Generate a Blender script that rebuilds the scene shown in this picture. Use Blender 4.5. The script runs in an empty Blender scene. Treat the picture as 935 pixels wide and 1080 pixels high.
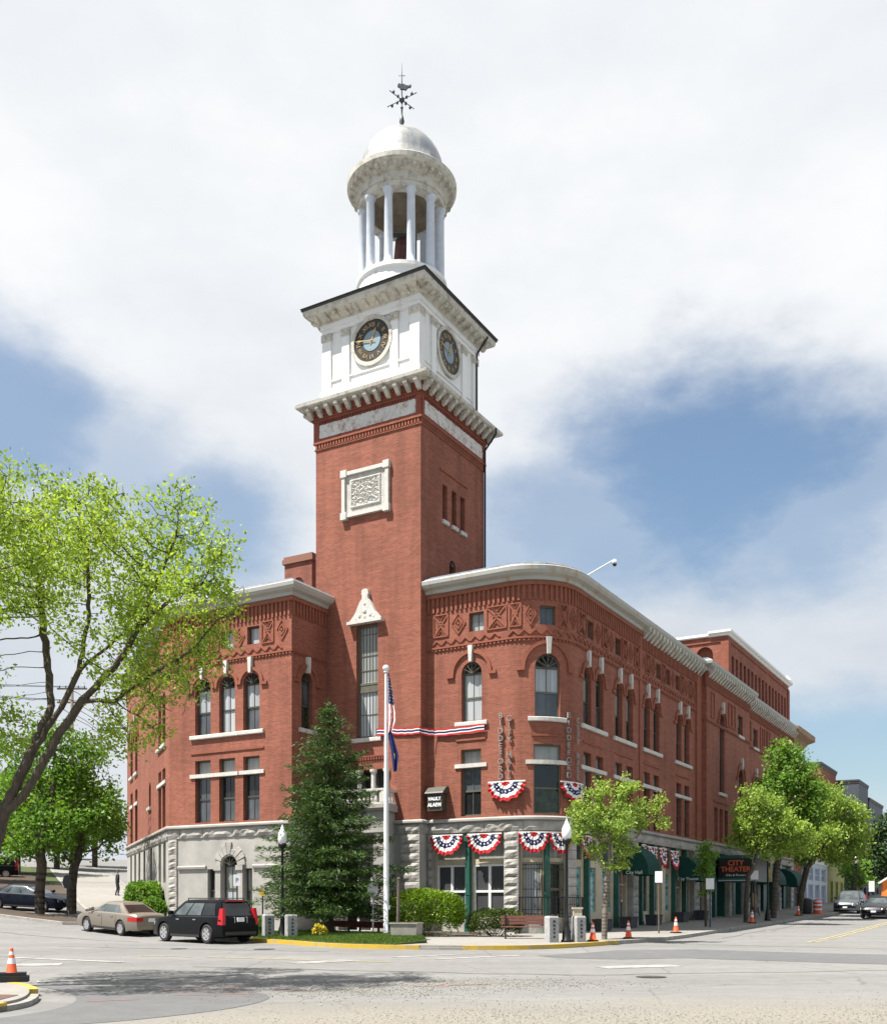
import bpy, math, random
import numpy as np
from mathutils import Vector, Matrix, geometry
R = math.radians
scene = bpy.context.scene
col = scene.collection
rnd = random.Random(7)

# ---------------------------------------------------------------- frame of the building
T0 = (-1.044, 48.0)
VX, VY = .5, .866025           # along the side street, away
UX, UY = -.866025, .5          # along the main front, to the left
def P(s, t):
    return (T0[0] + UX*s + VX*t, T0[1] + UY*s + VY*t)
def gz(x, y):                  # height of the ground: rises gently away and up the street on the left
    yy = min(y, 150)
    z = .0135*max(0, yy-22) + .012*max(0, yy-45)
    d = (-x-10)*.7 + (yy-44)*.7
    if d > 0:
        d = min(d, 85)
        z += .04*d*d/(d+6) + .0009*d*d/(1+d/40)
    return z

# ---------------------------------------------------------------- object helpers
def tag(o, label=None, cat=None, group=None, kind=None):
    if label: o['label'] = label
    if cat: o['category'] = cat
    if group: o['group'] = group
    if kind: o['kind'] = kind
    return o
def thing(name, label, cat, loc=(0, 0, 0), rz=0, group=None):
    o = bpy.data.objects.new(name, None); col.objects.link(o)
    o.location = loc; o.rotation_euler = (0, 0, rz); o.empty_display_size = .2
    return tag(o, label, cat, group)
class MB:
    def __init__(s): s.v = []; s.f = []; s.m = []; s.uv = None
    def add(s, vs, fs, m=0):
        n = len(s.v); s.v += [tuple(p) for p in vs]
        for f in fs: s.f.append(tuple(i+n for i in f)); s.m.append(m)
    def hexa(s, c, m=0):       # 8 corners: bottom ring 0-3, top ring 4-7
        s.add(c, [(3,2,1,0),(4,5,6,7),(0,1,5,4),(1,2,6,5),(2,3,7,6),(3,0,4,7)], m)
    def box(s, x0, x1, y0, y1, z0, z1, m=0):
        s.hexa([(x0,y0,z0),(x1,y0,z0),(x1,y1,z0),(x0,y1,z0),(x0,y0,z1),(x1,y0,z1),(x1,y1,z1),(x0,y1,z1)], m)
    def obox(s, o, ax, ay, x0, x1, y0, y1, z0, z1, m=0):   # box in a turned frame: o origin, ax/ay 2-D axes
        def q(x, y, z): return (o[0]+ax[0]*x+ay[0]*y, o[1]+ax[1]*x+ay[1]*y, z)
        s.hexa([q(x0,y0,z0),q(x1,y0,z0),q(x1,y1,z0),q(x0,y1,z0),q(x0,y0,z1),q(x1,y0,z1),q(x1,y1,z1),q(x0,y1,z1)], m)
    def lathe(s, c, prof, n=16, m=0, a0=0, a1=2*math.pi, capb=False, capt=False):
        full = abs(a1-a0-2*math.pi) < 1e-6
        k = n if full else n+1
        vs = []
        for r, z in prof:
            for i in range(k):
                a = a0 + (a1-a0)*i/n
                vs.append((c[0]+r*math.cos(a), c[1]+r*math.sin(a), c[2]+z))
        fs = []
        for j in range(len(prof)-1):
            for i in range(n):
                i2 = (i+1) % k
                fs.append((j*k+i, j*k+i2, (j+1)*k+i2, (j+1)*k+i))
        if capb: fs.append(tuple(range(k))[::-1])
        if capt: fs.append(tuple((len(prof)-1)*k+i for i in range(k)))
        s.add(vs, fs, m)
    def tube(s, a, b, r0, r1=None, n=8, m=0, cap=True):
        r1 = r0 if r1 is None else r1
        a = Vector(a); b = Vector(b); d = (b-a).normalized()
        u = d.orthogonal().normalized(); w = d.cross(u)
        vs = []
        for p, r in ((a, r0), (b, r1)):
            for i in range(n):
                an = 2*math.pi*i/n
                vs.append(p + u*(r*math.cos(an)) + w*(r*math.sin(an)))
        fs = [(i, (i+1) % n, n+(i+1) % n, n+i) for i in range(n)]
        if cap: fs += [tuple(range(n))[::-1], tuple(range(n, 2*n))]
        s.add(vs, fs, m)
    def sphere(s, c, r, n=12, m=0, sz=1):
        k = n//2
        prof = [(r*math.sin(math.pi*j/k) if 0 < j < k else r*.02, -r*sz*math.cos(math.pi*j/k)) for j in range(k+1)]
        s.lathe(c, prof, n, m, capb=True, capt=True)
def mk(name, mb, mat, parent=None, smooth=False, local=False):
    me = bpy.data.meshes.new(name)
    me.from_pydata(mb.v, [], mb.f)
    mats = mat if isinstance(mat, (list, tuple)) else [mat]
    for x in mats: me.materials.append(x)
    if len(mats) > 1: me.polygons.foreach_set('material_index', mb.m)
    if mb.uv:
        l = me.uv_layers.new(name='UVMap')
        for lp in me.loops: l.data[lp.index].uv = mb.uv[lp.vertex_index]
    if smooth:
        me.polygons.foreach_set('use_smooth', [True]*len(me.polygons))
        if smooth == 2: me.set_sharp_from_angle(angle=R(28))
    me.update()
    o = bpy.data.objects.new(name, me); col.objects.link(o)
    if parent is not None:
        o.parent = parent
        if not local and parent.parent is None and parent.type == 'EMPTY':
            o.matrix_parent_inverse = Matrix.LocRotScale(parent.location, parent.rotation_euler, None).inverted()
    return o
def mk_np(name, v, f, mat, parent=None, local=False):      # numpy quads
    me = bpy.data.meshes.new(name)
    nv, nf = len(v), len(f); k = f.shape[1]
    me.vertices.add(nv); me.vertices.foreach_set('co', v.astype(np.float32).ravel())
    me.loops.add(nf*k); me.loops.foreach_set('vertex_index', f.astype(np.int32).ravel())
    me.polygons.add(nf); me.polygons.foreach_set('loop_start', np.arange(0, nf*k, k, dtype=np.int32))
    me.update(calc_edges=True); me.validate()
    me.materials.append(mat)
    o = bpy.data.objects.new(name, me); col.objects.link(o)
    if parent is not None:
        o.parent = parent
        if not local and parent.parent is None and parent.type == 'EMPTY':
            o.matrix_parent_inverse = Matrix.LocRotScale(parent.location, parent.rotation_euler, None).inverted()
    return o
def dup(root, loc=None, rz=None, label=None, group=None):
    r = root.copy(); col.objects.link(r)
    if loc is not None: r.location = loc
    if rz is not None: r.rotation_euler = (0, 0, rz)
    if label: r['label'] = label
    if group: r['group'] = group
    for ch in list(root.children):
        c = ch.copy(); col.objects.link(c); c.parent = r
        for g in list(ch.children):
            d = g.copy(); col.objects.link(d); d.parent = c
    return r
def text_mb(mb, txt, size, o, r, up, ext=.02, m=0, bold=0):
    cu = bpy.data.curves.new('lettering', 'FONT'); cu.body = txt; cu.size = size; cu.extrude = ext; cu.offset = bold
    cu.align_x = 'CENTER'; cu.align_y = 'CENTER'
    ob = bpy.data.objects.new('lettering', cu); col.objects.link(ob)
    dg = bpy.context.evaluated_depsgraph_get()
    me = bpy.data.meshes.new_from_object(ob.evaluated_get(dg))
    o = Vector(o); r = Vector(r); up = Vector(up); n = r.cross(up)
    mb.add([o + r*v.co.x + up*v.co.y + n*v.co.z for v in me.vertices], [tuple(p.vertices) for p in me.polygons], m)
    bpy.data.objects.remove(ob); bpy.data.curves.remove(cu); bpy.data.meshes.remove(me)

# ---------------------------------------------------------------- materials
def nt(name):
    m = bpy.data.materials.new(name); m.use_nodes = True
    return m, m.node_tree, m.node_tree.nodes['Principled BSDF']
def rgb(c): return (c[0], c[1], c[2], 1)
def noise(t, scale, detail=4, rough=.55, vec=None):
    n = t.nodes.new('ShaderNodeTexNoise'); n.inputs['Scale'].default_value = scale
    n.inputs['Detail'].default_value = detail; n.inputs['Roughness'].default_value = rough
    if vec is not None: t.links.new(vec, n.inputs['Vector'])
    return n
def ramp(t, fac, stops):
    r = t.nodes.new('ShaderNodeValToRGB'); e = r.color_ramp.elements
    while len(e) < len(stops): e.new(.5)
    for i, (p, c) in enumerate(stops):
        e[i].position = p; e[i].color = rgb(c) if not isinstance(c, float) else (c, c, c, 1)
    t.links.new(fac, r.inputs['Fac']); return r
def mixc(t, fac, a, b, mode='MIX'):
    n = t.nodes.new('ShaderNodeMix'); n.data_type = 'RGBA'; n.blend_type = mode
    for i, x in (('A', a), ('B', b)):
        s = [k for k in n.inputs if k.name == i and k.type == 'RGBA'][0]
        if isinstance(x, tuple): s.default_value = rgb(x)
        else: t.links.new(x, s)
    s = [k for k in n.inputs if k.name == 'Factor' and k.type == 'VALUE'][0]
    if isinstance(fac, (int, float)): s.default_value = fac
    else: t.links.new(fac, s)
    return [k for k in n.outputs if k.type == 'RGBA'][0]
def bump(t, b, h, strength, dist=.02):
    n = t.nodes.new('ShaderNodeBump'); n.inputs['Strength'].default_value = strength; n.inputs['Distance'].default_value = dist
    t.links.new(h, n.inputs['Height']); t.links.new(n.outputs['Normal'], b.inputs['Normal'])
def coord(t, kind='Object', sc=(1, 1, 1)):
    c = t.nodes.new('ShaderNodeTexCoord'); m = t.nodes.new('ShaderNodeMapping'); m.inputs['Scale'].default_value = sc
    t.links.new(c.outputs[kind], m.inputs['Vector']); return m.outputs['Vector']
def plain(name, c, rough=.6, metal=0, var=.12, scale=3, spec=.5, sc=(1, 1, 1), c2=None, b=0):
    m, t, p = nt(name)
    v = coord(t, 'Object', sc)
    n = noise(t, scale, 6, .6, v)
    lo = tuple(x*(1-var) for x in c); hi = c2 or tuple(min(1, x*(1+var)) for x in c)
    r = ramp(t, n.outputs['Fac'], [(.3, lo), (.7, hi)])
    t.links.new(r.outputs['Color'], p.inputs['Base Color'])
    p.inputs['Roughness'].default_value = rough; p.inputs['Metallic'].default_value = metal
    p.inputs['Specular IOR Level'].default_value = spec
    if b: bump(t, p, noise(t, scale*6, 6, .65, v).outputs['Fac'], b)
    return m
def brick_mat(name, c1, c2, mortar, stain=.25):
    m, t, p = nt(name)
    v = coord(t, 'UV')
    b = t.nodes.new('ShaderNodeTexBrick'); t.links.new(v, b.inputs['Vector'])
    b.inputs['Scale'].default_value = 1; b.inputs['Brick Width'].default_value = .215; b.inputs['Row Height'].default_value = .072
    b.inputs['Mortar Size'].default_value = .007; b.inputs['Mortar Smooth'].default_value = .2; b.inputs['Bias'].default_value = 0
    b.inputs['Color1'].default_value = rgb(c1); b.inputs['Color2'].default_value = rgb(c2); b.inputs['Mortar'].default_value = rgb(mortar)
    big = noise(t, .35, 6, .6, v)
    mid = noise(t, 1.0, 5, .7, coord(t, 'UV', (.8, 5, 1)))
    streak = noise(t, 1.0, 4, .6, coord(t, 'UV', (1.6, .12, 1)))
    k = ramp(t, big.outputs['Fac'], [(.3, (.86, .85, .85)), (.7, (1.10, 1.09, 1.08))])
    k2 = ramp(t, mid.outputs['Fac'], [(.3, (.85, .85, .85)), (.7, (1.12, 1.12, 1.12))])
    k3 = ramp(t, streak.outputs['Fac'], [(.35, (1-stain, 1-stain, 1-stain)), (.55, (1.03, 1.03, 1.03))])
    x = mixc(t, 1, b.outputs['Color'], k.outputs['Color'], 'MULTIPLY')
    x = mixc(t, 1, x, k2.outputs['Color'], 'MULTIPLY')
    x = mixc(t, 1, x, k3.outputs['Color'], 'MULTIPLY')
    t.links.new(x, p.inputs['Base Color']); p.inputs['Roughness'].default_value = .85; p.inputs['Specular IOR Level'].default_value = .25
    bump(t, p, b.outputs['Fac'], -.25, .01)
    return m
def peel_mat(name, c, under, lo, hi, scale=1.6, sc=(1, 1, 1), rough=.6):   # weathered paint: patches of the layer below show
    m, t, p = nt(name)
    v = coord(t, 'Object', sc)
    n = noise(t, scale, 9, .72, v); n2 = noise(t, .5, 4, .5, v)
    r = ramp(t, n.outputs['Fac'], [(lo, (0., 0., 0.)), (hi, (1., 1., 1.))])
    r2 = ramp(t, n2.outputs['Fac'], [(.3, tuple(x*.9 for x in c)), (.7, c)])
    x = mixc(t, r.outputs['Color'], r2.outputs['Color'], under)
    t.links.new(x, p.inputs['Base Color']); p.inputs['Roughness'].default_value = rough
    bump(t, p, n.outputs['Fac'], .25, .02)
    return m
def glass_mat(name, c, rough=.03, spec=.6, var=.25, scale=.9, sc=(1, 1, 1)):
    m, t, p = nt(name)
    n = noise(t, scale, 3, .5, coord(t, 'Object', sc))
    r = ramp(t, n.outputs['Fac'], [(.35, tuple(x*(1-var) for x in c)), (.65, tuple(x*(1+var) for x in c))])
    t.links.new(r.outputs['Color'], p.inputs['Base Color'])
    p.inputs['Roughness'].default_value = rough; p.inputs['Specular IOR Level'].default_value = spec
    bump(t, p, noise(t, 1.3, 2, .5, coord(t)).outputs['Fac'], .12, .05)
    return m
def leaf_mat(name, a, b, trans=.35, yellow=None, rough=.5):
    m, t, p = nt(name)
    g = t.nodes.new('ShaderNodeNewGeometry')
    r = ramp(t, g.outputs['Random Per Island'], [(0, a), (1, b)])
    n = noise(t, .7, 3, .5, coord(t, 'Object'))
    k = ramp(t, n.outputs['Fac'], [(.3, (.80, .84, .84)), (.7, (1.14, 1.12, 1.0))])
    x = mixc(t, 1, r.outputs['Color'], k.outputs['Color'], 'MULTIPLY')
    t.links.new(x, p.inputs['Base Color']); p.inputs['Roughness'].default_value = rough; p.inputs['Specular IOR Level'].default_value = .3
    tr = t.nodes.new('ShaderNodeBsdfTranslucent'); y = mixc(t, 1, x, yellow or (1.2, 1.12, .7), 'MULTIPLY'); t.links.new(y, tr.inputs['Color'])
    mx = t.nodes.new('ShaderNodeMixShader'); mx.inputs['Fac'].default_value = trans
    t.links.new(p.outputs['BSDF'], mx.inputs[1]); t.links.new(tr.outputs['BSDF'], mx.inputs[2])
    t.links.new(mx.outputs['Shader'], t.nodes['Material Output'].inputs['Surface'])
    return m
def car_paint(name, c, metal=.3):
    m, t, p = nt(name)
    p.inputs['Base Color'].default_value = rgb(c); p.inputs['Metallic'].default_value = metal; p.inputs['Roughness'].default_value = .32
    p.inputs['Coat Weight'].default_value = .10; p.inputs['Specular IOR Level'].default_value = .12; p.inputs['Coat Roughness'].default_value = .04
    n = noise(t, 40, 2, .5, coord(t)); r = ramp(t, n.outputs['Fac'], [(.3, tuple(x*.93 for x in c)), (.7, tuple(x*1.07 for x in c))])
    t.links.new(r.outputs['Color'], p.inputs['Base Color'])
    return m
def lit(name, c, e):
    m, t, p = nt(name); p.inputs['Base Color'].default_value = rgb(c)
    p.inputs['Emission Color'].default_value = rgb(c); p.inputs['Emission Strength'].default_value = e; return m
def ground_mat(name, a, b, spots, bumpk=.3, cracks=True, gravel=False):
    m, t, p = nt(name)
    v = coord(t)
    n1 = noise(t, .16, 5, .6, v); n2 = noise(t, 2.2, 8, .7, v); n3 = noise(t, 34, 5, .75, v)
    r = ramp(t, n1.outputs['Fac'], [(.3, a), (.7, b)])
    k = ramp(t, n2.outputs['Fac'], [(.28, (.84, .84, .84)), (.72, (1.1, 1.1, 1.1))])
    k3 = ramp(t, n3.outputs['Fac'], [(.3, (1-spots,)*3), (.7, (1+spots,)*3)])
    x = mixc(t, 1, r.outputs['Color'], k.outputs['Color'], 'MULTIPLY'); x = mixc(t, 1, x, k3.outputs['Color'], 'MULTIPLY')
    if cracks:
        w = noise(t, .8, 4, .6, v)
        ad = t.nodes.new('ShaderNodeMixRGB'); ad.inputs['Fac'].default_value = .25; t.links.new(v, ad.inputs[1]); t.links.new(w.outputs['Color'], ad.inputs[2])
        vo = t.nodes.new('ShaderNodeTexVoronoi'); vo.feature = 'DISTANCE_TO_EDGE'; vo.inputs['Scale'].default_value = .28
        t.links.new(ad.outputs['Color'], vo.inputs['Vector'])
        c = ramp(t, vo.outputs['Distance'], [(.0, (.66, .66, .66)), (.008, (1., 1., 1.))])
        x = mixc(t, .8, x, c.outputs['Color'], 'MULTIPLY')
        st = t.nodes.new('ShaderNodeTexNoise'); st.inputs['Scale'].default_value = 1; st.inputs['Detail'].default_value = 4
        mp = coord(t, 'Object', (.05, .5, 1)); t.links.new(mp, st.inputs['Vector'])     # tyre-worn bands across the road
        kk = ramp(t, st.outputs['Fac'], [(.35, (.9, .9, .9)), (.65, (1.06, 1.06, 1.06))])
        x = mixc(t, 1, x, kk.outputs['Color'], 'MULTIPLY')
    if gravel:                 # loose sandy gravel drifts over the near road
        s = t.nodes.new('ShaderNodeSeparateXYZ'); t.links.new(v, s.inputs[0])
        g = noise(t, .35, 6, .65, v)
        ma = t.nodes.new('ShaderNodeMapRange'); ma.inputs['From Min'].default_value = 19.4; ma.inputs['From Max'].default_value = 15.6
        xs = t.nodes.new('ShaderNodeMath'); xs.operation = 'MULTIPLY_ADD'; xs.inputs[1].default_value = -.12; t.links.new(s.outputs['X'], xs.inputs[0]); t.links.new(s.outputs['Y'], xs.inputs[2])
        gg = t.nodes.new('ShaderNodeMath'); gg.operation = 'MULTIPLY_ADD'; gg.inputs[1].default_value = 5.0; t.links.new(g.outputs['Fac'], gg.inputs[0])
        sb = t.nodes.new('ShaderNodeMath'); sb.operation = 'SUBTRACT'; sb.inputs[1].default_value = 2.5; t.links.new(xs.outputs[0], sb.inputs[0]); t.links.new(sb.outputs[0], gg.inputs[2])
        t.links.new(gg.outputs[0], ma.inputs['Value'])
        xl = t.nodes.new('ShaderNodeMapRange'); xl.inputs['From Min'].default_value = -5.5; xl.inputs['From Max'].default_value = -3.5; t.links.new(s.outputs['X'], xl.inputs['Value'])
        mu = t.nodes.new('ShaderNodeMath'); mu.operation = 'MULTIPLY'; t.links.new(ma.outputs[0], mu.inputs[0]); t.links.new(xl.outputs[0], mu.inputs[1])
        sp = noise(t, 16, 5, .8, v)
        gc = ramp(t, sp.outputs['Fac'], [(.32, (.10, .09, .075)), (.5, (.20, .185, .155)), (.7, (.32, .30, .26))])
        f = t.nodes.new('ShaderNodeMath'); f.operation = 'MULTIPLY'; f.inputs[1].default_value = .85; t.links.new(mu.outputs[0], f.inputs[0])
        x = mixc(t, f.outputs[0], x, gc.outputs['Color'])
    t.links.new(x, p.inputs['Base Color']); p.inputs['Roughness'].default_value = .9; p.inputs['Specular IOR Level'].default_value = .25
    bump(t, p, n3.outputs['Fac'], bumpk, .015)
    return m
M = {}
M['brick'] = brick_mat('brick', (.278, .092, .058), (.20, .067, .043), (.26, .13, .095), .18)
M['brick_dark'] = brick_mat('brick_dark', (.24, .085, .06), (.2, .07, .05), (.24, .12, .09), .2)
M['terracotta'] = plain('terracotta', (.235, .081, .05), .85, 0, .16, 2.5, .25, b=.2)
M['terracotta_dark'] = plain('terracotta_dark', (.21, .065, .043), .85, 0, .2, 2.5, .25, b=.2)
M['granite'] = plain('granite', (.33, .315, .29), .9, 0, .3, 1.6, .25, c2=(.42, .40, .37), b=.9)
M['ashlar'] = plain('ashlar', (.325, .312, .29), .85, 0, .16, .9, .25, b=.25)
M['granite_post'] = plain('granite_post', (.33, .33, .33), .85, 0, .25, 14, .3, b=.4)
M['white_stone'] = plain('white_stone', (.50, .485, .45), .8, 0, .14, 4, .3, b=.3)
M['white_paint'] = peel_mat('white_paint', (.74, .74, .73), (.40, .36, .31), .57, .72, 1.9, (1, 1, .45))
M['worn_white'] = peel_mat('worn_white', (.52, .50, .44), (.20, .175, .14), .48, .70, 2.6)
M['panel_white'] = peel_mat('panel_white', (.60, .59, .56), (.30, .19, .15), .47, .66, 3.0)
M['cornice'] = peel_mat('cornice', (.35, .35, .325), (.28, .23, .17), .58, .75, 1.0, (1, 1, 3))
M['rust_cornice'] = peel_mat('rust_cornice', (.37, .37, .34), (.30, .17, .07), .53, .72, 1.0, (1.8, 1.8, .4))
M['roof_metal'] = plain('roof_metal', (.10, .13, .18), .5, .2, .5, 1.6, .5, (2, 2, 6), c2=(.19, .21, .235))
M['roof'] = plain('roof', (.10, .10, .10), .9)
M['dark_edge'] = plain('dark_edge', (.04, .04, .04), .6)
M['dome'] = peel_mat('dome', (.46, .45, .41), (.24, .26, .29), .40, .64, 2.2, (1.4, 1.4, .3), .40)
M['dome'].node_tree.nodes['Principled BSDF'].inputs['Metallic'].default_value = .55
M['soffit'] = plain('soffit', (.26, .22, .17), .8, 0, .3, 2)
M['column_white'] = plain('column_white', (.50, .54, .60), .5, 0, .10, 3)
M['black_iron'] = plain('black_iron', (.012, .013, .015), .45, .3, .2, 5)
M['iron_gray'] = plain('iron_gray', (.06, .07, .08), .5, .5, .3, 8)
M['bronze'] = plain('bronze', (.11, .045, .04), .5, .5, .3, 6)
M['frame_dark'] = plain('frame_dark', (.055, .052, .04), .5, 0, .15, 4)
M['frame_olive'] = plain('frame_olive', (.10, .095, .07), .5, 0, .15, 4)
M['frame_white'] = plain('frame_white', (.72, .72, .70), .5, 0, .08, 4)
M['cream'] = plain('cream', (.46, .40, .29), .6, 0, .12, 3)
M['green_iron'] = plain('green_iron', (.015, .085, .065), .45, 0, .2, 4)
M['awning'] = plain('awning', (.006, .045, .034), .75, 0, .2, 5, .2)
M['glass_dark'] = glass_mat('glass_dark', (.016, .018, .02))
M['glass_blind'] = glass_mat('glass_blind', (.34, .36, .37), .06, .6, .18, 1.2, (6, 6, .25))
M['glass_blind2'] = glass_mat('glass_blind2', (.24, .25, .24), .06, .5, .15, 1.2, (5, 5, .3))
M['glass_gray'] = glass_mat('glass_gray', (.075, .085, .095), .04, .6)
M['glass_screen'] = glass_mat('glass_screen', (.055, .057, .06), .35, .4, .1)
M['glass_teal'] = glass_mat('glass_teal', (.10, .26, .28), .08, .5, .75, 1.5, (1, 1, 5))
M['glass_green'] = glass_mat('glass_green', (.02, .03, .015), .05, .6, .6, 4)
M['glass_shop'] = glass_mat('glass_shop', (.03, .035, .035), .04, .6, .6, 1)
M['silver_letter'] = plain('silver_letter', (.29, .28, .26), .5, .4, .2, 4)
M['gold'] = plain('gold', (.42, .30, .12), .45, .3, .2, 5)
M['clock_black'] = plain('clock_black', (.018, .017, .018), .5, 0, .4, 4)
M['clock_center'] = plain('clock_center', (.19, .255, .29), .5, 0, .15, 5)
M['red_cloth'] = plain('red_cloth', (.42, .025, .03), .8, 0, .15, 6, .2)
M['white_cloth'] = plain('white_cloth', (.72, .71, .70), .8, 0, .06, 6, .2)
M['blue_cloth'] = plain('blue_cloth', (.018, .022, .075), .8, 0, .15, 6, .2)
M['navy'] = plain('navy', (.012, .02, .09), .8, 0, .3, 8, .2)
M['pole_white'] = plain('pole_white', (.72, .73, .74), .35, 0, .05, 3)
M['road'] = ground_mat('road', (.162, .160, .156), (.192, .189, .184), .14, .35, True, True)
M['patch'] = ground_mat('patch', (.105, .106, .109), (.125, .126, .128), .14, .35, False)
M['tar'] = ground_mat('tar', (.11, .11, .112), (.14, .14, .14), .14, .3, False)
M['walk'] = ground_mat('walk', (.215, .205, .185), (.255, .245, .225), .08, .2, False)
M['concrete'] = ground_mat('concrete', (.25, .24, .215), (.30, .29, .265), .10, .25, False)
M['kerb'] = plain('kerb', (.27, .26, .24), .9, 0, .25, 3, .25, b=.4)
M['kerb_yellow'] = peel_mat('kerb_yellow', (.50, .33, .03), (.27, .25, .20), .50, .68, 2.2)
M['yellow_line'] = peel_mat('yellow_line', (.42, .34, .12), (.19, .185, .18), .46, .62, 3)
M['white_line'] = peel_mat('white_line', (.36, .355, .34), (.185, .183, .178), .44, .60, 2.4)
M['red_mark'] = peel_mat('red_mark', (.34, .10, .09), (.12, .12, .12), .46, .60, 6)
M['tactile'] = plain('tactile', (.10, .055, .045), .8, 0, .3, 8, b=.5)
M['mulch'] = ground_mat('mulch', (.055, .04, .03), (.08, .06, .045), .4, .8, False)
M['soil'] = ground_mat('soil', (.045, .06, .025), (.07, .09, .03), .4, .8, False)
M['grass'] = leaf_mat('grass', (.05, .11, .015), (.12, .19, .03), .3)
M['bark'] = plain('bark', (.085, .07, .055), .9, 0, .35, 3, .2, (6, 6, 1), b=.8)
M['bark_light'] = plain('bark_light', (.20, .175, .14), .9, 0, .3, 3, .2, (6, 6, 1), b=.6)
M['leaf_spring'] = leaf_mat('leaf_spring', (.165, .275, .025), (.36, .48, .075), .48)
M['leaf_maple'] = leaf_mat('leaf_maple', (.075, .175, .02), (.17, .31, .035), .42)
M['leaf_street'] = leaf_mat('leaf_street', (.165, .275, .04), (.36, .485, .11), .44)
M['leaf_mid'] = leaf_mat('leaf_mid', (.09, .20, .025), (.19, .33, .05), .42)
M['leaf_dark'] = leaf_mat('leaf_dark', (.02, .05, .015), (.05, .10, .03), .25)
M['needle'] = leaf_mat('needle', (.016, .042, .012), (.085, .15, .03), .15, (1.1, 1.1, .6))
M['shrub'] = leaf_mat('shrub', (.10, .20, .012), (.23, .34, .03), .30)
M['yew'] = leaf_mat('yew', (.03, .06, .012), (.10, .14, .025), .2)
M['daffodil'] = leaf_mat('daffodil', (.5, .42, .03), (.6, .5, .05), .3)
M['bench_wood'] = plain('bench_wood', (.17, .075, .06), .6, 0, .2, 2, .3, (1, 12, 12))
M['red_rail'] = plain('red_rail', (.20, .055, .045), .7, 0, .2, 3)
M['post_wood'] = plain('post_wood', (.11, .09, .07), .9, 0, .3, 4)
M['kiosk_orange'] = plain('kiosk_orange', (.75, .2, .03), .6)
M['orange'] = plain('orange', (.72, .09, .02), .55, 0, .15, 5)
M['reflective'] = plain('reflective', (.70, .70, .72), .35, 0, .1, 5)
M['rubber'] = plain('rubber', (.018, .018, .018), .8, 0, .2, 5)
M['plastic_black'] = plain('plastic_black', (.02, .02, .022), .5, 0, .1, 5)
M['chrome'] = plain('chrome', (.62, .62, .63), .22, 1, .08, 3)
M['rim'] = plain('rim', (.50, .50, .52), .3, .7, .1, 3)
M['paint_black'] = car_paint('paint_black', (.004, .0045, .006), 0)
M['paint_gold'] = car_paint('paint_gold', (.25, .222, .185), .5)
M['paint_navy'] = car_paint('paint_navy', (.006, .009, .018), 0)
M['paint_gray'] = car_paint('paint_gray', (.10, .11, .12), .5)
M['paint_char'] = car_paint('paint_char', (.025, .025, .03), .4)
M['car_glass'] = glass_mat('car_glass', (.010, .012, .013), .02, .6)
M['car_glass_clear'] = glass_mat('car_glass_clear', (.07, .085, .09), .02, .7, .5, 1.2)
M['tail_red'] = plain('tail_red', (.45, .012, .015), .2, 0, .1, 5)
M['lamp_glass'] = plain('lamp_glass', (.78, .79, .78), .25, 0, .04, 3)
M['headlight'] = lit('headlight', (.9, .82, .6), .6)
M['sign_black'] = plain('sign_black', (.014, .012, .012), .4, 0, .2, 4)
M['sign_orange'] = plain('sign_orange', (.62, .12, .04), .5, 0, .1, 4)
M['sign_white'] = plain('sign_white', (.70, .70, .70), .5, 0, .06, 4)
M['sign_blue'] = plain('sign_blue', (.18, .25, .36), .5, 0, .1, 4)
M['sign_yellow'] = plain('sign_yellow', (.62, .38, .02), .5, 0, .2, 5)
M['poster'] = glass_mat('poster', (.42, .34, .08), .5, .3, .9, 3)
M['blue_gray'] = plain('blue_gray', (.20, .25, .33), .6, 0, .12, 2)
M['pale_blue'] = plain('pale_blue', (.42, .46, .52), .6, 0, .1, 2)
M['olive'] = plain('olive', (.20, .22, .07), .7, 0, .12, 2)
M['dark_clad'] = plain('dark_clad', (.055, .068, .085), .6, 0, .15, 1.5, .4, (8, 8, .3))
M['tan_cornice'] = plain('tan_cornice', (.26, .16, .09), .8, 0, .2, 2)
M['house_white'] = plain('house_white', (.62, .64, .66), .7, 0, .08, 1)
M['planter'] = plain('planter', (.045, .048, .052), .8, 0, .3, 6, b=.4)
M['concrete_box'] = plain('concrete_box', (.30, .285, .25), .9, 0, .18, 3, .25, b=.4)
M['gravel_stone'] = leaf_mat('gravel_stone', (.17, .158, .135), (.34, .315, .27), 0.0)
M['skin'] = plain('skin', (.45, .27, .2), .6)
M['dark_cloth'] = plain('dark_cloth', (.02, .022, .03), .8)
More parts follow.
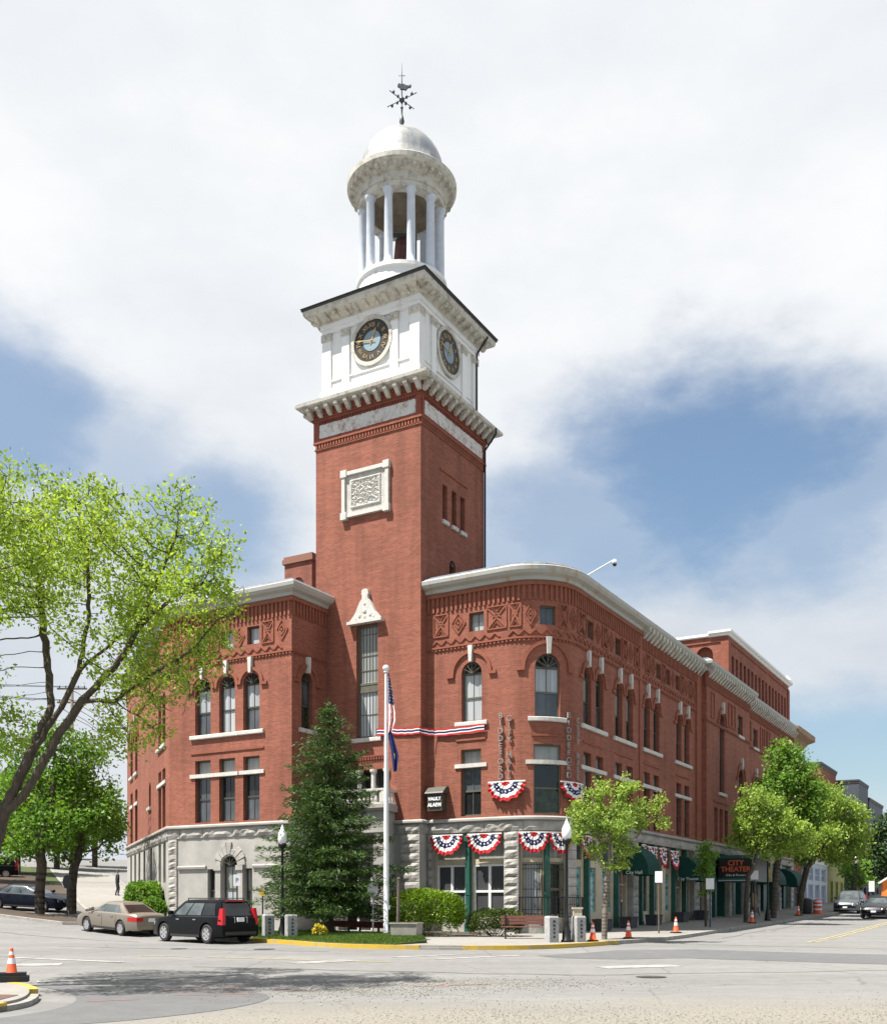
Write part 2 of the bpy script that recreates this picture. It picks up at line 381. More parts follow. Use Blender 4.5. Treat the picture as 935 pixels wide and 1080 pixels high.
# ---------------------------------------------------------------- facades: a path in plan, unrolled as (p, z), offset d outwards
class Path:
    def __init__(s, segs, closed=False):
        s.k = [0.]; s.segs = []
        for g in segs:
            if g[0] == 'L':
                a, b = g[1], g[2]; l = math.hypot(b[0]-a[0], b[1]-a[1])
                d = ((b[0]-a[0])/l, (b[1]-a[1])/l); s.segs.append(('L', a, d, (d[1], -d[0])))
            else:
                l = g[2]*abs(g[4]-g[3]); s.segs.append(('A',)+tuple(g[1:]))
            s.k.append(s.k[-1]+l)
        s.closed = closed
    def seg(s, p, side=0):
        for i in range(len(s.segs)):
            if p < s.k[i+1]-1e-6 or i == len(s.segs)-1: return i
    def _n(s, i, p):
        g = s.segs[i]
        if g[0] == 'L':
            q = p-s.k[i]; return (g[1][0]+g[2][0]*q, g[1][1]+g[2][1]*q), g[3]
        a = g[3] + (p-s.k[i])/g[2]; return (g[1][0]+g[2]*math.cos(a), g[1][1]+g[2]*math.sin(a)), (math.cos(a), math.sin(a))
    def pn(s, p):
        i = s.seg(p); o, n = s._n(i, p); n2 = None
        if abs(p-s.k[i]) < 1e-6 and (i > 0 or s.closed):
            j = i-1 if i > 0 else len(s.segs)-1
            n2 = s._n(j, s.k[j+1])[1]
        elif abs(p-s.k[-1]) < 1e-6 and s.closed: n2 = s._n(0, 0)[1]
        if n2:
            c = 1 + n[0]*n2[0] + n[1]*n2[1]
            n = ((n[0]+n2[0])/c, (n[1]+n2[1])/c)
        return o, n
    def pt(s, p, d, z):
        o, n = s.pn(p); return (o[0]+n[0]*d, o[1]+n[1]*d, z)
    def tangent(s, p):          # a straight path touching this one at p, same parameter
        i = s.seg(p); o, n = s._n(i, p); d = (-n[1], n[0])
        t = Path([('L', (o[0]-d[0]*p, o[1]-d[1]*p), (o[0]+d[0]*20, o[1]+d[1]*20))]); return t
    def stations(s, a, b):
        st = [a, b]
        for i, g in enumerate(s.segs):
            k0, k1 = s.k[i], s.k[i+1]
            if a < k0 < b: st.append(k0)
            if g[0] == 'A':
                n = 14
                for j in range(n+1):
                    q = k0+(k1-k0)*j/n
                    if a < q < b: st.append(q)
        st = sorted(st); out = [st[0]]
        for q in st[1:]:
            if q-out[-1] > 1e-5: out.append(q)
        return out
def sweep(mb, path, a, b, prof, m=0):          # closed profile [(d, z)] carried along the path, ends closed
    st = path.stations(a, b); n = len(prof)
    ar = sum(prof[i][0]*prof[(i+1) % n][1]-prof[(i+1) % n][0]*prof[i][1] for i in range(n))
    if ar < 0: prof = prof[::-1]
    vs = [path.pt(p, d, z) for p in st for d, z in prof]
    fs = []
    for j in range(len(st)-1):
        for i in range(n):
            i2 = (i+1) % n
            fs.append((j*n+i, (j+1)*n+i, (j+1)*n+i2, j*n+i2))
    fs.append(tuple(range(n))); fs.append(tuple((len(st)-1)*n+i for i in range(n))[::-1])
    mb.add(vs, fs, m)
def dbox(mb, path, a, b, z0, z1, d0, d1, m=0): sweep(mb, path, a, b, [(d0, z0), (d1, z0), (d1, z1), (d0, z1)], m)
def outl(pc, w, z0, z1, arch, n=10):
    if not arch: return [(pc-w/2, z0), (pc+w/2, z0), (pc+w/2, z1), (pc-w/2, z1)]
    r = w/2; zs = z1-r
    return [(pc-r, z0), (pc+r, z0)] + [(pc+r*math.cos(math.pi*i/n), zs+r*math.sin(math.pi*i/n)) for i in range(n+1)]
def inside(q, poly):
    c = False; j = len(poly)-1
    for i in range(len(poly)):
        a, b = poly[i], poly[j]
        if (a[1] > q[1]) != (b[1] > q[1]) and q[0] < (b[0]-a[0])*(q[1]-a[1])/(b[1]-a[1])+a[0]: c = not c
        j = i
    return c
def wall(mb, path, a, b, z0, z1, holes, d=0, reveal=.28, m=0):
    vs = [(a, z0), (b, z0), (b, z1), (a, z1)]; ed = [(0, 1), (1, 2), (2, 3), (3, 0)]
    for p in path.stations(a, b)[1:-1]:
        n = len(vs); vs += [(p, z0), (p, z1)]; ed.append((n, n+1))
    for h in holes:
        n = len(vs); vs += h; ed += [(n+i, n+(i+1) % len(h)) for i in range(len(h))]
    V, E, F, *_ = geometry.delaunay_2d_cdt([Vector(q) for q in vs], ed, [], 0, 1e-5)
    n0 = len(mb.v); keep = []
    for f in F:
        c = (sum(V[i][0] for i in f)/len(f), sum(V[i][1] for i in f)/len(f))
        if not any(inside(c, h) for h in holes): keep.append(tuple(f))
    if mb.uv is None: mb.uv = []
    mb.add([path.pt(q[0], d, q[1]) for q in V], keep, m); mb.uv += [(q[0], q[1]) for q in V]
    for h in holes:
        k = len(h); vv = []; ff = []
        for i in range(k):
            q, w = h[i], h[(i+1) % k]
            b0 = len(vv)
            vv += [path.pt(q[0], d, q[1]), path.pt(w[0], d, w[1]), path.pt(w[0], d-reveal, w[1]), path.pt(q[0], d-reveal, q[1])]
            ff.append((b0, b0+1, b0+2, b0+3))
            mb.uv += [q, w, (w[0]+reveal, w[1]+.03), (q[0]+reveal, q[1]+.03)]
        mb.add(vv, ff, m)
def ringpart(mb, path, o1, o2, d0, d1, m=0):    # frame between two outlines, front at d1, back at d0
    n = len(o1)
    vs = [path.pt(p, d1, z) for p, z in o1]+[path.pt(p, d1, z) for p, z in o2]+[path.pt(p, d0, z) for p, z in o1]+[path.pt(p, d0, z) for p, z in o2]
    fs = []
    for i in range(n):
        j = (i+1) % n
        fs += [(i, j, n+j, n+i), (n+i, n+j, 3*n+j, 3*n+i), (j, i, 2*n+i, 2*n+j)]
    mb.add(vs, fs, m)
def arc_band(mb, path, pc, zc, r0, r1, d, a0=0, a1=math.pi, n=14, m=0):
    o1 = [(pc+r1*math.cos(a0+(a1-a0)*i/n), zc+r1*math.sin(a0+(a1-a0)*i/n)) for i in range(n+1)]
    o2 = [(pc+r0*math.cos(a0+(a1-a0)*i/n), zc+r0*math.sin(a0+(a1-a0)*i/n)) for i in range(n+1)]
    for i in range(n):
        c = [o2[i], o1[i], o1[i+1], o2[i+1]]
        mb.hexa([path.pt(p, -.02, z) for p, z in c]+[path.pt(p, d, z) for p, z in c], m)
def relief(mb, path, p0, z0, p1, z1, w, d, m=0):
    l = math.hypot(p1-p0, z1-z0); nx, nz = -(z1-z0)/l*w/2, (p1-p0)/l*w/2
    c = [(p0-nx, z0-nz), (p1-nx, z1-nz), (p1+nx, z1+nz), (p0+nx, z0+nz)]
    mb.hexa([path.pt(p, -.01, z) for p, z in c]+[path.pt(p, d, z) for p, z in c], m)

HALL = thing('city_hall', 'red brick city hall with a white topped clock tower and a rounded corner', 'city hall', (2, 50, .3))
LCH = 19.3
A_ = P(13.1, -2.65); E1 = (A_[0]-.3867*LCH, A_[1]+.9222*LCH)
WP = Path([('L', E1, A_), ('L', A_, P(5.37, -2.65)), ('L', P(5.37, -2.65), P(5.37, 0.0))])
def wp(s): return LCH + (13.1-s)
TP = Path([('L', P(5.97, 0), P(0, 0)), ('L', P(0, 0), P(0, 6.2)), ('L', P(0, 6.2), P(5.97, 6.2)), ('L', P(5.97, 6.2), P(5.97, 0))], True)
cc = P(-4.2, 2.85)
CP = Path([('L', P(0, .55), P(-4.2, .55)), ('A', cc, 2.3, R(240), R(330)), ('L', P(-6.5, 2.85), P(-6.5, 22.2))])
ARC0, ARC1 = 4.2, CP.k[2]
def ct(t): return ARC1 + t - 2.85
PC = .5*(ARC0+ARC1)
PV = Path([('L', P(-6.5, 22.2), P(-6.9, 22.2)), ('L', P(-6.9, 22.2), P(-6.9, 32.8)), ('L', P(-6.9, 32.8), P(-6.5, 32.8)), ('L', P(-6.5, 32.8), P(-6.5, 49.35))])
def pv(t): return .4+(t-22.2) if t <= 32.8 else .8+(t-22.2)

WR = random.Random(12)
def window(path, pc, w, z0, z1, arch=False, top='glass_blind', bot='glass_gray', frame='frame_dark', fw=.08, dep=.2, mid=True,
           transom=None, sill=True, vert=True, sillw=.22, hood=False, key=True, flat=False, hoodr=None, fan=True, ends=(-1, 1)):
    """a window set in its opening; returns the opening's outline on the wall"""
    hole = outl(pc, w, z0, z1, arch)
    if top == 'glass_dark' and WR.random() < .45: top = WR.choice(('glass_gray', 'glass_blind2', 'glass_gray'))
    if bot == 'glass_dark' and WR.random() < .3: bot = WR.choice(('glass_gray', 'glass_green'))
    wpth = path.tangent(pc) if flat else path
    mb = MB(); o2 = outl(pc, w-2*fw, z0+fw, z1-fw, arch)
    ringpart(mb, wpth, outl(pc, w+.06, z0-.03, z1+.03, arch), o2, -dep-.07, -dep)
    zs = z1-w/2 if arch else (transom if transom else z1)
    if arch: dbox(mb, wpth, pc-w/2+fw, pc+w/2-fw, zs-.05, zs+.05, -dep-.06, -dep-.01)
    if transom: dbox(mb, wpth, pc-w/2+fw, pc+w/2-fw, zs-.05, zs+.06, -dep-.06, -dep-.01)
    zm = .5*(z0+zs)
    if mid: dbox(mb, wpth, pc-w/2+fw, pc+w/2-fw, zm-.04, zm+.04, -dep-.065, -dep-.005)
    if vert: dbox(mb, wpth, pc-.014, pc+.014, z0+fw, zs, -dep-.075, -dep-.025)
    if arch and fan:
        for an in (30, 60, 90, 120, 150):
            relief(mb, wpth, pc, zs, pc+(w/2-fw)*math.cos(R(an)), zs+(w/2-fw)*math.sin(R(an)), .02, -dep-.03)
    fr = mk('window', mb, M[frame], HALL)
    def pane(lo, hi, mat, ar=False):
        b = MB()
        q = outl(pc, w-2*fw+.02, lo, hi, False) if not ar else [(p, max(z, lo)) for p, z in outl(pc, w-2*fw+.02, lo, z1-fw, True)]
        b.add([wpth.pt(p, -dep-.05, z) for p, z in q], [tuple(range(len(q)))])
        mk('pane', b, M[mat], fr, local=True)
    pane(z0+fw, zm, bot)
    pane(zm, zs, top)
    if arch: pane(zs, z1, 'glass_dark', True)
    elif transom: pane(zs, z1-fw, 'glass_blind2')
    if sill:
        b = MB(); sweep(b, path, pc-w/2-sillw, pc+w/2+sillw, [(-.2, z0-.2), (.1, z0-.2), (.12, z0-.17), (.12, z0-.03), (.10, z0-.003), (-.2, z0-.003)])
        mk('sill', b, M['white_stone'], fr, local=True)
    if transom and transom < z1-.3:
        b = MB(); dbox(b, path, pc-w/2-sillw, pc+w/2+sillw, zs-.09, zs+.09, -.22, .07); mk('transom_bar', b, M['white_stone'], fr, local=True)
    if hood:
        r = hoodr or w/2+.62; zc = z1-w/2; b = MB()
        arc_band(b, path, pc, zc, r-.15, r, .09)
        for sx in ends:
            q0, q1 = sorted((pc+sx*(r-.15), pc+sx*(r+.22)))
            dbox(b, path, q0, q1, zc-.14, zc-.002, -.02, .10)
        h = mk('arch_hood', b, M['terracotta'], HALL)
        if key:
            b = MB(); k0, k1 = z1-.02, z1+.72
            c = [(pc-.07, k0), (pc+.07, k0), (pc+.115, k1), (pc-.115, k1)]
            b.hexa([path.pt(p, -.05, z) for p, z in c]+[path.pt(p, .17, z) for p, z in c])
            mk('keystone', b, M['white_stone'], h, local=True)
    return hole
def slit(path, pc, z, w=1.6):                    # thin dark brick string between storeys
    mb = MB(); dbox(mb, path, pc-w/2, pc+w/2, z, z+.09, -.01, .05); mk('brick_string', mb, M['terracotta'], HALL)
def frieze(path, a, b, z0, z1, skips, name='frieze'):
    mb = MB(); h = z1-z0; cells = []; q = a; k = 0
    for s0, s1 in sorted(skips)+[(b, b)]:
        e = min(s0, b)
        if e-q > .55:
            n = max(1, round((e-q)/.82)); cells += [(q+(e-q)*i/n, (e-q)/n) for i in range(n)]
        q = max(q, min(s1, b))
    for p, w in cells:
        c = p+w/2; zc = z0+.42+(h-.42)/2; hh = (h-.5)/2; ww = w/2-.08
        if k % 2 == 0:
            for q in ((-1, -1, 1, -1), (1, -1, 1, 1), (1, 1, -1, 1), (-1, 1, -1, -1)):
                relief(mb, path, c+q[0]*ww, zc+q[1]*hh, c+q[2]*ww, zc+q[3]*hh, .055, .05)
            for sx in (-1, 1):
                relief(mb, path, c, zc, c+sx*ww*.9, zc+hh*.9, .07, .04); relief(mb, path, c, zc, c+sx*ww*.9, zc-hh*.9, .07, .04)
                for q in (.45, .8):
                    relief(mb, path, c, zc+hh*q, c+sx*ww*q*.9, zc, .06, .04) if q < .7 else None
                    relief(mb, path, c-sx*ww*.5, zc+hh*.95, c, zc+hh*.45, .06, .04); relief(mb, path, c-sx*ww*.5, zc-hh*.95, c, zc-hh*.45, .06, .04)
        else:
            for q in (.95, .5):
                for sx in (-1, 1):
                    relief(mb, path, c+sx*ww*q, zc, c, zc+hh*q, .06, .045); relief(mb, path, c+sx*ww*q, zc, c, zc-hh*q, .06, .045)
            relief(mb, path, c-.05, zc, c+.05, zc, .1, .06)
        k += 1
    q = a                                        # zigzag row
    while q + .5 <= b:
        relief(mb, path, q, z0+.08, q+.25, z0+.30, .07, .05); relief(mb, path, q+.25, z0+.30, q+.5, z0+.08, .07, .05); q += .5
    return mk(name, mb, M['terracotta'], HALL)
def corbels(path, a, b, z0, z1, step=.24, w=.11, d=.075, top=.12, name='corbel_table', mat='terracotta'):
    mb = MB(); n = max(1, int((b-a)/step)); st = (b-a)/n
    for i in range(n):
        c = a+st*(i+.5); dbox(mb, path, c-w/2, c+w/2, z0, z1, -.01, d)
    dbox(mb, path, a, b, z1-.002, z1+.16, -.01, top)
    return mk(name, mb, M[mat], HALL)
def dentils(path, a, b, z, name='dentil_band', mat='terracotta'):
    mb = MB(); dbox(mb, path, a, b, z+.1, z+.18, -.01, .08); n = int((b-a)/.2)
    for i in range(n):
        c = a+(i+.5)*(b-a)/n; dbox(mb, path, c-.05, c+.05, z, z+.101, -.01, .06)
    return mk(name, mb, M[mat], HALL)
CORN = [(-.05, 16.02), (.14, 16.08), (.18, 16.22), (.40, 16.30), (.50, 16.42), (.52, 16.58), (.46, 16.63), (-.05, 16.72)]
def cornice(path, a, b, mat='cornice', brackets=None):
    mb = MB(); sweep(mb, path, a, b, CORN); o = mk('cornice', mb, M[mat], HALL)
    mb = MB(); sweep(mb, path, a, b, [(.40, 16.655), (.38, 16.69), (.10, 16.86), (.0, 16.88), (-.6, 16.90), (-.6, 16.7)])
    mk('roof_edge', mb, M['roof_metal'], HALL)
    if brackets:
        mb = MB(); n = int((brackets[1]-brackets[0])/.55)
        for i in range(n):
            c = brackets[0]+(i+.5)*(brackets[1]-brackets[0])/n
            sweep(mb, path, c-.11, c+.11, [(0, 15.72), (.12, 15.74), (.3, 15.95), (.47, 16.1), (.47, 16.29), (0, 16.29)])
        mk('bracket', mb, M['worn_white'], HALL)
def rough_blocks(mb, path, a, b, z0, z1, d0, d1, hrow, seed, wid=None, m=0):    # rock-faced courses
    rr = random.Random(seed); rows = max(1, round((z1-z0)/hrow)); hr = (z1-z0)/rows
    for r in range(rows):
        z = z0+r*hr; p = a
        while p < b-.01:
            w = b-a if wid is None else min(b-p, wid*rr.uniform(.7, 1.4))
            if b-(p+w) < .25: w = b-p
            nx, nz = max(2, int(w/.22)), 3
            vs = []; g = .016
            for j in range(nz+1):
                for i in range(nx+1):
                    ed = i in (0, nx) or j in (0, nz)
                    dd = d1-.05 if ed else d1+rr.uniform(-.026, .034)
                    vs.append(path.pt(p+g+(w-2*g)*i/nx, dd, z+g+(hr-2*g)*j/nz))
            fs = [(j*(nx+1)+i, j*(nx+1)+i+1, (j+1)*(nx+1)+i+1, (j+1)*(nx+1)+i) for j in range(nz) for i in range(nx)]
            mb.add(vs, fs, m)
            q = outl(p+w/2, w-2*g, z+g, z+hr-g, False)
            n0 = [path.pt(x, d0, y) for x, y in q]; n1 = [path.pt(x, d1-.05, y) for x, y in q]
            mb.add(n0+n1, [(0, 1, 5, 4), (1, 2, 6, 5), (2, 3, 7, 6), (3, 0, 4, 7)], m)
            p += w
    dbox(mb, path, a+.003, b-.003, z0+.003, z1-.003, d0, d1-.085, m)
def ledge(path, a, b, seed):
    mb = MB(); rough_blocks(mb, path, a, b, 5.02, 5.50, -.3, .10, .5, seed, 1.5)
    mk('stone_band', mb, M['granite'], HALL)
    mb = MB(); sweep(mb, path, a, b, [(-.1, 5.50), (.14, 5.502), (.2, 5.54), (.2, 5.62), (.12, 5.68), (-.1, 5.69)])
    mk('stone_ledge', mb, M['ashlar'], HALL)

# ---- left wing: the face along the left street, the front and the return
holes = []
for c, w in ((1.75, 1.1), (3.3, 1.1)):
    p = LCH-c
    holes.append(window(WP, p, w, 10.05, 12.75, True, 'glass_dark', 'glass_dark', hood=False, fan=False))
    holes.append(window(WP, p, w, 5.78, 8.8, False, 'glass_dark', 'glass_dark', transom=8.06, sill=False))
for c, w in ((14.0, 1.3), (16.6, 1.3)):
    p = LCH-c
    holes.append(window(WP, p, w, 10.05, 12.9, True, 'glass_dark', 'glass_dark', hood=True, fan=False))
    holes.append(window(WP, p, w, 5.78, 9.0, False, 'glass_dark', 'glass_dark', transom=8.1, sill=False))
holes.append(window(WP, LCH-7.4, .8, 7.3, 8.7, True, 'glass_dark', 'glass_dark', mid=False, fan=False))
for i, s in enumerate((10.84, 9.29, 7.78)):
    holes.append(window(WP, wp(s), 1.0, 10.05, 12.78, True, 'glass_blind', 'glass_blind' if i == 1 else 'glass_gray', hood=True, hoodr=.76, sillw=.28, ends=((-1,), (), (1,))[i]))
    holes.append(window(WP, wp(s), 1.0, 5.78, 8.82, False, 'glass_dark', 'glass_gray', transom=8.06, sill=False, sillw=.3))
for s in (7.66, 9.3, 10.95):
    holes.append(window(WP, wp(s), .74, 14.12, 14.97, False, 'glass_blind', 'glass_blind', mid=False, vert=False, sill=False, fw=.06))
holes.append(window(WP, WP.k[2]+1.16, .85, 10.05, 12.72, True, 'glass_gray', 'glass_dark', hood=True, hoodr=.8))
mb = MB(); wall(mb, WP, 0, WP.k[3], 5.55, 16.1, holes); mk('brick_wall', mb, M['brick'], HALL)
for s in (10.84, 9.29, 7.78): slit(WP, wp(s), 9.15, 1.55)
ledge(WP, 0, WP.k[3], 3)
cornice(WP, 0, WP.k[3])
corbels(WP, 0, WP.k[3], 15.2, 15.86); dentils(WP, 0, WP.k[3], 13.42)
frieze(WP, wp(12.9), wp(5.5), 13.62, 15.12, [(wp(s)-.45, wp(s)+.45) for s in (7.66, 9.3, 10.95)])
holes = [outl(wp(9.13), .95, 1.4, 4.12, True), outl(wp(10.28), .5, 1.4, 3.5, False), outl(wp(7.98), .5, 1.4, 3.5, False)]
for h, (s, w, z1, ar) in zip(list(holes), ((9.13, .95, 4.12, True), (10.28, .5, 3.5, False), (7.98, .5, 3.5, False))):
    window(WP, wp(s), w, 1.4, z1, ar, 'glass_blind2' if ar else 'glass_dark', 'glass_blind' if ar else 'glass_gray', 'frame_dark', .07, .2, True, None, False)
for c in (1.55, 3.3, 6.8, 9.9, 12.4, 14.6, 16.9):
    holes.append(window(WP, LCH-c, .95, 2.9, 4.95, False, 'glass_dark', 'glass_dark', sill=False))
mb = MB(); wall(mb, WP, 0, WP.k[3], -.6, 5.1, holes, 0, .28); mk('stone_base', mb, M['ashlar'], HALL)
mb = MB()
sweep(mb, WP, wp(12.45), wp(10.6), [(-.01, 3.5), (.09, 3.52), (.11, 3.62), (.06, 3.68), (-.01, 3.68)])
mk('string_course', mb, M['ashlar'], HALL); mb = MB()
sweep(mb, WP, wp(7.66), wp(5.9), [(-.01, 3.5), (.09, 3.52), (.11, 3.62), (.06, 3.68), (-.01, 3.68)])
mk('string_course', mb, M['ashlar'], HALL)
for s in (9.82, 8.44):
    mb = MB(); dbox(mb, WP, wp(s)-.17, wp(s)+.17, 1.4, 3.42, -.01, .07); dbox(mb, WP, wp(s)-.22, wp(s)+.22, 3.42, 3.66, -.01, .13); mk('window_pilaster', mb, M['ashlar'], HALL)
mb = MB(); rr = random.Random(5)
for i in range(9):
    a0 = math.pi*i/9; arc_band(mb, WP, wp(9.13), 3.65, .55, rr.uniform(.8, 1.15), .05+rr.uniform(0, .04), a0+.03, a0+math.pi/9-.03, 2)
mk('rough_arch', mb, M['granite'], HALL)
mb = MB(); rough_blocks(mb, WP, wp(13.1)+.003, wp(12.5), .2, 5.02, -.02, .12, .38, 8); mk('quoins', mb, M['granite'], HALL); mb = MB(); rough_blocks(mb, WP, wp(6.0), wp(5.37)-.003, .2, 5.02, -.02, .12, .38, 9)
mk('quoins', mb, M['granite'], HALL)

# ---- tower
holes = []
h = outl(5.97-2.97, 1.22, 9.66, 15.05, False); holes.append(h)
window(TP, 5.97-2.97, 1.22, 9.66, 15.05, False, 'glass_blind2', 'glass_blind', 'frame_olive', .12, .2, False, None, True, False)
mb = MB(); q = 5.97-2.97
for z in (11.9, 12.25): dbox(mb, TP, q-.5, q+.5, z-.05, z+.05, -.26, -.17)
for z in (14.6, 13.6, 12.9, 10.8): dbox(mb, TP, q-.5, q+.5, z-.015, z+.015, -.26, -.22)
for i in range(-2, 3): dbox(mb, TP, q+i*.18-.012, q+i*.18+.012, 9.8, 14.9, -.262, -.225)
mk('muntins', mb, M['frame_olive'], HALL)
mb = MB(); dbox(mb, TP, q-.5, q+.5, 11.95, 12.2, -.255, -.19); mk('spandrel', mb, M['frame_olive'], HALL)
holes.append(outl(5.97-2.98, 2.4, 6.4, 8.15, False))
for sx in (-.8, 0, .8): window(TP, 5.97-2.98+sx, .72, 6.42, 8.12, False, 'glass_dark', 'glass_dark', 'frame_dark', .06, .3, True, None, False)
for c in (2.215, 3.115, 3.965):
    holes.append(window(TP, 5.97+c, .46, 20.1, 21.8, False, 'glass_gray', 'glass_dark', 'frame_dark', .05, .26, False, None, True, False, .04))
holes.append(window(TP, 5.97+2.96, .6, 16.9, 18.4, True, 'glass_gray', 'glass_dark', 'frame_dark', .06, .26, True, None, True, False, .1))
mb = MB(); wall(mb, TP, 0, TP.k[4], 5.55, 25.75, holes, 0, .32); mk('tower_wall', mb, M['brick'], HALL)
mb = MB(); wall(mb, TP, 0, TP.k[4], -.6, 5.1, [], 0); mk('tower_base', mb, M['ashlar'], HALL)
ledge(TP, 0, 8, 21)
mb = MB(); rough_blocks(mb, TP, 4.9, 5.967, .2, 5.02, -.02, .12, .42, 12); mk('quoins', mb, M['granite'], HALL); mb = MB(); rough_blocks(mb, TP, .05, .9, .2, 5.02, -.02, .12, .42, 13)
mk('quoins', mb, M['granite'], HALL)
L4 = TP.k[4]
slit(TP, 5.97+3.07, 22.38, 2.65)
mb = MB(); dbox(mb, TP, 0, L4, 24.16, 24.25, -.01, .10); dbox(mb, TP, 0, L4, 23.86, 23.93, -.01, .05)
for i in range(int(L4/.17)):
    c = (i+.5)*.17; dbox(mb, TP, c-.045, c+.045, 23.93, 24.16, -.01, .07)
mk('dentil_band', mb, M['terracotta'], HALL)
mb = MB()
for k, (a, b) in enumerate(((0, 5.97), (5.97, 12.17), (12.17, 18.14), (18.14, L4))):
    sweep(mb, TP, a+(.0 if k else 0), a+.22, [(-.01, 24.25), (.08, 24.25), (.08, 25.2), (-.01, 25.2)]); dbox(mb, TP, b-.22, b, 24.25, 25.2, -.01, .08)
    dbox(mb, TP, a+.22, b-.22, 24.25, 24.38, -.01, .08)
for z, d in ((25.2, .10), (25.32, .15), (25.44, .20), (25.56, .26)): dbox(mb, TP, 0, L4, z, z+.121, -.01, d)
mk('corbelled_brick', mb, M['terracotta_dark'], HALL)
mb = MB(); n = int(L4/.16)
for i in range(n):
    c = (i+.5)*L4/n; dbox(mb, TP, c-.035, c+.035, 25.05, 25.2, -.01, .07)
mk('dentil_band', mb, M['terracotta_dark'], HALL)
for a, b in ((.24, 5.73), (6.21, 11.93)):       # worn ornamental panels
    rr = random.Random(int(a*10)); nx, nz = 70, 9; vs = []
    for j in range(nz+1):
        for i in range(nx+1):
            vs.append(TP.pt(a+(b-a)*i/nx, .03+rr.uniform(0, .04), 24.40+.66*j/nz))
    mb = MB(); mb.add(vs, [(j*(nx+1)+i, j*(nx+1)+i+1, (j+1)*(nx+1)+i+1, (j+1)*(nx+1)+i) for j in range(nz) for i in range(nx)])
    mk('frieze_panel', mb, M['panel_white'], HALL)
# carved plaque with its frame, tall-window hood
q0, q1 = 5.97-4.39, 5.97-1.63
mb = MB(); rr = random.Random(2); nx, nz = 64, 48; vs = []
for j in range(nz+1):
    for i in range(nx+1):
        u, w = i/nx*2-1, j/nz*2-1
        a = .06+.05*math.sin(16*abs(u)+6*math.sin(9*w))*math.cos(15*w+5*math.sin(8*abs(u)))+rr.uniform(0, .025)
        if abs(u) > .72 or abs(w) > .70: a = .04+.03*((i+j) % 2)
        if (.66 < abs(u) < .74 and abs(w) < .74) or (.66 < abs(w) < .74 and abs(u) < .74): a = .12
        vs.append(TP.pt(q0+.22+(q1-q0-.44)*i/nx, a, 20.42+1.84*j/nz))
mb.add(vs, [(j*(nx+1)+i, j*(nx+1)+i+1, (j+1)*(nx+1)+i+1, (j+1)*(nx+1)+i) for j in range(nz) for i in range(nx)])
pq = mk('carved_plaque', mb, M['white_stone'], HALL)
mb = MB()
ringpart(mb, TP, outl((q0+q1)/2, q1-q0-.1, 20.25, 22.43, False), outl((q0+q1)/2, q1-q0-.46, 20.42, 22.26, False), -.02, .16)
for p in (q0+.17, q1-.17):
    for z in (20.33, 22.35): dbox(mb, TP, p-.17, p+.17, z-.17, z+.17, -.02, .2)
mk('plaque_frame', mb, M['white_stone'], pq, local=True)
mb = MB(); c = 5.97-2.97; zz = 15.08
pr = [(.92, 0), (.92, .12), (.8, .22), (.55, .5), (.38, .85), (.24, 1.08), (.17, 1.12), (.15, 1.3), (.2, 1.36), (.17, 1.55), (.05, 1.6)]
o1 = [(c-w, zz+h) for w, h in pr]+[(c+w, zz+h) for w, h in pr[::-1]]
n = len(o1)
mb.add([TP.pt(p, -.02, z) for p, z in o1]+[TP.pt(p, .2, z) for p, z in o1], [tuple(range(n, 2*n))[::-1]]+[(i, (i+1) % n, n+(i+1) % n, n+i) for i in range(n)])
dbox(mb, TP, c-.98, c+.98, zz-.02, zz+.12, -.02, .3)
for x, z, r in ((0, .55, .16), (-.3, .35, .13), (.3, .35, .13), (0, .9, .1), (0, .28, .12), (.5, .24, .08), (-.5, .24, .08)):
    mb.sphere(TP.pt(c+x, .2-r*.6, zz+z), r, 10)
mk('window_hood', mb, M['white_stone'], HALL)
# lower eave with modillions
mb = MB()
sweep(mb, TP, 0, L4, [(.0, 25.70), (.3, 25.70), (.62, 25.76), (.72, 25.82), (.74, 25.94), (.66, 26.0), (-.4, 26.35), (-.4, 25.7)])
ev = mk('lower_eave', mb, M['worn_white'], HALL)
mb = MB()
for a, b in ((0, 5.97), (5.97, 12.17), (12.17, 18.14), (18.14, L4)):
    for i in range(12):
        c = a-.35+(b-a+.7)*(i+.5)/12
        o, nn = TP._n(TP.seg(.5*(a+b)), c)
        f = lambda x, d, z: (o[0]-nn[1]*x+nn[0]*d, o[1]+nn[0]*x+nn[1]*d, z)
        pf = [(.2, 25.32), (.34, 25.36), (.5, 25.52), (.64, 25.6), (.66, 25.72), (.2, 25.72)]; k = len(pf)
        mb.add([f(-.1, d, z) for d, z in pf]+[f(.1, d, z) for d, z in pf], [tuple(range(k))[::-1], tuple(range(k, 2*k))]+[(i2, (i2+1) % k, k+(i2+1) % k, k+i2) for i2 in range(k)])
mk('modillions', mb, M['worn_white'], ev, local=True)
mb = MB(); mb.add([P(-.7, -.7)+(25.99,), P(6.67, -.7)+(25.99,), P(6.67, 6.9)+(25.99,), P(-.7, 6.9)+(25.99,), P(.3, .35)+(26.3,), P(5.63, .35)+(26.3,), P(5.63, 5.9)+(26.3,), P(.3, 5.9)+(26.3,)],
    [(0, 1, 5, 4), (1, 2, 6, 5), (2, 3, 7, 6), (3, 0, 4, 7)])
mk('eave_roof', mb, M['dark_edge'], HALL)
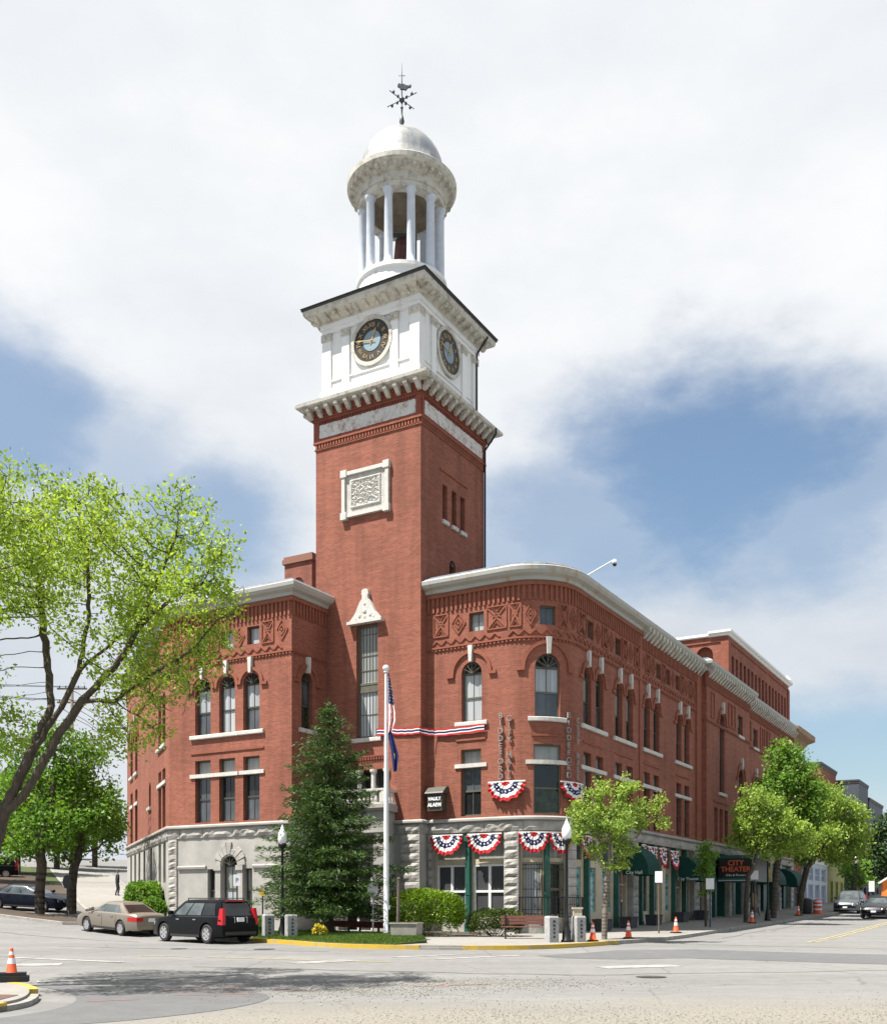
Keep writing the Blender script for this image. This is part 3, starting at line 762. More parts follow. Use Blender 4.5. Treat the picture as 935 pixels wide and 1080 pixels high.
# clock stage
SP = Path([('L', P(5.66, .3), P(.3, .3)), ('L', P(.3, .3), P(.3, 5.86)), ('L', P(.3, 5.86), P(5.66, 5.86)), ('L', P(5.66, 5.86), P(5.66, .3))], True)
S4 = SP.k[4]
mb = MB(); wall(mb, SP, 0, S4, 26.0, 30.7, []); mk('clock_stage', mb, M['white_paint'], HALL)
mb = MB()
dbox(mb, SP, 0, S4, 26.2, 26.75, -.01, .16); dbox(mb, SP, 0, S4, 26.75, 26.85, -.01, .10)
dbox(mb, SP, 0, S4, 29.55, 29.75, -.01, .10); dbox(mb, SP, 0, S4, 29.75, 29.98, -.01, .16)
for k in range(4):
    a, b = SP.k[k], min(SP.k[k+1], S4)
    for c in (a+.21, a+1.3, b-1.3, b-.21):
        c0, c1 = max(a, c-.21), min(b, c+.21)
        dbox(mb, SP, c0, c1, 26.85, 29.55, -.01, .09)
    for q0, q1 in ((a+.42, a+1.09), (b-1.09, b-.42), (a+1.51, b-1.51)):
        dbox(mb, SP, q0, q1, 27.2, 27.26, -.01, .06)
mk('stage_trim', mb, M['white_paint'], HALL)
for k in range(2):
    a, b = SP.k[k], SP.k[k+1]
    for c in (a+.21, a+1.3, b-1.3, b-.21):
        mb = MB(); dbox(mb, SP, max(a-.0, c-.24), min(b, c+.24), 29.18, 29.54, -.01, .13)
        for sx in (-.13, .13): mb.sphere(SP.pt(c+sx, .13, 29.32), .09, 8)
        mk('pilaster_capital', mb, M['worn_white'], HALL)
UE = [(0, 29.98), (.16, 29.98), (.2, 30.1), (.3, 30.18), (.70, 30.3), (.75, 30.38), (.77, 30.56), (.0, 30.62)]
mb = MB(); sweep(mb, SP, 0, S4, UE); ev = mk('upper_eave', mb, M['worn_white'], HALL)
mb = MB()
for k in range(4):
    a, b = SP.k[k], SP.k[k+1]
    for i in range(11):
        c = a-.45+(b-a+.9)*(i+.5)/11
        o, nn = SP._n(k, c); mb.sphere((o[0]+nn[0]*.5, o[1]+nn[1]*.5, 30.2), .13, 8)
        f = lambda x, d, z: (o[0]-nn[1]*x+nn[0]*d, o[1]+nn[0]*x+nn[1]*d, z)
        mb.hexa([f(-.1, .2, 30.06), f(.1, .2, 30.06), f(.1, .64, 30.18), f(-.1, .64, 30.18), f(-.1, .2, 30.3), f(.1, .2, 30.3), f(.1, .64, 30.3), f(-.1, .64, 30.3)])
mk('modillions', mb, M['worn_white'], ev, local=True)
mb = MB(); sweep(mb, SP, 0, S4, [(.0, 30.62), (.77, 30.565), (.83, 30.58), (.83, 30.66), (.0, 30.78)]); mk('roof_edge', mb, M['dark_edge'], ev, local=True)
mb = MB(); mb.add([P(-.6, -.6)+(30.66,), P(6.5, -.6)+(30.66,), P(6.5, 6.7)+(30.66,), P(-.6, 6.7)+(30.66,), P(2.98, 3.1)+(31.2,)], [(1, 0, 4), (2, 1, 4), (3, 2, 4), (0, 3, 4)])
mk('stage_roof', mb, M['roof'], HALL)
def clock(k, c):
    o, n = SP._n(k, c); t = (-n[1], n[0])
    f = lambda x, z, d: (o[0]+t[0]*x+n[0]*d, o[1]+t[1]*x+n[1]*d, 28.56+z)
    def disc(r, d, name, mat, par, r0=0, dz=.04, n_=40):
        b = MB(); vs = []
        for i in range(n_):
            a = 2*math.pi*i/n_; vs += [f(r*math.cos(a), r*math.sin(a), d), f(r*math.cos(a), r*math.sin(a), d-dz), f(r0*math.cos(a), r0*math.sin(a), d), f(r0*math.cos(a), r0*math.sin(a), d-dz)]
        fs = []
        for i in range(n_):
            i2 = (i+1) % n_
            fs.append((4*i+1, 4*i2+1, 4*i2, 4*i))
            if r0: fs += [(4*i, 4*i2, 4*i2+2, 4*i+2), (4*i+2, 4*i2+2, 4*i2+3, 4*i+3)]
        if not r0: fs.append(tuple(4*i for i in range(n_)))
        b.add(vs, fs); return mk(name, b, M[mat], par, local=par is not HALL)
    ck = disc(1.18, .12, 'clock_surround', 'worn_white', HALL, 1.0, .13)
    disc(1.0, .05, 'dial', 'clock_black', ck, .0, .05); disc(.48, .065, 'dial_center', 'clock_center', ck, 0, .01); 
    b = MB()
    for hh, s in enumerate(('XII', 'I', 'II', 'III', 'IV', 'V', 'VI', 'VII', 'VIII', 'IX', 'X', 'XI')):
        a = math.pi/2-2*math.pi*hh/12
        up = Vector(f(math.cos(a), math.sin(a), 0))-Vector(f(0, 0, 0)); rt = Vector(f(math.sin(a), -math.cos(a), 0))-Vector(f(0, 0, 0))
        text_mb(b, s, .30 if len(s) < 4 else .24, f(.74*math.cos(a), .74*math.sin(a), .06), rt, up, .012, bold=.0)
    mk('numerals', b, M['gold'], ck, local=True)
    def hand(an, l, w, d, name):
        b = MB(); a = math.pi/2-an; ux, uz = math.cos(a), math.sin(a); px, pz = -uz, ux
        q = [(-.18, w*.6), (l*.6, w), (l*.75, w*1.7), (l, .005)]
        vs = [f(ux*u+px*v, uz*u+pz*v, dd) for dd in (d, d+.015) for u, v in q+[(u, -v) for u, v in q[::-1]]]
        k2 = 8; b.add(vs, [tuple(range(8, 16)), tuple(range(8))[::-1]]+[(i, (i+1) % 8, 8+(i+1) % 8, 8+i) for i in range(8)])
        mk(name, b, M['gold' if name == 'minute_hand' else 'gold'], ck, local=True)
    hand(2*math.pi*(.78/12), .60, .035, .08, 'hour_hand'); hand(2*math.pi*(46.5/60), .92, .025, .11, 'minute_hand')
clock(0, 5.66-2.86); clock(1, 5.36+2.72)
# ---- cupola
C0 = P(2.98, 3.1)+(0,)
mb = MB(); mb.lathe(C0, [(2.3, 30.7), (2.3, 31.5), (2.16, 31.55), (2.16, 32.35), (2.26, 32.42), (2.26, 32.6), (.1, 32.62)], 40); mk('cupola_base', mb, M['white_paint'], HALL)
for i in range(11):
    a = R(270-30+12.8+32.727*i); c = (C0[0]+1.93*math.cos(a), C0[1]+1.93*math.sin(a), 0); mb = MB()
    mb.lathe(c, [(.28, 32.6), (.28, 32.72), (.22, 32.76), (.215, 33.0), (.195, 36.0), (.22, 36.04), (.28, 36.14), (.28, 36.24)], 14)
    mk('column', mb, M['column_white'], HALL, True)
mb = MB(); mb.lathe(C0, [(1.62, 36.22), (2.16, 36.22), (2.16, 36.5), (2.22, 36.52), (2.22, 36.95), (2.3, 37.0), (2.4, 37.1), (2.62, 37.18), (2.72, 37.28), (2.74, 37.5), (2.66, 37.58), (2.2, 37.8)], 48)
en = mk('cupola_cornice', mb, M['worn_white'], HALL)
mb = MB()
for i in range(34):
    a = 2*math.pi*i/34; ax = (math.cos(a), math.sin(a)); ay = (-ax[1], ax[0])
    mb.obox(C0, ax, ay, 2.2, 2.58, -.09, .09, 37.0, 37.17)
mk('modillions', mb, M['worn_white'], en, local=True)
mb = MB(); mb.lathe(C0, [(1.64, 36.2), (1.64, 36.7), (1.5, 37.2), (1.0, 37.6), (.05, 37.8)], 32); mk('cupola_ceiling', mb, M['soffit'], en, local=True)
mb = MB(); pr = [(2.2, 37.75), (2.2, 38.0)]+[(2.12*math.cos(R(a)), 38.0+2.2*math.sin(R(a))) for a in range(0, 90, 9)]+[(.05, 40.2)]
mb.lathe(C0, pr, 48); mk('dome', mb, M['dome'], HALL, True)
mb = MB(); mb.lathe(C0, [(.55, 33.3), (.56, 33.4), (.42, 33.8), (.36, 34.5), (.32, 34.9), (.1, 35.05), (.02, 35.08)], 20); mk('bell', mb, M['bronze'], HALL, True)
mb = MB(); mb.box(C0[0]-.75, C0[0]-.65, C0[1]-.06, C0[1]+.06, 32.6, 35.1); mb.box(C0[0]+.65, C0[0]+.75, C0[1]-.06, C0[1]+.06, 32.6, 35.1); mb.box(C0[0]-.75, C0[0]+.75, C0[1]-.07, C0[1]+.07, 35.1, 35.25)
mk('bell_frame', mb, M['iron_gray'], HALL)
mb = MB()
mb.lathe(C0, [(.05, 40.15), (.12, 40.20), (.14, 40.30), (.12, 40.40), (.05, 40.45), (.05, 40.60), (.13, 40.85), (.09, 41.05), (.045, 41.20), (.04, 41.50), (.08, 41.55), (.04, 41.60), (.035, 42.25), (.03, 42.70), (.015, 43.30), (.004, 43.80)], 10)
zc = 41.95
for k in range(4):
    a = R(52+90*k); ux, uy = math.cos(a), math.sin(a)
    e = (C0[0]+ux*.95, C0[1]+uy*.75, zc); mb.tube((C0[0], C0[1], zc), e, .02)
    mb.sphere((C0[0]+ux*.3, C0[1]+uy*.3, zc), .07, 8, sz=1.3); mb.sphere((C0[0]+ux*.64, C0[1]+uy*.64, zc), .07, 8, sz=1.3)
mb.sphere((C0[0], C0[1], zc), .14, 10)
mb.tube((C0[0]-.16, C0[1], 43.15), (C0[0]+.16, C0[1], 43.15), .015)
wv = mk('weathervane', mb, M['iron_gray'], HALL, True)
mb = MB(); o1 = [(-.3, 42.70), (-.2, 42.82), (-.05, 42.76), (.1, 42.78), (.3, 42.68), (.5, 42.66), (.62, 42.74), (.66, 42.66), (.6, 42.54), (.45, 42.54), (.36, 42.44), (.26, 42.34), (.14, 42.40), (.0, 42.42), (-.1, 42.40), (-.16, 42.54), (-.3, 42.60)]
o1 = [(x*.72, 42.6+(z-42.6)*.72) for x, z in o1]; n = len(o1); mb.add([(C0[0]+x, C0[1]-.04, z) for x, z in o1]+[(C0[0]+x, C0[1]+.04, z) for x, z in o1], [tuple(range(n))[::-1], tuple(range(n, 2*n))]+[(i, (i+1) % n, n+(i+1) % n, n+i) for i in range(n)])
mk('vane_figure', mb, M['iron_gray'], wv, local=True)
# downpipes at the tower's far edge
mb = MB(); a = P(-.75, 6.1); b = P(-.12, 6.1)
mb.tube(a+(25.9,), a+(25.6,), .05); mb.tube(a+(25.6,), b+(24.9,), .05); mb.tube(b+(24.9,), b+(17,), .05); mk('downpipe', mb, M['black_iron'], HALL); mb = MB()
a = P(-.5, 5.7); b = P(.18, 5.76); mb.tube(a+(30.4,), b+(29.7,), .05); mb.tube(b+(29.7,), b+(26.4,), .05)
mk('downpipe', mb, M['black_iron'], HALL)
# ---- right front, rounded corner, side wall
holes = []
holes.append(window(CP, 2.35, 1.04, 10.05, 12.76, True, 'glass_blind', 'glass_blind', 'frame_olive', hood=True, hoodr=1.05, sillw=.3))
holes.append(window(CP, 2.32, 1.04, 5.78, 8.8, False, 'glass_gray', 'glass_dark', 'frame_olive', transom=8.06, sill=False, sillw=.3))
holes.append(window(CP, PC, 1.2, 10.05, 12.85, True, 'glass_blind', 'glass_gray', 'frame_olive', hood=True, hoodr=1.18, sillw=.3, flat=True))
holes.append(window(CP, PC, 1.3, 5.78, 8.85, False, 'glass_dark', 'glass_green', 'frame_olive', transom=8.06, sill=False, sillw=.35, flat=True, vert=False))
side_c = (4.1, 5.65, 8.2, 9.75, 12.4, 13.95, 17.95, 19.5)
for k, t in enumerate(side_c):
    holes.append(window(CP, ct(t), .98, 10.05, 12.76, True, 'glass_dark', 'glass_dark', sillw=.3, hood=True, hoodr=.74, fan=False, ends=((-1,), (1,))[k % 2]))
    holes.append(window(CP, ct(t), .95, 5.78, 8.8, False, 'glass_dark', 'glass_dark', transom=8.06, sill=False, sillw=.3))
fw = [2.6, PC, ct(4.5), ct(8.1), ct(14.3), ct(16.0), ct(17.7)]
for p in fw:
    holes.append(window(CP, p, .76, 14.12, 14.97, False, 'glass_blind2' if p < 3 else 'glass_gray', 'glass_blind' if p < 3 else 'glass_gray', mid=False, sill=False, fw=.06, flat=abs(p-PC) < .1, frame='frame_olive'))
mb = MB(); wall(mb, CP, 0, CP.k[3], 5.55, 16.1, holes); mk('brick_wall', mb, M['brick'], HALL)
for p in (2.32, PC): slit(CP, p, 9.2, 1.5)
for t in (4.87, 8.97, 13.17, 18.72): slit(CP, ct(t), 9.2, 2.6)
ledge(CP, 0, CP.k[3], 5)
cornice(CP, 0, CP.k[3], 'rust_cornice', (ct(11.4), CP.k[3]))
corbels(CP, .02, CP.k[3], 15.2, 15.86); dentils(CP, .02, CP.k[3], 13.42)
sk = [(p-.46, p+.46) for p in fw]
frieze(CP, .3, ARC0, 13.62, 15.12, sk); frieze(CP, ARC0, ARC1, 13.62, 15.12, sk, 'frieze'); frieze(CP, ARC1, CP.k[3], 13.62, 15.12, sk)
mb = MB(); dbox(mb, CP, ct(11.15), ct(11.55), 5.7, 15.9, -.01, .06); mk('brick_pier', mb, M['terracotta'], HALL); mb = MB(); dbox(mb, CP, ct(21.2), ct(22.2)-.002, 5.7, 15.9, -.01, .12); mk('brick_pier', mb, M['terracotta'], HALL)
# ---- pavilion and the far bays
holes = [window(PV, pv(25.7), 1.15, 8.93, 14.0, True, 'glass_gray', 'glass_dark', hood=True, hoodr=.95, fan=False, sillw=.25),
         window(PV, pv(30.5), 1.35, 5.78, 11.0, True, 'glass_dark', 'glass_dark', hood=True, hoodr=1.1, fan=False, sill=False),
         window(PV, pv(30.3), 1.3, 13.25, 14.6, False, 'glass_blind2', 'glass_gray', sillw=.1), window(PV, pv(36.2), 1.3, 13.25, 14.6, False, 'glass_blind2', 'glass_gray', sillw=.1),
         window(PV, pv(42.0), 1.3, 13.25, 14.6, False, 'glass_blind2', 'glass_gray', sillw=.1), window(PV, pv(36.2), 1.35, 5.78, 11.0, True, 'glass_dark', 'glass_dark', hood=True, hoodr=1.1, fan=False, sill=False),
         window(PV, pv(42.0), 1.35, 5.78, 11.0, True, 'glass_dark', 'glass_dark', hood=True, hoodr=1.1, fan=False, sill=False)]
for t in (24.3, 25.5, 26.7): holes.append(window(PV, pv(t), .8, 5.8, 7.9, False, 'glass_dark', 'glass_dark', sill=False))
mb = MB(); wall(mb, PV, 0, PV.k[4], 5.55, 16.1, holes); mk('brick_wall', mb, M['brick'], HALL)
slit(PV, pv(25.5), 8.25, 3.6)
ledge(PV, .0, PV.k[4], 6); cornice(PV, 0, PV.k[4], 'cornice', (.45, PV.k[4]))
corbels(PV, 0, PV.k[4], 15.2, 15.86); dentils(PV, 0, PV.k[4], 13.0)
for t in (23.5, 27.6, 28.5, 33.4, 34.4, 38.0, 39.2, 40.3, 44.2, 45.4, 46.6):
    mb = MB()
    for q in (-.35, .35): dbox(mb, PV, pv(t)+q-.04, pv(t)+q+.04, 13.4, 15.0, -.01, .06)
    for z in (13.4, 14.92): dbox(mb, PV, pv(t)-.31, pv(t)+.31, z, z+.08, -.01, .058)
    mk('frieze_tile', mb, M['terracotta'], HALL)

# ---- ground floor: stone piers, green iron columns, cream shop fronts
sh = MB(); holes = []; frames = []
def shop(p0, p1, z0=1.15, z1=3.58, mats=('glass_gray',), nx=1, nz=1, fr='frame_white', tr=True, grille=False, path=None, poster=False):
    path = path or CP; pc, w = .5*(p0+p1), p1-p0
    holes.append(outl(pc, w, z0, z1, False))
    mb = MB(); ringpart(mb, path, outl(pc, w+.04, z0-.02, z1+.02, False), outl(pc, w-.16, z0+.08, z1-.08, False), -.43, -.33)
    for i in range(1, nx): dbox(mb, path, p0+w*i/nx-.06, p0+w*i/nx+.06, z0+.08, z1-.08, -.44, -.335)
    for i in range(1, nz): dbox(mb, path, p0+.08, p1-.08, z0+(z1-z0)*i/nz-.05, z0+(z1-z0)*i/nz+.05, -.45, -.34)
    o = mk('shop_window', mb, M[fr], HALL)
    mb = MB(); dbox(mb, path, p0+.05, p1-.05, z0+.05, z1-.05, -.47, -.41); mk('pane', mb, M[mats[0]], o, local=True)
    if grille:
        mb = MB(); n = int(w/.13)
        for i in range(n+1): 
            c = p0+.03+(w-.06)*i/n; dbox(mb, path, c-.012, c+.012, z0, z1, -.24, -.216)
        for q in (z0+.1, z0+.3, (z0+z1)/2, z1-.3, z1-.1): dbox(mb, path, p0, p1, q-.015, q+.015, -.25, -.211)
        mk('window_grille', mb, M['black_iron'], o, local=True)
    if tr:
        holes.append(outl(pc, w, 3.85, 4.85, False))
        mb = MB(); dbox(mb, path, p0-.02, p1+.02, 3.83, 4.87, -.47, -.40); mk('transom_light', mb, M['glass_blind2' if path is CP and p1 < 8 else 'glass_gray'], o, local=True)
shop(.38, 1.92, nx=2, nz=2, mats=('glass_screen',)); shop(2.3, 3.9, nx=2, nz=2, mats=('glass_screen',))
shop(4.82, 5.82, 1.25, 3.65, ('glass_blind',), fr='cream', grille=True); shop(6.2, 7.0, 1.25, 3.65, ('glass_green',), fr='cream', grille=True, nz=2)
for a, b, mt in ((3.1, 4.2, 'glass_teal'), (4.85, 6.05, 'glass_teal'), (6.75, 8.05, 'glass_teal'), (11.25, 11.7, 'glass_shop'), (12.15, 13.5, 'glass_shop'), (14.1, 15.1, 'glass_shop'), (16.0, 17.2, 'glass_teal')):
    shop(ct(a), ct(b), 1.35, 3.6, (mt,), fr='cream', tr=True)
doors = [(8.75, 10.1, 'glass_blind2'), (18.1, 19.3, 'glass_dark'), (19.9, 20.9, 'glass_dark')]
for a, b, mt in doors:
    pc, w = ct(.5*(a+b)), b-a
    holes.append(outl(pc, w, .45, 3.55, False))
    mb = MB(); ringpart(mb, CP, outl(pc, w+.1, .4, 3.6, False), outl(pc, w-.22, .55, 3.42, False), -.5, -.28)
    dbox(mb, CP, pc-w/2+.1, pc+w/2-.1, 2.75, 2.85, -.52, -.36); o = mk('shop_door', mb, M['cream'], HALL)
    mb = MB(); dbox(mb, CP, pc-w/2+.05, pc+w/2-.05, .45, 3.5, -.62, -.55); mk('door_leaf', mb, M[mt], o, local=True)
mb = MB(); wall(mb, CP, .05, CP.k[3], -.6, 5.0, holes, -.32, .12); mk('shop_front', mb, M['cream'], HALL)
mb = MB(); dbox(mb, CP, .06, ct(2.0), -.6, .95, -.40, -.285); mk('shop_plinth', mb, M['granite'], HALL)
mb = MB()
for a, b in ((0.02, .3), (3.98, 4.7)):
    mb = MB(); rough_blocks(mb, CP, a, b, .15, 5.02, -.4, .08, .42, int(a*7)+3); mk('stone_pier', mb, M['granite'], HALL)
for a, b in ((7.06, 7.8), (ct(10.25), ct(11.1)), (ct(20.95), ct(22.2)-.01)):
    mb = MB(); rough_blocks(mb, CP, a, b, .15, 5.02, -.4, .06, .42, int(a*7)+3); mk('stone_pier', mb, M['granite'], HALL)
mb = MB(); dbox(mb, CP, ct(15.25), ct(15.85), -.2, 5.0, -.35, -.12); mk('cream_pier', mb, M['cream'], HALL)
for p in (2.1, PC, ct(4.52), ct(8.4), ct(11.92), ct(13.8), ct(17.6), ct(19.6)):
    mb = MB(); dbox(mb, CP, p-.14, p+.14, -.3, .9, -.34, -.02); dbox(mb, CP, p-.10, p+.10, .9, 4.6, -.34, -.06); dbox(mb, CP, p-.16, p+.16, 4.6, 5.0, -.34, .0)
    dbox(mb, CP, p-.13, p+.13, 2.2, 2.32, -.34, -.04); mk('iron_column', mb, M['green_iron'], HALL)
holes = []
mb = MB(); 
for a, b in ((24.0, 25.2), (25.6, 27.4), (28.4, 29.6), (30.2, 31.6), (35.0, 36.6), (38.0, 40.0), (41.4, 43.0), (45.5, 47.0)):
    holes.append(outl(pv(.5*(a+b)), b-a, .5, 4.2, False))
wall(mb, PV, 0, PV.k[4], -.4, 5.0, holes, -.3, .5); mk('theater_front', mb, M['green_iron'], HALL)
mb = MB(); dbox(mb, PV, .5, PV.k[4]-.1, -.2, 5.0, -.95, -.75); mk('theater_doors', mb, M['glass_shop'], HALL)
mb = MB()
for a, b in ((22.25, 23.3), (27.5, 28.2), (31.8, 32.78), (33.6, 34.6), (37.0, 37.7), (44.0, 44.8), (48.4, 49.3)):
    mb = MB(); rough_blocks(mb, PV, pv(a), pv(b), .3, 5.02, -.35, .06, .42, int(a*3)); mk('stone_pier', mb, M['granite'], HALL)
# ---- entrance porch with its balcony, at the foot of the tower
q = lambda s: 5.97-s
mb = MB()
sweep(mb, TP, q(4.75), q(1.25), [(-.05, 6.05), (1.0, 6.08), (1.1, 6.16), (1.2, 6.2), (1.2, 6.36), (-.05, 6.38)]); dbox(mb, TP, q(4.6), q(1.4), 5.1, 6.06, -.3, .95)
for s in (4.3, 1.7): dbox(mb, TP, q(s)-.3, q(s)+.3, -.2, 5.1, .35, .92)
for s in (4.4, 1.6): dbox(mb, TP, q(s)-.2, q(s)+.2, -.2, 5.1, -.02, .35)
po = mk('porch', mb, M['ashlar'], HALL)
mb = MB()
def rail(path, a, b, d0, d1):
    dbox(mb, path, a, b, 6.38, 6.46, d0, d1); dbox(mb, path, a, b, 6.98, 7.1, d0, d1)
for a, b in ((4.7, 1.3),):
    dbox(mb, TP, q(a), q(b), 6.381, 6.46, .93, 1.12); dbox(mb, TP, q(a), q(b), 6.98, 7.1, .93, 1.12)
    for s in (4.6, 2.98, 1.4): dbox(mb, TP, q(s)-.13, q(s)+.13, 6.46, 6.98, .92, 1.13)
    n = 14
    for i in range(n):
        s = a-.25-(a-b-.5)*i/(n-1)
        if min(abs(s-k) for k in (4.6, 2.98, 1.4)) < .16: continue
        c = TP.pt(q(s), 1.02, 0); mb.lathe(c, [(.04, 6.46), (.075, 6.58), (.045, 6.76), (.04, 6.9), (.06, 6.98)], 8)
    for s in (a-.1, b+.1):
        dbox(mb, TP, q(s)-.09, q(s)+.09, 6.382, 6.46, .0, .93); dbox(mb, TP, q(s)-.09, q(s)+.09, 6.98, 7.1, .0, .93)
        for d in (.2, .42, .64): mb.lathe(TP.pt(q(s), d, 0), [(.04, 6.46), (.075, 6.58), (.045, 6.76), (.04, 6.9), (.06, 6.98)], 8)
mk('balustrade', mb, M['white_stone'], po, local=True)
mb = MB()
for s in (3.38, 2.58, 4.12, 1.84):
    mb = MB(); mb.lathe(TP.pt(q(s), .02, 0), [(.15, 6.38), (.13, 6.5), (.11, 7.9), (.13, 7.95), (.18, 8.03), (.18, 8.14)], 12); mk('balcony_column', mb, M['white_stone'], HALL)
mb = MB()
for i in range(15):
    c = q(4.15)+2.3*(i+.5)/15; dbox(mb, TP, c-.045, c+.045, 8.6, 8.74, -.01, .07)
dbox(mb, TP, q(4.15), q(1.85), 8.74, 8.8, -.01, .08); mk('dentil_band', mb, M['terracotta_dark'], HALL)
mb = MB(); ringpart(mb, TP, outl(q(3.0), 2.4, .3, 3.6, False), outl(q(3.0), 2.1, .3, 3.45, False), .0, .14)
for s in (3.4, 2.6): dbox(mb, TP, q(s)-.06, q(s)+.06, .3, 3.45, .0, .12)
dbox(mb, TP, q(3.0)-1.05, q(3.0)+1.05, 2.6, 2.72, .0, .11); en = mk('entrance_door', mb, M['frame_white'], HALL)
mb = MB(); dbox(mb, TP, q(3.0)-1.1, q(3.0)+1.1, .3, 3.5, .01, .06); mk('pane', mb, M['glass_dark'], en, local=True)
# ---- roof, chimney, the tall stage house at the back
mb = MB()
def poly(pts, z, m=0): mb.add([(x, y, z) for x, y in pts], [tuple(range(len(pts)))], m)
arc = [CP.pt(p, -.3, 0)[:2] for p in CP.stations(ARC0, ARC1)]
poly([E1, A_, P(5.4, -2.63), P(5.4, .3), P(12, 14)], 16.9); poly([P(5.4, .28), P(0, .85)]+arc+[P(-6.2, 22.5), P(-6.5, 32), P(-6.2, 49.3), P(12, 49.3), P(12, 14)], 16.86)
mk('roof', mb, M['roof'], HALL)  # flat cap out of view from below, added to block light
mb = MB(); mb.uv = []
bp = Path([('L', P(-6.5, 49.35), P(12, 49.35)), ('L', P(12, 49.35), P(20, 25)), ('L', P(20, 25), E1)])
wall(mb, bp, 0, bp.k[3], -.6, 16.85, []); mk('unseen_rear_wall', mb, M['brick_dark'], HALL)  # windowless back walls, never seen, added to block light
c = (P(10.0, 11.0)); mb = MB(); c = P(10.2, 4.0)
ch = Path([('L', P(11.1, 4), P(9.25, 4)), ('L', P(9.25, 4), P(9.25, 5.5)), ('L', P(9.25, 5.5), P(11.1, 5.5)), ('L', P(11.1, 5.5), P(11.1, 4))], True)
wall(mb, ch, 0, ch.k[4], 16.5, 20.3, [outl(.92, .75, 17.3, 19.5, True), outl(1.85+.75, .6, 17.3, 19.5, True)], 0, .12); cm = mk('chimney', mb, M['brick_dark'], HALL)
mb = MB(); dbox(mb, ch, 0, ch.k[4], 20.3, 20.55, -.4, .1); dbox(mb, ch, 0, ch.k[4], 20.55, 20.7, -.4, .04); dbox(mb, ch, 0, ch.k[4], 16.5, 17.3, -.3, -.1); dbox(mb, ch, 0.1, ch.k[4]-.1, 17.2, 20.3, -.4, -.11)
mk('chimney_cap', mb, M['brick_dark'], cm, local=True)
S0, S1, Ta, Tb, HT = -4.0, 9.0, 38.0, 59.4, 22.2
sp = Path([('L', P(S1, Ta), P(S0, Ta)), ('L', P(S0, Ta), P(S0, Tb)), ('L', P(S0, Tb), P(S1, Tb)), ('L', P(S1, Tb), P(S1, Ta))], True)
holes = [outl(13-1.75, 1.3, 16.9, 21.5, True), outl(13-3.7, 1.3, 16.9, 21.5, True), outl(13-5.65, 1.3, 16.9, 21.5, True)]
for i in range(16): holes.append(outl(13+.9+(Tb-Ta-1.8)*(i+.5)/16, .72, 16.9, 20.9, False))
mb = MB(); wall(mb, sp, 0, sp.k[4], 16.5, HT, holes, 0, .45); mk('stage_house', mb, M['brick'], HALL)
mb = MB()
dbox(mb, sp, .1, 12.9, 16.8, 21.6, -.55, -.42); mk('blind_recess', mb, M['terracotta'], HALL); mb = MB(); dbox(mb, sp, 13.3, sp.k[2]-.2, 16.8, 21.1, -.55, -.42); mk('blind_recess', mb, M['frame_dark'], HALL)
mb = MB(); dbox(mb, sp, 0, sp.k[4], 21.75, 21.87, -.02, .08); dbox(mb, sp, 12.5, 13+.5, 16.9, 21.75, -.02, .10); dbox(mb, sp, sp.k[2]-.5, sp.k[2]+.4, 16.9, 21.75, -.02, .10); mk('brick_pier', mb, M['terracotta'], HALL)
mb = MB(); sweep(mb, sp, 11.6, sp.k[2]+.7, [(-.3, HT-.02), (.12, HT-.02), (.2, HT+.1), (.34, HT+.2), (.34, HT+.36), (-.3, HT+.42)]); sweep(mb, sp, 0, 11.6, [(-.3, HT-.02), (.12, HT), (.2, HT+.06), (.2, HT+.24), (-.3, HT+.26)])
mb.lathe(P(S0+.1, Tb-.1)+(HT+.4,), [(.35, 0), (.4, .2), (.15, .5), (.05, .6)], 8, capb=True)
mk('parapet', mb, M['frame_white'], HALL)
mb = MB(); poly([P(S0+.1, Ta+.1), P(S0+.1, Tb-.1), P(S1-.1, Tb-.1), P(S1-.1, Ta+.1)], HT-.1); mk('stage_roof', mb, M['roof'], HALL)
# ---- the name in upright metal letters, on the front and again on the side
def upright(path, p, z0, z1, word, size):
    mb = MB(); n = len(word)
    o, nn = path.pn(p); rt = (-nn[1], nn[0], 0)
    for i, ch_ in enumerate(word):
        if ch_ == ' ': continue
        z = z1-(z1-z0)*(i+.5)/n
        text_mb(mb, ch_, size, path.pt(p, .1, z), rt, (0, 0, 1), .04, bold=.0)
    mk('wall_lettering', mb, M['silver_letter'], HALL)
upright(CP, 3.88, 7.28, 10.32, 'BIDDEFORD', .36); upright(CP, 4.30, 7.28, 10.16, 'CITY HALL', .36)
upright(CP, ct(2.05), 7.35, 10.35, 'BIDDEFORD', .36); upright(CP, ct(2.75), 7.35, 10.2, 'CITY HALL', .36)
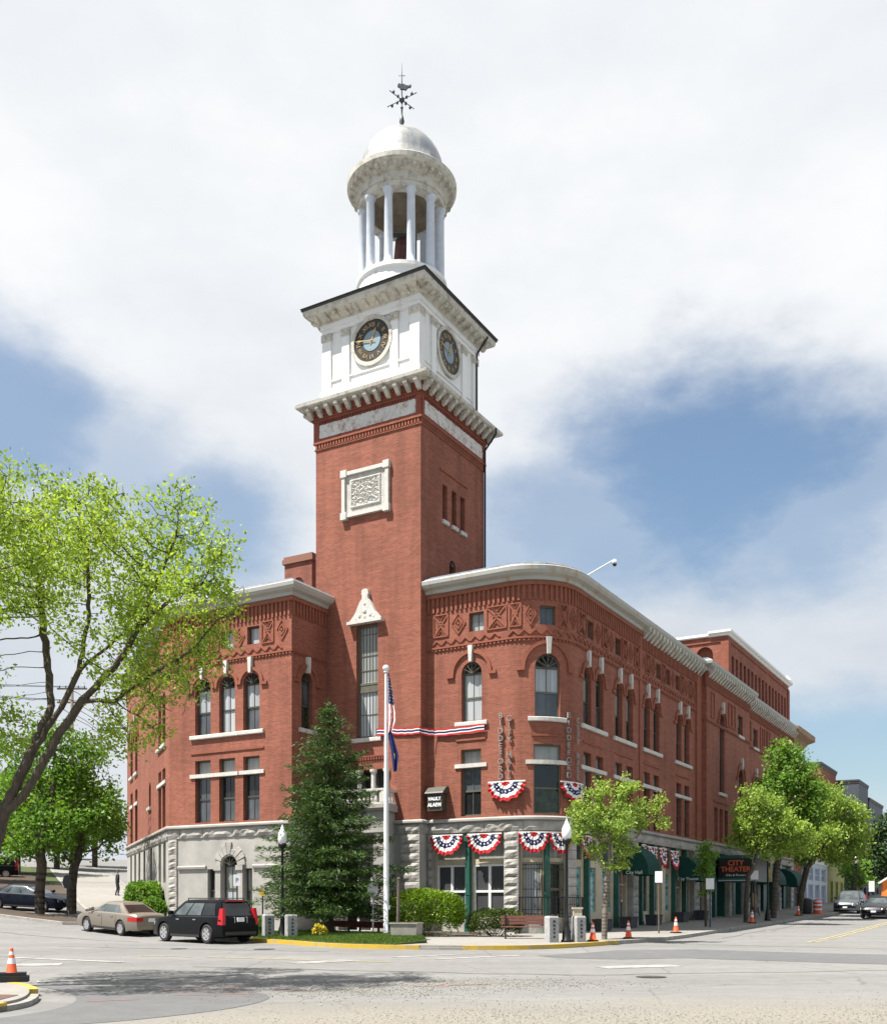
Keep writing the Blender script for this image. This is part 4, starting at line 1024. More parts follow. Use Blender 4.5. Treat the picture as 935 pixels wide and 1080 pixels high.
# ---------------------------------------------------------------- ground, roads, pavements
def struct(name, mb, mat, smooth=False): return tag(mk(name, mb, mat, None, smooth), kind='structure')
xs = sorted(set([-420, -300, -200, -140, -100, -80, -70]+list(range(-60, 61, 1))+[70, 80, 100, 140, 200, 300, 420]))
ys = sorted(set([-60, -40, -20]+list(range(-10, 111, 1))+[115, 120, 130, 140, 150, 180, 220, 300, 420, 600]))
mb = MB(); vs = [(x, y, gz(x, y)) for y in ys for x in xs]; n = len(xs)
mb.add(vs, [(j*n+i, j*n+i+1, (j+1)*n+i+1, (j+1)*n+i) for j in range(len(ys)-1) for i in range(n-1)]); struct('road', mb, M['road'], True)
def drape(mb, pts, dz, skirt=0, m=0, step=1.0):
    x0, x1 = min(p[0] for p in pts), max(p[0] for p in pts); y0, y1 = min(p[1] for p in pts), max(p[1] for p in pts)
    b = []
    k = len(pts)
    for i in range(k):
        a, c = pts[i], pts[(i+1) % k]; l = math.hypot(c[0]-a[0], c[1]-a[1]); s = max(1, int(l/step))
        b += [(a[0]+(c[0]-a[0])*j/s, a[1]+(c[1]-a[1])*j/s) for j in range(s)]
    V = list(b)
    if (x1-x0) > step*1.5 and (y1-y0) > step*1.5:
        for yy in range(math.floor(y0), math.ceil(y1)+1):
            for xx in range(math.floor(x0), math.ceil(x1)+1):
                if inside((xx, yy), pts): V.append((xx, yy))
    ed = [(i, (i+1) % len(b)) for i in range(len(b))]
    V2, E, F, *_ = geometry.delaunay_2d_cdt([Vector(p) for p in V], ed, [], 0, 1e-4)
    fs = []
    for f in F:
        c = (sum(V2[i][0] for i in f)/len(f), sum(V2[i][1] for i in f)/len(f))
        if inside(c, pts): fs.append(tuple(f))
    f_ = dz if callable(dz) else (lambda x, y: dz)
    mb.add([(p[0], p[1], gz(p[0], p[1])+f_(p[0], p[1])) for p in V2], fs, m)
    if skirt:
        k = len(b); top = [(p[0], p[1], gz(*p)+f_(*p)) for p in b]; bot = [(p[0], p[1], gz(*p)+f_(*p)-skirt) for p in b]
        mb.add(top+bot, [(i, (i+1) % k, k+(i+1) % k, k+i) for i in range(k)], m)
def offset(pl, d):
    out = []
    for i, p in enumerate(pl):
        a = pl[max(0, i-1)]; b = pl[min(len(pl)-1, i+1)]
        l = math.hypot(b[0]-a[0], b[1]-a[1]); out.append((p[0]-(b[1]-a[1])/l*d, p[1]+(b[0]-a[0])/l*d))
    return out
def strip(mb, pl, w, z0, z1, m=0, step=1.0):     # solid strip following the ground, inner side offset w to the left of travel
    q = [pl[0]]
    for a, b in zip(pl, pl[1:]):
        s = max(1, int(math.hypot(b[0]-a[0], b[1]-a[1])/step)); q += [(a[0]+(b[0]-a[0])*j/s, a[1]+(b[1]-a[1])*j/s) for j in range(1, s+1)]
    r = offset(q, w); n = len(q)
    for i in range(n-1):
        c = [q[i], q[i+1], r[i+1], r[i]]
        mb.add([(x, y, gz(x, y)+z0) for x, y in c]+[(x, y, gz(x, y)+z1) for x, y in c], [(4, 5, 6, 7), (0, 1, 5, 4), (2, 3, 7, 6)]+([(3, 0, 4, 7)] if i == 0 else [])+([(1, 2, 6, 5)] if i == n-2 else []), m)
def smooth_pl(pl, k=2):
    for _ in range(k):
        o = [pl[0]]
        for a, b in zip(pl, pl[1:]): o += [(a[0]*.75+b[0]*.25, a[1]*.75+b[1]*.25), (a[0]*.25+b[0]*.75, a[1]*.25+b[1]*.75)]
        pl = o+[pl[-1]]
    return pl
KL = smooth_pl([(-38, 101), (-17.4, 52.2), (-15.2, 48.8), (-7.7, 41.5)])
KC = smooth_pl([(-7.7, 41.5), (-6.1, 39.9), (-4.1, 37.2), (-2.0, 36.1), (-.15, 35.75)])
KR = smooth_pl([(-.15, 35.75), (2.0, 35.65), (3.6, 36.2), (5.2, 37.8), (6.6, 39.6)])
kd = (.5, .866025); kk = P(-6.5-4.9, 0)
KS = [(6.6, 39.6), (7.9, 41.0)]+[(kk[0]+VX*t, kk[1]+VY*t) for t in (0, 4, 20, 60, 110)]
KERB = KL+KC[1:]+KR[1:]+KS[1:]
inner = offset(KERB, .16)
back = [P(-5.5, 110), P(-5.5, 20), P(-4, 4), P(0, 3), P(6, 3), P(12, 0), (A_[0]+1.5, A_[1]+1.5), (E1[0]+1.5, E1[1]), (E1[0]-10, E1[1]+28)]
mb = MB(); drape(mb, inner+back, .145, .25); struct('sidewalk', mb, M['walk'])
def flatk(mb, pl, m=0, h=.15): strip(mb, pl, .161, -.1, h, m)
mb = MB(); flatk(mb, KL); flatk(mb, KS); struct('kerb', mb, M['kerb'])
mb = MB(); flatk(mb, KC[:-3], 0, .152); flatk(mb, KR[3:], 0, .152); struct('painted_kerb', mb, M['kerb_yellow'])
mb = MB(); flatk(mb, KC[-4:], 0, .09); flatk(mb, KR[:4], 0, .09); struct('kerb_ramp', mb, M['concrete'])
# lawn and planting beds in front of the hall
def lawn_z(x, y):
    d = min(math.hypot(x-a, y-b) for a, b in LAWN_IN); return .17+.12*min(1, d/2.2)
kin = offset(KC, .19)
LAWN_IN = kin
LAWN = kin[1:-5]+[(-.6, 37.6), (-.9, 40.2), (-2.2, 43.3), (-5.6, 45.6), (-8.9, 44.2)]
mb = MB(); drape(mb, LAWN, lawn_z, .2, 0, .8); struct('lawn', mb, M['soil'])
mb = MB(); drape(mb, [P(-.2, -1.2), P(-3.9, -1.2), P(-3.9, .5), P(-.2, .5)], .16, .1); drape(mb, [P(.6, -1.6), P(1.1, -.1), P(-.2, -.1), P(-.2, -1.3)], .161, .1); struct('planting_bed', mb, M['mulch'])
mb = MB(); drape(mb, [P(13.6, -3.4), P(7, -3.4), P(7, -2.7), P(13.2, -2.7)], .17, .1); drape(mb, [(-16.3, 53.0), (-14.9, 51.6), (-13.9, 52.4), (-17.3, 60.5), (-18.8, 60)], .17, .1); struct('planting_bed', mb, M['soil'])
# near corner
NC = smooth_pl([(-26, 33.0), (-13.5, 24.6), (-9.6, 21.8), (-8.55, 21.1), (-7.55, 19.6), (-6.85, 17.6), (-6.85, 16.4), (-7.6, 15.1), (-10.5, 12.6), (-30, 0)])
mb = MB(); drape(mb, offset(NC, -.16)[::-1]+[(-40, 2), (-40, 36)][::1], .135, .25); struct('sidewalk', mb, M['walk'])
NY = [p for p in NC if p[0] > -9.2 and 18.9 < p[1]]; NG = [p for p in NC if 16.2 < p[1] <= 19.3 and p[0] > -8]; NZ = [p for p in NC if p[1] <= 16.6]; N0 = [p for p in NC if p[0] <= -8.6 and p[1] > 20]
def flatr(mb, pl, h): strip(mb, pl, -.161, -.1, h)
mb = MB(); flatr(mb, NY, .14); flatr(mb, NZ, .14); struct('painted_kerb', mb, M['kerb_yellow'])
mb = MB(); flatr(mb, N0, .14); flatr(mb, NG, .09); struct('kerb', mb, M['kerb'])
mb = MB(); drape(mb, [(-8.4, 18.2), (-7.3, 18.0), (-7.2, 16.7), (-8.25, 16.6)], .142); struct('tactile_paving', mb, M['tactile'])
# newer dark asphalt and worn paint
mb = MB(); drape(mb, [(4.5, 33.8), (5.9, 35.6), (8.65, 36.0), (11, 34.5), (30, 24.5), (30, 19.5), (15, 26.6), (11.8, 28.6), (9.5, 29.9), (7.2, 31.2), (5.2, 30.6), (3.5, 31.2), (2.9, 32.4)], .006); struct('road_patch', mb, M['patch'])
mb = MB(); drape(mb, smooth_pl([(-8.6, 21.9), (-6.7, 21.9), (-4.4, 21.0), (-3.1, 19.6), (-3.2, 17.4), (-4.3, 15.4), (-5.8, 14.1), (-7.2, 12.9), (-7.6, 14.2), (-6.4, 15.6), (-6.2, 17.6), (-6.9, 19.7), (-8.0, 21.2), (-8.6, 21.9)], 2)[:-1], .006); struct('road_patch', mb, M['patch'])
def line(mb, a, b, w, dz=.009):
    l = math.hypot(b[0]-a[0], b[1]-a[1]); nx, ny = -(b[1]-a[1])/l*w/2, (b[0]-a[0])/l*w/2
    drape(mb, [(a[0]-nx, a[1]-ny), (b[0]-nx, b[1]-ny), (b[0]+nx, b[1]+ny), (a[0]+nx, a[1]+ny)], dz)
mb = MB()
o = (14.3, 41.2); line(mb, o, (o[0]+VX*80, o[1]+VY*80), .12); line(mb, (o[0]+.25, o[1]-.15), (o[0]+.25+VX*80, o[1]-.15+VY*80), .12)
line(mb, (-7.2, 31.6), (-1.5, 29.4), .14); line(mb, (-9.5, 32.4), (-7.6, 31.7), .14); struct('road_marking', mb, M['yellow_line'])
mb = MB()
for a, b, w in (((-11.6, 28.2), (-10.4, 28.5), .9), ((-7.5, 23.6), (-5.7, 24.6), .9), ((-6.2, 24.0), (-4.6, 25.4), .35), ((-4.2, 29.0), (-2.6, 30.2), .8), ((-1.5, 31.6), (.6, 33.2), .3), ((-.2, 30.7), (2.4, 32.6), .3), ((-13.0, 31.5), (-9.0, 29.4), .3), ((4.1, 27.2), (6.2, 28.0), .8), ((-8.9, 22.9), (-7.3, 23.7), .4)): line(mb, a, b, w)
struct('road_marking', mb, M['white_line'])
mb = MB()
for a, b, w in (((-5.6, 20.6), (-4.0, 21.4), .10), ((-5.0, 19.4), (-3.6, 19.8), .08), ((-.6, 21.7), (1.0, 22.3), .10), ((-3.4, 21.0), (-2.6, 20.6), .08), ((-6.2, 18.2), (-5.4, 18.6), .10)): line(mb, a, b, w, .011)
struct('spray_marking', mb, M['red_mark'])
mb = MB(); rr = random.Random(3)
for a, b in (((-6.5, 27.5), (3.0, 24.6)), ((3.0, 24.6), (12.5, 26.5)), ((9.0, 40.0), (20, 33)), ((-14, 38), (-4, 34.5)), ((-15, 33), (-9, 29)), ((12, 45), (22, 62)), ((-20, 46), (-12, 41.5))):
    n = 9; pl = [(a[0]+(b[0]-a[0])*i/n+rr.uniform(-.22, .22), a[1]+(b[1]-a[1])*i/n+rr.uniform(-.22, .22)) for i in range(n+1)]
    pl = smooth_pl(pl, 1); w_ = rr.uniform(.05, .09)
    q = offset(pl, w_)
    drape(mb, pl+q[::-1], .008)
struct('tar_seam', mb, M['tar'])
mb = MB()
for x, y, r in ((-6.2, 36.2, .38), (4.8, 24.2, .35), (-9.2, 36.4, .3)):
    vs = [(x+r*math.cos(2*math.pi*i/18), y+r*math.sin(2*math.pi*i/18), gz(x, y)+.012) for i in range(18)]; mb.add(vs, [tuple(range(18))])
struct('manhole_cover', mb, M['dark_edge'])
# mulch island on the left with its kerb, the slope behind it
IS = smooth_pl([(-40, 66.5), (-22.6, 53.6), (-18.0, 50.6), (-17.6, 51.6), (-19.2, 54.0), (-23.4, 57.0), (-40, 69)], 1)
mb = MB(); drape(mb, IS, .10, .2); struct('mulch_bed', mb, M['mulch'])
mb = MB(); strip(mb, [(-40, 66.5), (-22.6, 53.5), (-18.4, 50.5), (-17.6, 50.7), (-17.5, 51.6)], .16, -.1, .14); struct('kerb', mb, M['kerb'])
mb = MB(); drape(mb, [(-60, 88), (-30, 74.0), (-24.5, 70.5), (-24.2, 71.5), (-27, 76), (-36, 92), (-60, 100)], .10, .2); struct('mulch_bed', mb, M['mulch'])
mb = MB(); drape(mb, [(-70, 99), (-36, 93), (-30, 80), (-28.8, 80.5), (-34, 98), (-60, 118)], .12, .2); struct('grass_verge', mb, M['soil'])
mb = MB()
for i in range(9):
    y = 60+i*2.1; x = -19.6-(y-52)*.42; line(mb, (x-.4, y), (x-4.6, y-1.2), .14)
struct('road_marking', mb, M['white_line'])
# loose stones
rs = np.random.RandomState(4)
def stones(name, n, fx, r0, r1):
    pts = []
    while len(pts) < n:
        p = fx()
        if p: pts.append(p)
    c = np.array(pts); r = rs.uniform(r0, r1, n)**1.0
    base = np.array([(1, 0, 0), (-1, 0, 0), (0, 1, 0), (0, -1, 0), (0, 0, .8), (0, 0, -.5)], float)
    v = (base[None]*r[:, None, None]*rs.uniform(.6, 1.3, (n, 6, 1)))
    a = rs.uniform(0, 6.28, n); ca, sa = np.cos(a)[:, None], np.sin(a)[:, None]
    v = np.stack([v[..., 0]*ca-v[..., 1]*sa, v[..., 0]*sa+v[..., 1]*ca, v[..., 2]], -1)+c[:, None, :]
    f = np.array([(0, 2, 4), (2, 1, 4), (1, 3, 4), (3, 0, 4), (2, 0, 5), (1, 2, 5), (3, 1, 5), (0, 3, 5)])
    F = (f[None]+np.arange(n)[:, None, None]*6).reshape(-1, 3)
    return tag(mk_np(name, v.reshape(-1, 3), F, M['gravel_stone']), 'loose grey gravel scattered over the near road', 'gravel', kind='stuff')
def near():
    x, y = rs.uniform(-5, 13), rs.uniform(13, 20.5)
    lim = 17.5+.13*x+1.2*math.sin(x*.9)
    pr = 1 if y < lim-2 else math.exp(-(y-lim+2)*.9)
    if x < -1.5: pr *= max(.03, 1-(-1.5-x)*.35)
    if rs.rand() > pr*.8: return None
    return (x, y, gz(x, y)+.012)
stones('gravel', 8000, near, .004, .015)
def heap():
    x, y = rs.normal(-1.6, 1.3), rs.normal(20.6, 1.2)
    if rs.rand() < .5: x, y = rs.normal(1.2, 1.6), rs.normal(22.4, .8)
    return (x, y, gz(x, y)+.012)
stones('gravel', 3000, heap, .005, .021)

# ---------------------------------------------------------------- street furniture
def zs(x, y): return gz(x, y)+.145
def lamp(loc, label, group='black street lamps'):
    t = thing('street_lamp', label, 'street lamp', loc, 0, group)
    mb = MB(); mb.lathe((0, 0, 0), [(.21, 0), (.21, .06), (.17, .1), (.16, .35), (.11, .5), (.085, .7), (.1, .74), (.075, .8), (.06, 1.2), (.05, 3.5), (.08, 3.54), (.05, 3.58)], 12, capb=True); mk('post', mb, M['black_iron'], t, True, True)
    mb = MB(); mb.lathe((0, 0, 0), [(.05, 3.56), (.13, 3.64), (.17, 3.7), (.17, 3.78), (.12, 3.8)], 12); mk('collar', mb, M['black_iron'], t, True, True)
    mb = MB(); mb.lathe((0, 0, 0), [(.12, 3.78), (.17, 3.88), (.19, 4.02), (.165, 4.18), (.11, 4.3), (.07, 4.36)], 14); mk('globe', mb, M['lamp_glass'], t, True, True)
    mb = MB(); mb.lathe((0, 0, 0), [(.08, 4.35), (.06, 4.42), (.02, 4.5), (.004, 4.56)], 10); mk('finial', mb, M['lamp_glass'], t, True, True)
    return t
l0 = lamp((4.52, 38.4, zs(4.52, 38.4)), 'black street lamp with white globe between granite bollards near the brown bench')
for x, y, lb in ((-6.45, 41.9, 'black street lamp with white globe between granite bollards beside the spruce'), (18.9, 61.0, 'black street lamp with white globe beyond the theater marquee'), (34.4, 87.2, 'black street lamp with white globe far down the street by the parked cars')):
    dup(l0, (x, y, zs(x, y)), 0, lb)
def bollard(loc, rz, label, seed):
    mb = MB(); mb.box(-.2, .2, -.18, .18, -.2, .9); mb.hexa([(-.2, -.18, .9), (.2, -.18, .9), (.2, .18, .9), (-.2, .18, .9), (-.17, -.15, .96), (.17, -.15, .96), (.17, .15, .96), (-.17, .15, .96)])
    t = thing('granite_bollard', label, 'bollard', loc, rz, 'granite bollards by the lamps'); mk('shaft', mb, M['granite_post'], t, False, True)
    rr = random.Random(seed); mb = MB()
    for i in range(5):
        z = .76-i*.14; w = rr.uniform(.03, .06)
        mb.box(-w, w, -.186, -.179, z-.045, z+.045); mb.box(-w, -w+.02, -.187, -.179, z-.045, z+.06)
    mk('carving', mb, M['iron_gray'], t, False, True)
for i, (x, y, lb) in enumerate(((3.95, 38.25, 'granite bollard between the brown bench and the street lamp'), (4.98, 38.55, 'granite bollard with a beige box standing behind it'), (-7.0, 41.8, 'granite bollard closest to the black estate car'), (-6.0, 41.2, 'granite bollard between street lamp and spruce trunk'))):
    bollard((x, y, zs(x, y)), R(28), lb, i)
t = thing('utility_box', 'beige utility box standing behind a granite bollard', 'utility box', (5.0, 39.1, zs(5, 39.1)))
mb = MB(); mb.box(-.16, .16, -.14, .14, -.1, 1.2); mk('cabinet', mb, M['cream'], t, False, True); mb = MB(); mb.box(-.19, .19, -.17, .17, 1.2, 1.27); mk('lid', mb, M['cream'], t, False, True)
def cone(loc, label, rz=0):
    t = thing('traffic_cone', label, 'traffic cone', loc, rz, 'orange traffic cones')
    mb = MB(); mb.box(-.19, .19, -.19, .19, 0, .035); mb.box(-.17, .17, -.17, .17, .035, .06); mk('base', mb, M['rubber'], t, False, True)
    mb = MB(); f = lambda z: .135-.105*(z-.05)/.66
    mb.lathe((0, 0, 0), [(.15, .055), (f(.08), .08), (f(.68), .68), (.028, .71)], 18, capt=True); mk('body', mb, M['orange'], t, True, True)
    for a, b in ((.34, .47), (.54, .62)):
        mb = MB(); mb.lathe((0, 0, 0), [(f(a)+.003, a), (f(b)+.003, b)], 18); mk('reflective_band', mb, M['reflective'], t, True, True)
    return t
c0 = cone((7.3, 41.3, zs(7.3, 41.3)), 'orange traffic cone on the pavement right of the young street tree')
for x, y, lb in ((10.35, 46.6, 'orange traffic cone on the kerb by the second awning'), (16.9, 57.3, 'orange traffic cone by the kerb just past the marquee'), (23.6, 69.6, 'orange traffic cone far down the pavement beside the dark bin'), (5.55, 38.9, 'orange traffic cone half hidden behind the granite bollard')):
    dup(c0, (x, y, zs(x, y)), rnd.uniform(0, 1), lb)
t = dup(c0, (-8.75, 21.2, zs(-8.75, 21.2)+.06), .3, 'orange traffic cone in a heavy black base on the near corner'); t.scale = (.9, .9, .88)
mb = MB(); mb.box(-.36, .36, -.24, .24, -.075, .06); mb.box(-.3, .3, -.2, .2, .058, .14); mk('weight', mb, M['rubber'], t, False, True)
def barrel(loc, label):
    t = thing('traffic_barrel', label, 'traffic barrel', loc, 0, 'orange traffic barrels'); mb = MB(); mb.lathe((0, 0, 0), [(.36, 0), (.36, .08), (.3, .1), (.29, .95), (.2, 1.0), (.05, 1.02)], 18); mk('drum', mb, M['orange'], t, True, True)
    for a in (.25, .55, .8):
        mb = MB(); mb.lathe((0, 0, 0), [(.303, a), (.300, a+.13)], 18); mk('reflective_band', mb, M['reflective'], t, True, True)
    return t
b0 = barrel((26.3, 73.6, zs(26.3, 73.6)), 'orange striped traffic barrel standing right of the dark bin')
dup(b0, (33.0, 87.0, zs(33, 87)), 0, 'orange striped traffic barrel partly behind the parked dark car')
t = thing('litter_bin', 'dark litter bin on the pavement under the street trees', 'bin', (25.4, 73.4, zs(25.4, 73.4)))
mb = MB(); mb.lathe((0, 0, 0), [(.36, 0), (.42, .1), (.44, .95)], 16, capb=True); mk('body', mb, M['plastic_black'], t, True, True); mb = MB(); mb.lathe((0, 0, 0), [(.46, .93), (.47, 1.0), (.3, 1.1), (.15, 1.12)], 16); mk('lid', mb, M['plastic_black'], t, True, True)
# bench
t = thing('park_bench', 'reddish brown slatted bench on the corner pavement', 'bench', (3.25, 41.3, zs(3.25, 41.3)), R(-4))
for n_, z0, y0, k, up in (('seat', .45, -.25, 4, 0), ('backrest', .56, .24, 3, 1)):
    mb = MB()
    for i in range(k):
        if up: mb.box(-.98, .98, y0+.02*i, y0+.02*i+.035, z0+i*.125, z0+i*.125+.105)
        else: mb.box(-.98, .98, y0+i*.12, y0+i*.12+.1, z0, z0+.035)
    mk(n_, mb, M['bench_wood'], t, False, True)
for x in (-.8, .8):
    mb = MB(); mb.box(x-.03, x+.03, -.22, -.17, 0, .45); mb.box(x-.03, x+.03, .18, .23, 0, .93); mb.box(x-.031, x+.031, -.24, .22, .40, .449); mb.box(x-.035, x+.035, -.26, .24, 0, .03); mk('leg', mb, M['black_iron'], t, False, True)
def planter_box(loc, label, rz, w=1.0, d=.6, h=.5, mat='planter', group='dark planters along the shop fronts'):
    t = thing('planter', label, 'planter', loc, rz, group); mb = MB()
    mb.hexa([(-w*.45, -d*.45, 0), (w*.45, -d*.45, 0), (w*.45, d*.45, 0), (-w*.45, d*.45, 0), (-w/2, -d/2, h), (w/2, -d/2, h), (w/2, d/2, h), (-w/2, d/2, h)]); mk('trough', mb, M[mat], t, False, True)
    mb = MB(); mb.box(-w/2-.03, w/2+.03, -d/2-.03, d/2+.03, h-.001, h+.05); mk('rim', mb, M[mat], t, False, True)
    mb = MB(); mb.box(-w/2+.06, w/2-.06, -d/2+.06, d/2-.06, h+.02, h+.065); mk('soil', mb, M['mulch'], t, False, True)
    return t
pls = [(4.6, 'dark planter under the first pair of sea posters'), (8.1, 'dark planter left of the shop door under the first awning'), (11.9, 'dark planter just right of the first awning'), (16.6, 'dark planter before the lit shop window'), (20.6, 'dark planter at the foot of the stone pier')]
for t_, lb in pls:
    x, y = P(-7.05, t_); planter_box((x, y, zs(x, y)), lb, R(60))
x, y = -1.42, 40.2; planter_box((x, y, zs(x, y)), 'square pale concrete planter box on the lawn corner', R(-12), 1.05, 1.05, .62, 'concrete_box', None)
t = thing('wooden_post', 'weathered wooden post standing in the concrete planter', 'post', (-1.75, 40.3, zs(x, y)+.6)); mb = MB(); mb.tube((0, 0, 0), (.03, 0, 1.75), .07, .06, 8); mk('shaft', mb, M['post_wood'], t, False, True); mb = MB(); mb.lathe((.03, 0, 1.75), [(.075, 0), (.06, .05), (.01, .07)], 8); mk('cap', mb, M['post_wood'], t, False, True)
# flagpole and flags
fx, fy = -2.31, 42.0; fz = zs(fx, fy)
t = thing('flagpole', 'tall white flagpole on the lawn before the tower', 'flagpole', (fx, fy, fz)); mb = MB(); mb.lathe((0, 0, 0), [(.15, 0), (.15, .1), (.10, .14), (.095, 3), (.072, 7), (.045, 10.7)], 14, capb=True); mk('pole', mb, M['pole_white'], t, True, True)
mb = MB(); mb.sphere((0, 0, 10.84), .13, 12); mb.lathe((0, 0, 0), [(.075, 10.66), (.09, 10.7), (.05, 10.74)], 12); mk('finial', mb, M['pole_white'], t, True, True)
mb = MB(); mb.tube((.12, -.03, 1.2), (.08, -.03, 10.6), .008, n=5); mb.box(.08, .16, -.06, 0, 1.15, 1.3); mk('halyard', mb, M['pole_white'], t, False, True)
def cloth(name, label, z0, h, wid, fold, colf, mats, sway, lean=0):
    nz, nu = 40, 26; vs = []; mi = []
    for j in range(nz+1):
        v = j/nz
        for i in range(nu+1):
            u = i/nu
            w = wid(v); ph = 9.5*u
            vs.append((.07+w*u*.75+lean*v+.05*math.sin(ph*1.3+v*4)*w, -.02+fold*math.sin(ph+2.2*v)*(.3+.7*u)*(.35+.65*v), z0-h*v-.18*u*w-.03*math.sin(u*8)*v))
    fs = []
    for j in range(nz):
        for i in range(nu): fs.append((j*(nu+1)+i, j*(nu+1)+i+1, (j+1)*(nu+1)+i+1, (j+1)*(nu+1)+i)); mi.append(colf((i+.5)/nu, (j+.5)/nz, i, j))
    mb = MB(); mb.add(vs, fs); mb.m = mi
    o = mk(name, mb, mats, None, True); o.location = (fx, fy, 0); o.rotation_euler = (0, 0, R(-12)); tag(o, label, 'flag', 'flags on the flagpole'); return o
def us(u, v, i, j):
    if v < .52 and u > .12: return 3 if (i+j) % 3 == 0 and j % 2 == 0 and i % 2 else 2
    return 0 if int(u*8+v*1.6) % 2 == 0 else 1
cloth('national_flag', 'limp red, white and blue striped flag at the top of the flagpole', 11.05, 2.35, lambda v: .10+.36*min(1, v*1.5)*(1 if v < .78 else max(.45, 1-(v-.78)*2.4)), .10, us, [M['red_cloth'], M['white_cloth'], M['blue_cloth'], M['white_cloth']], 0)
cloth('state_flag', 'limp dark blue flag below the striped one on the flagpole', 8.75, 1.65, lambda v: .24+.3*v if v < .6 else .42-.55*(v-.6), .08, lambda u, v, i, j: 1 if (u-.45)**2+(v-.62)**2 < .006 else 0, [M['navy'], M['gold']], 0, .25)
# bunting swags
def bunting(path, p0, p1, zt, drop, label, d=.06, seed=0):
    rr = random.Random(seed); pc, hw = .5*(p0+p1), .5*(p1-p0); na, nr = 48, 12; vs = []; mi = []
    for j in range(nr+1):
        r = j/nr
        for i in range(na+1):
            a = math.pi*(1+i/na); pl = .05*math.sin(i*math.pi/2.0)*r+.02*math.sin(i*.7+seed)
            e = 1+.05*math.sin(i*.9+seed)*r
            sh = abs(math.cos(a))
            vs.append(path.pt(pc+hw*r*math.cos(a)*e, d+.07+pl+.10*r*abs(math.sin(a)), zt+drop*r*math.sin(a)*e-(.07*r*r)))
    def c(r, i):
        if r < .26: return 0
        if r < .44: return 1
        if r < .66: return 3 if (i//2) % 3 == 0 and .48 < r < .62 else 2
        if r < .84: return 1
        return 0
    fs = []
    for j in range(nr):
        for i in range(na): fs.append((j*(na+1)+i, j*(na+1)+i+1, (j+1)*(na+1)+i+1, (j+1)*(na+1)+i)); mi.append(c((j+.5)/nr, i))
    mb = MB(); mb.add(vs, fs); mb.m = mi
    t = thing('bunting', label, 'bunting', path.pt(pc, .05, zt), 0, 'patriotic bunting on the hall')
    mk('cloth', mb, [M['red_cloth'], M['white_cloth'], M['blue_cloth'], M['white_cloth']], t, True)
    mb = MB(); dbox(mb, path, p0, p1, zt-.03, zt+.03, d+.03, d+.075); mk('header', mb, M['white_cloth'], t)
bl = [(.32, 1.98, 4.93, 1.0, 'bunting over the leftmost shop window, beside the tower', 0), (2.22, 3.95, 4.93, .98, 'bunting over the second shop window, left of the stone pier', 0),
      (4.72, 5.98, 4.95, 1.0, 'bunting over the barred window just right of the stone pier', 0), (6.02, 7.05, 4.95, 1.05, 'bunting over the barred window behind the street lamp', 0),
      (ct(2.95), ct(4.35), 4.9, 1.1, 'bunting above the sea posters, partly behind the young tree', 0), (ct(11.15), ct(11.8), 4.9, 1.1, 'narrow bunting beside the first green awning', 0),
      (ct(12.05), ct(13.6), 4.85, 1.15, 'first full bunting right of the first awning', 0), (ct(13.95), ct(15.2), 4.85, 1.15, 'middle bunting of three between the two awnings', 0), (ct(15.9), ct(17.4), 4.8, 1.15, 'bunting hanging next to the second awning', 0),
      (3.25, 5.0, 7.22, .95, 'bunting high on the front brickwork under the name letters', 0), (ct(1.6), ct(3.3), 7.22, .95, 'bunting high on the side brickwork around the corner', 0)]
for i, (a, b, z, h, lb, d) in enumerate(bl): bunting(CP, a, b, z, h*.84, 'red, white and blue '+lb, .06 if z > 6 else .1, i)
# striped ribbon across the tower
def ribbon():
    pts = [(TP.pt(5.97-2.32, .14, 0), 9.86), (TP.pt(5.97-1.6, .07, 0), 9.86), (TP.pt(5.97-.8, .07, 0), 9.77), (TP.pt(5.95, .07, 0), 9.77), (CP.pt(.12, .45, 0), 9.72), (CP.pt(.5, .10, 0), 9.67), (CP.pt(1.6, .14, 0), 9.66), (CP.pt(3.07, .14, 0), 9.71)]
    mb = MB(); mi = []; rows = [(-.17, 0), (-.09, 1), (-.045, 2), (.045, 1), (.09, 0), (.17, 0)]
    dn = []
    for (a, za), (b, zb) in zip(pts, pts[1:]):
        for k in range(10): dn.append((a[0]+(b[0]-a[0])*k/10, a[1]+(b[1]-a[1])*k/10, za+(zb-za)*k/10+.012*math.sin(k)))
    dn.append((pts[-1][0][0], pts[-1][0][1], pts[-1][1]))
    vs = [(x+.012*z, y, zz+z) for x, y, zz in dn for z, _ in rows]
    fs = []
    for i in range(len(dn)-1):
        for j in range(5):
            fs.append((i*6+j, (i+1)*6+j, (i+1)*6+j+1, i*6+j+1)); mi.append([0, 1, 2 if i % 2 else 3, 1, 0][j])
    mb.add(vs, fs); mb.m = mi
    tag(mk('ribbon_banner', mb, [M['red_cloth'], M['white_cloth'], M['blue_cloth'], M['navy']]), 'red, white and blue ribbon banner stretched across the tower foot', 'banner')
ribbon()
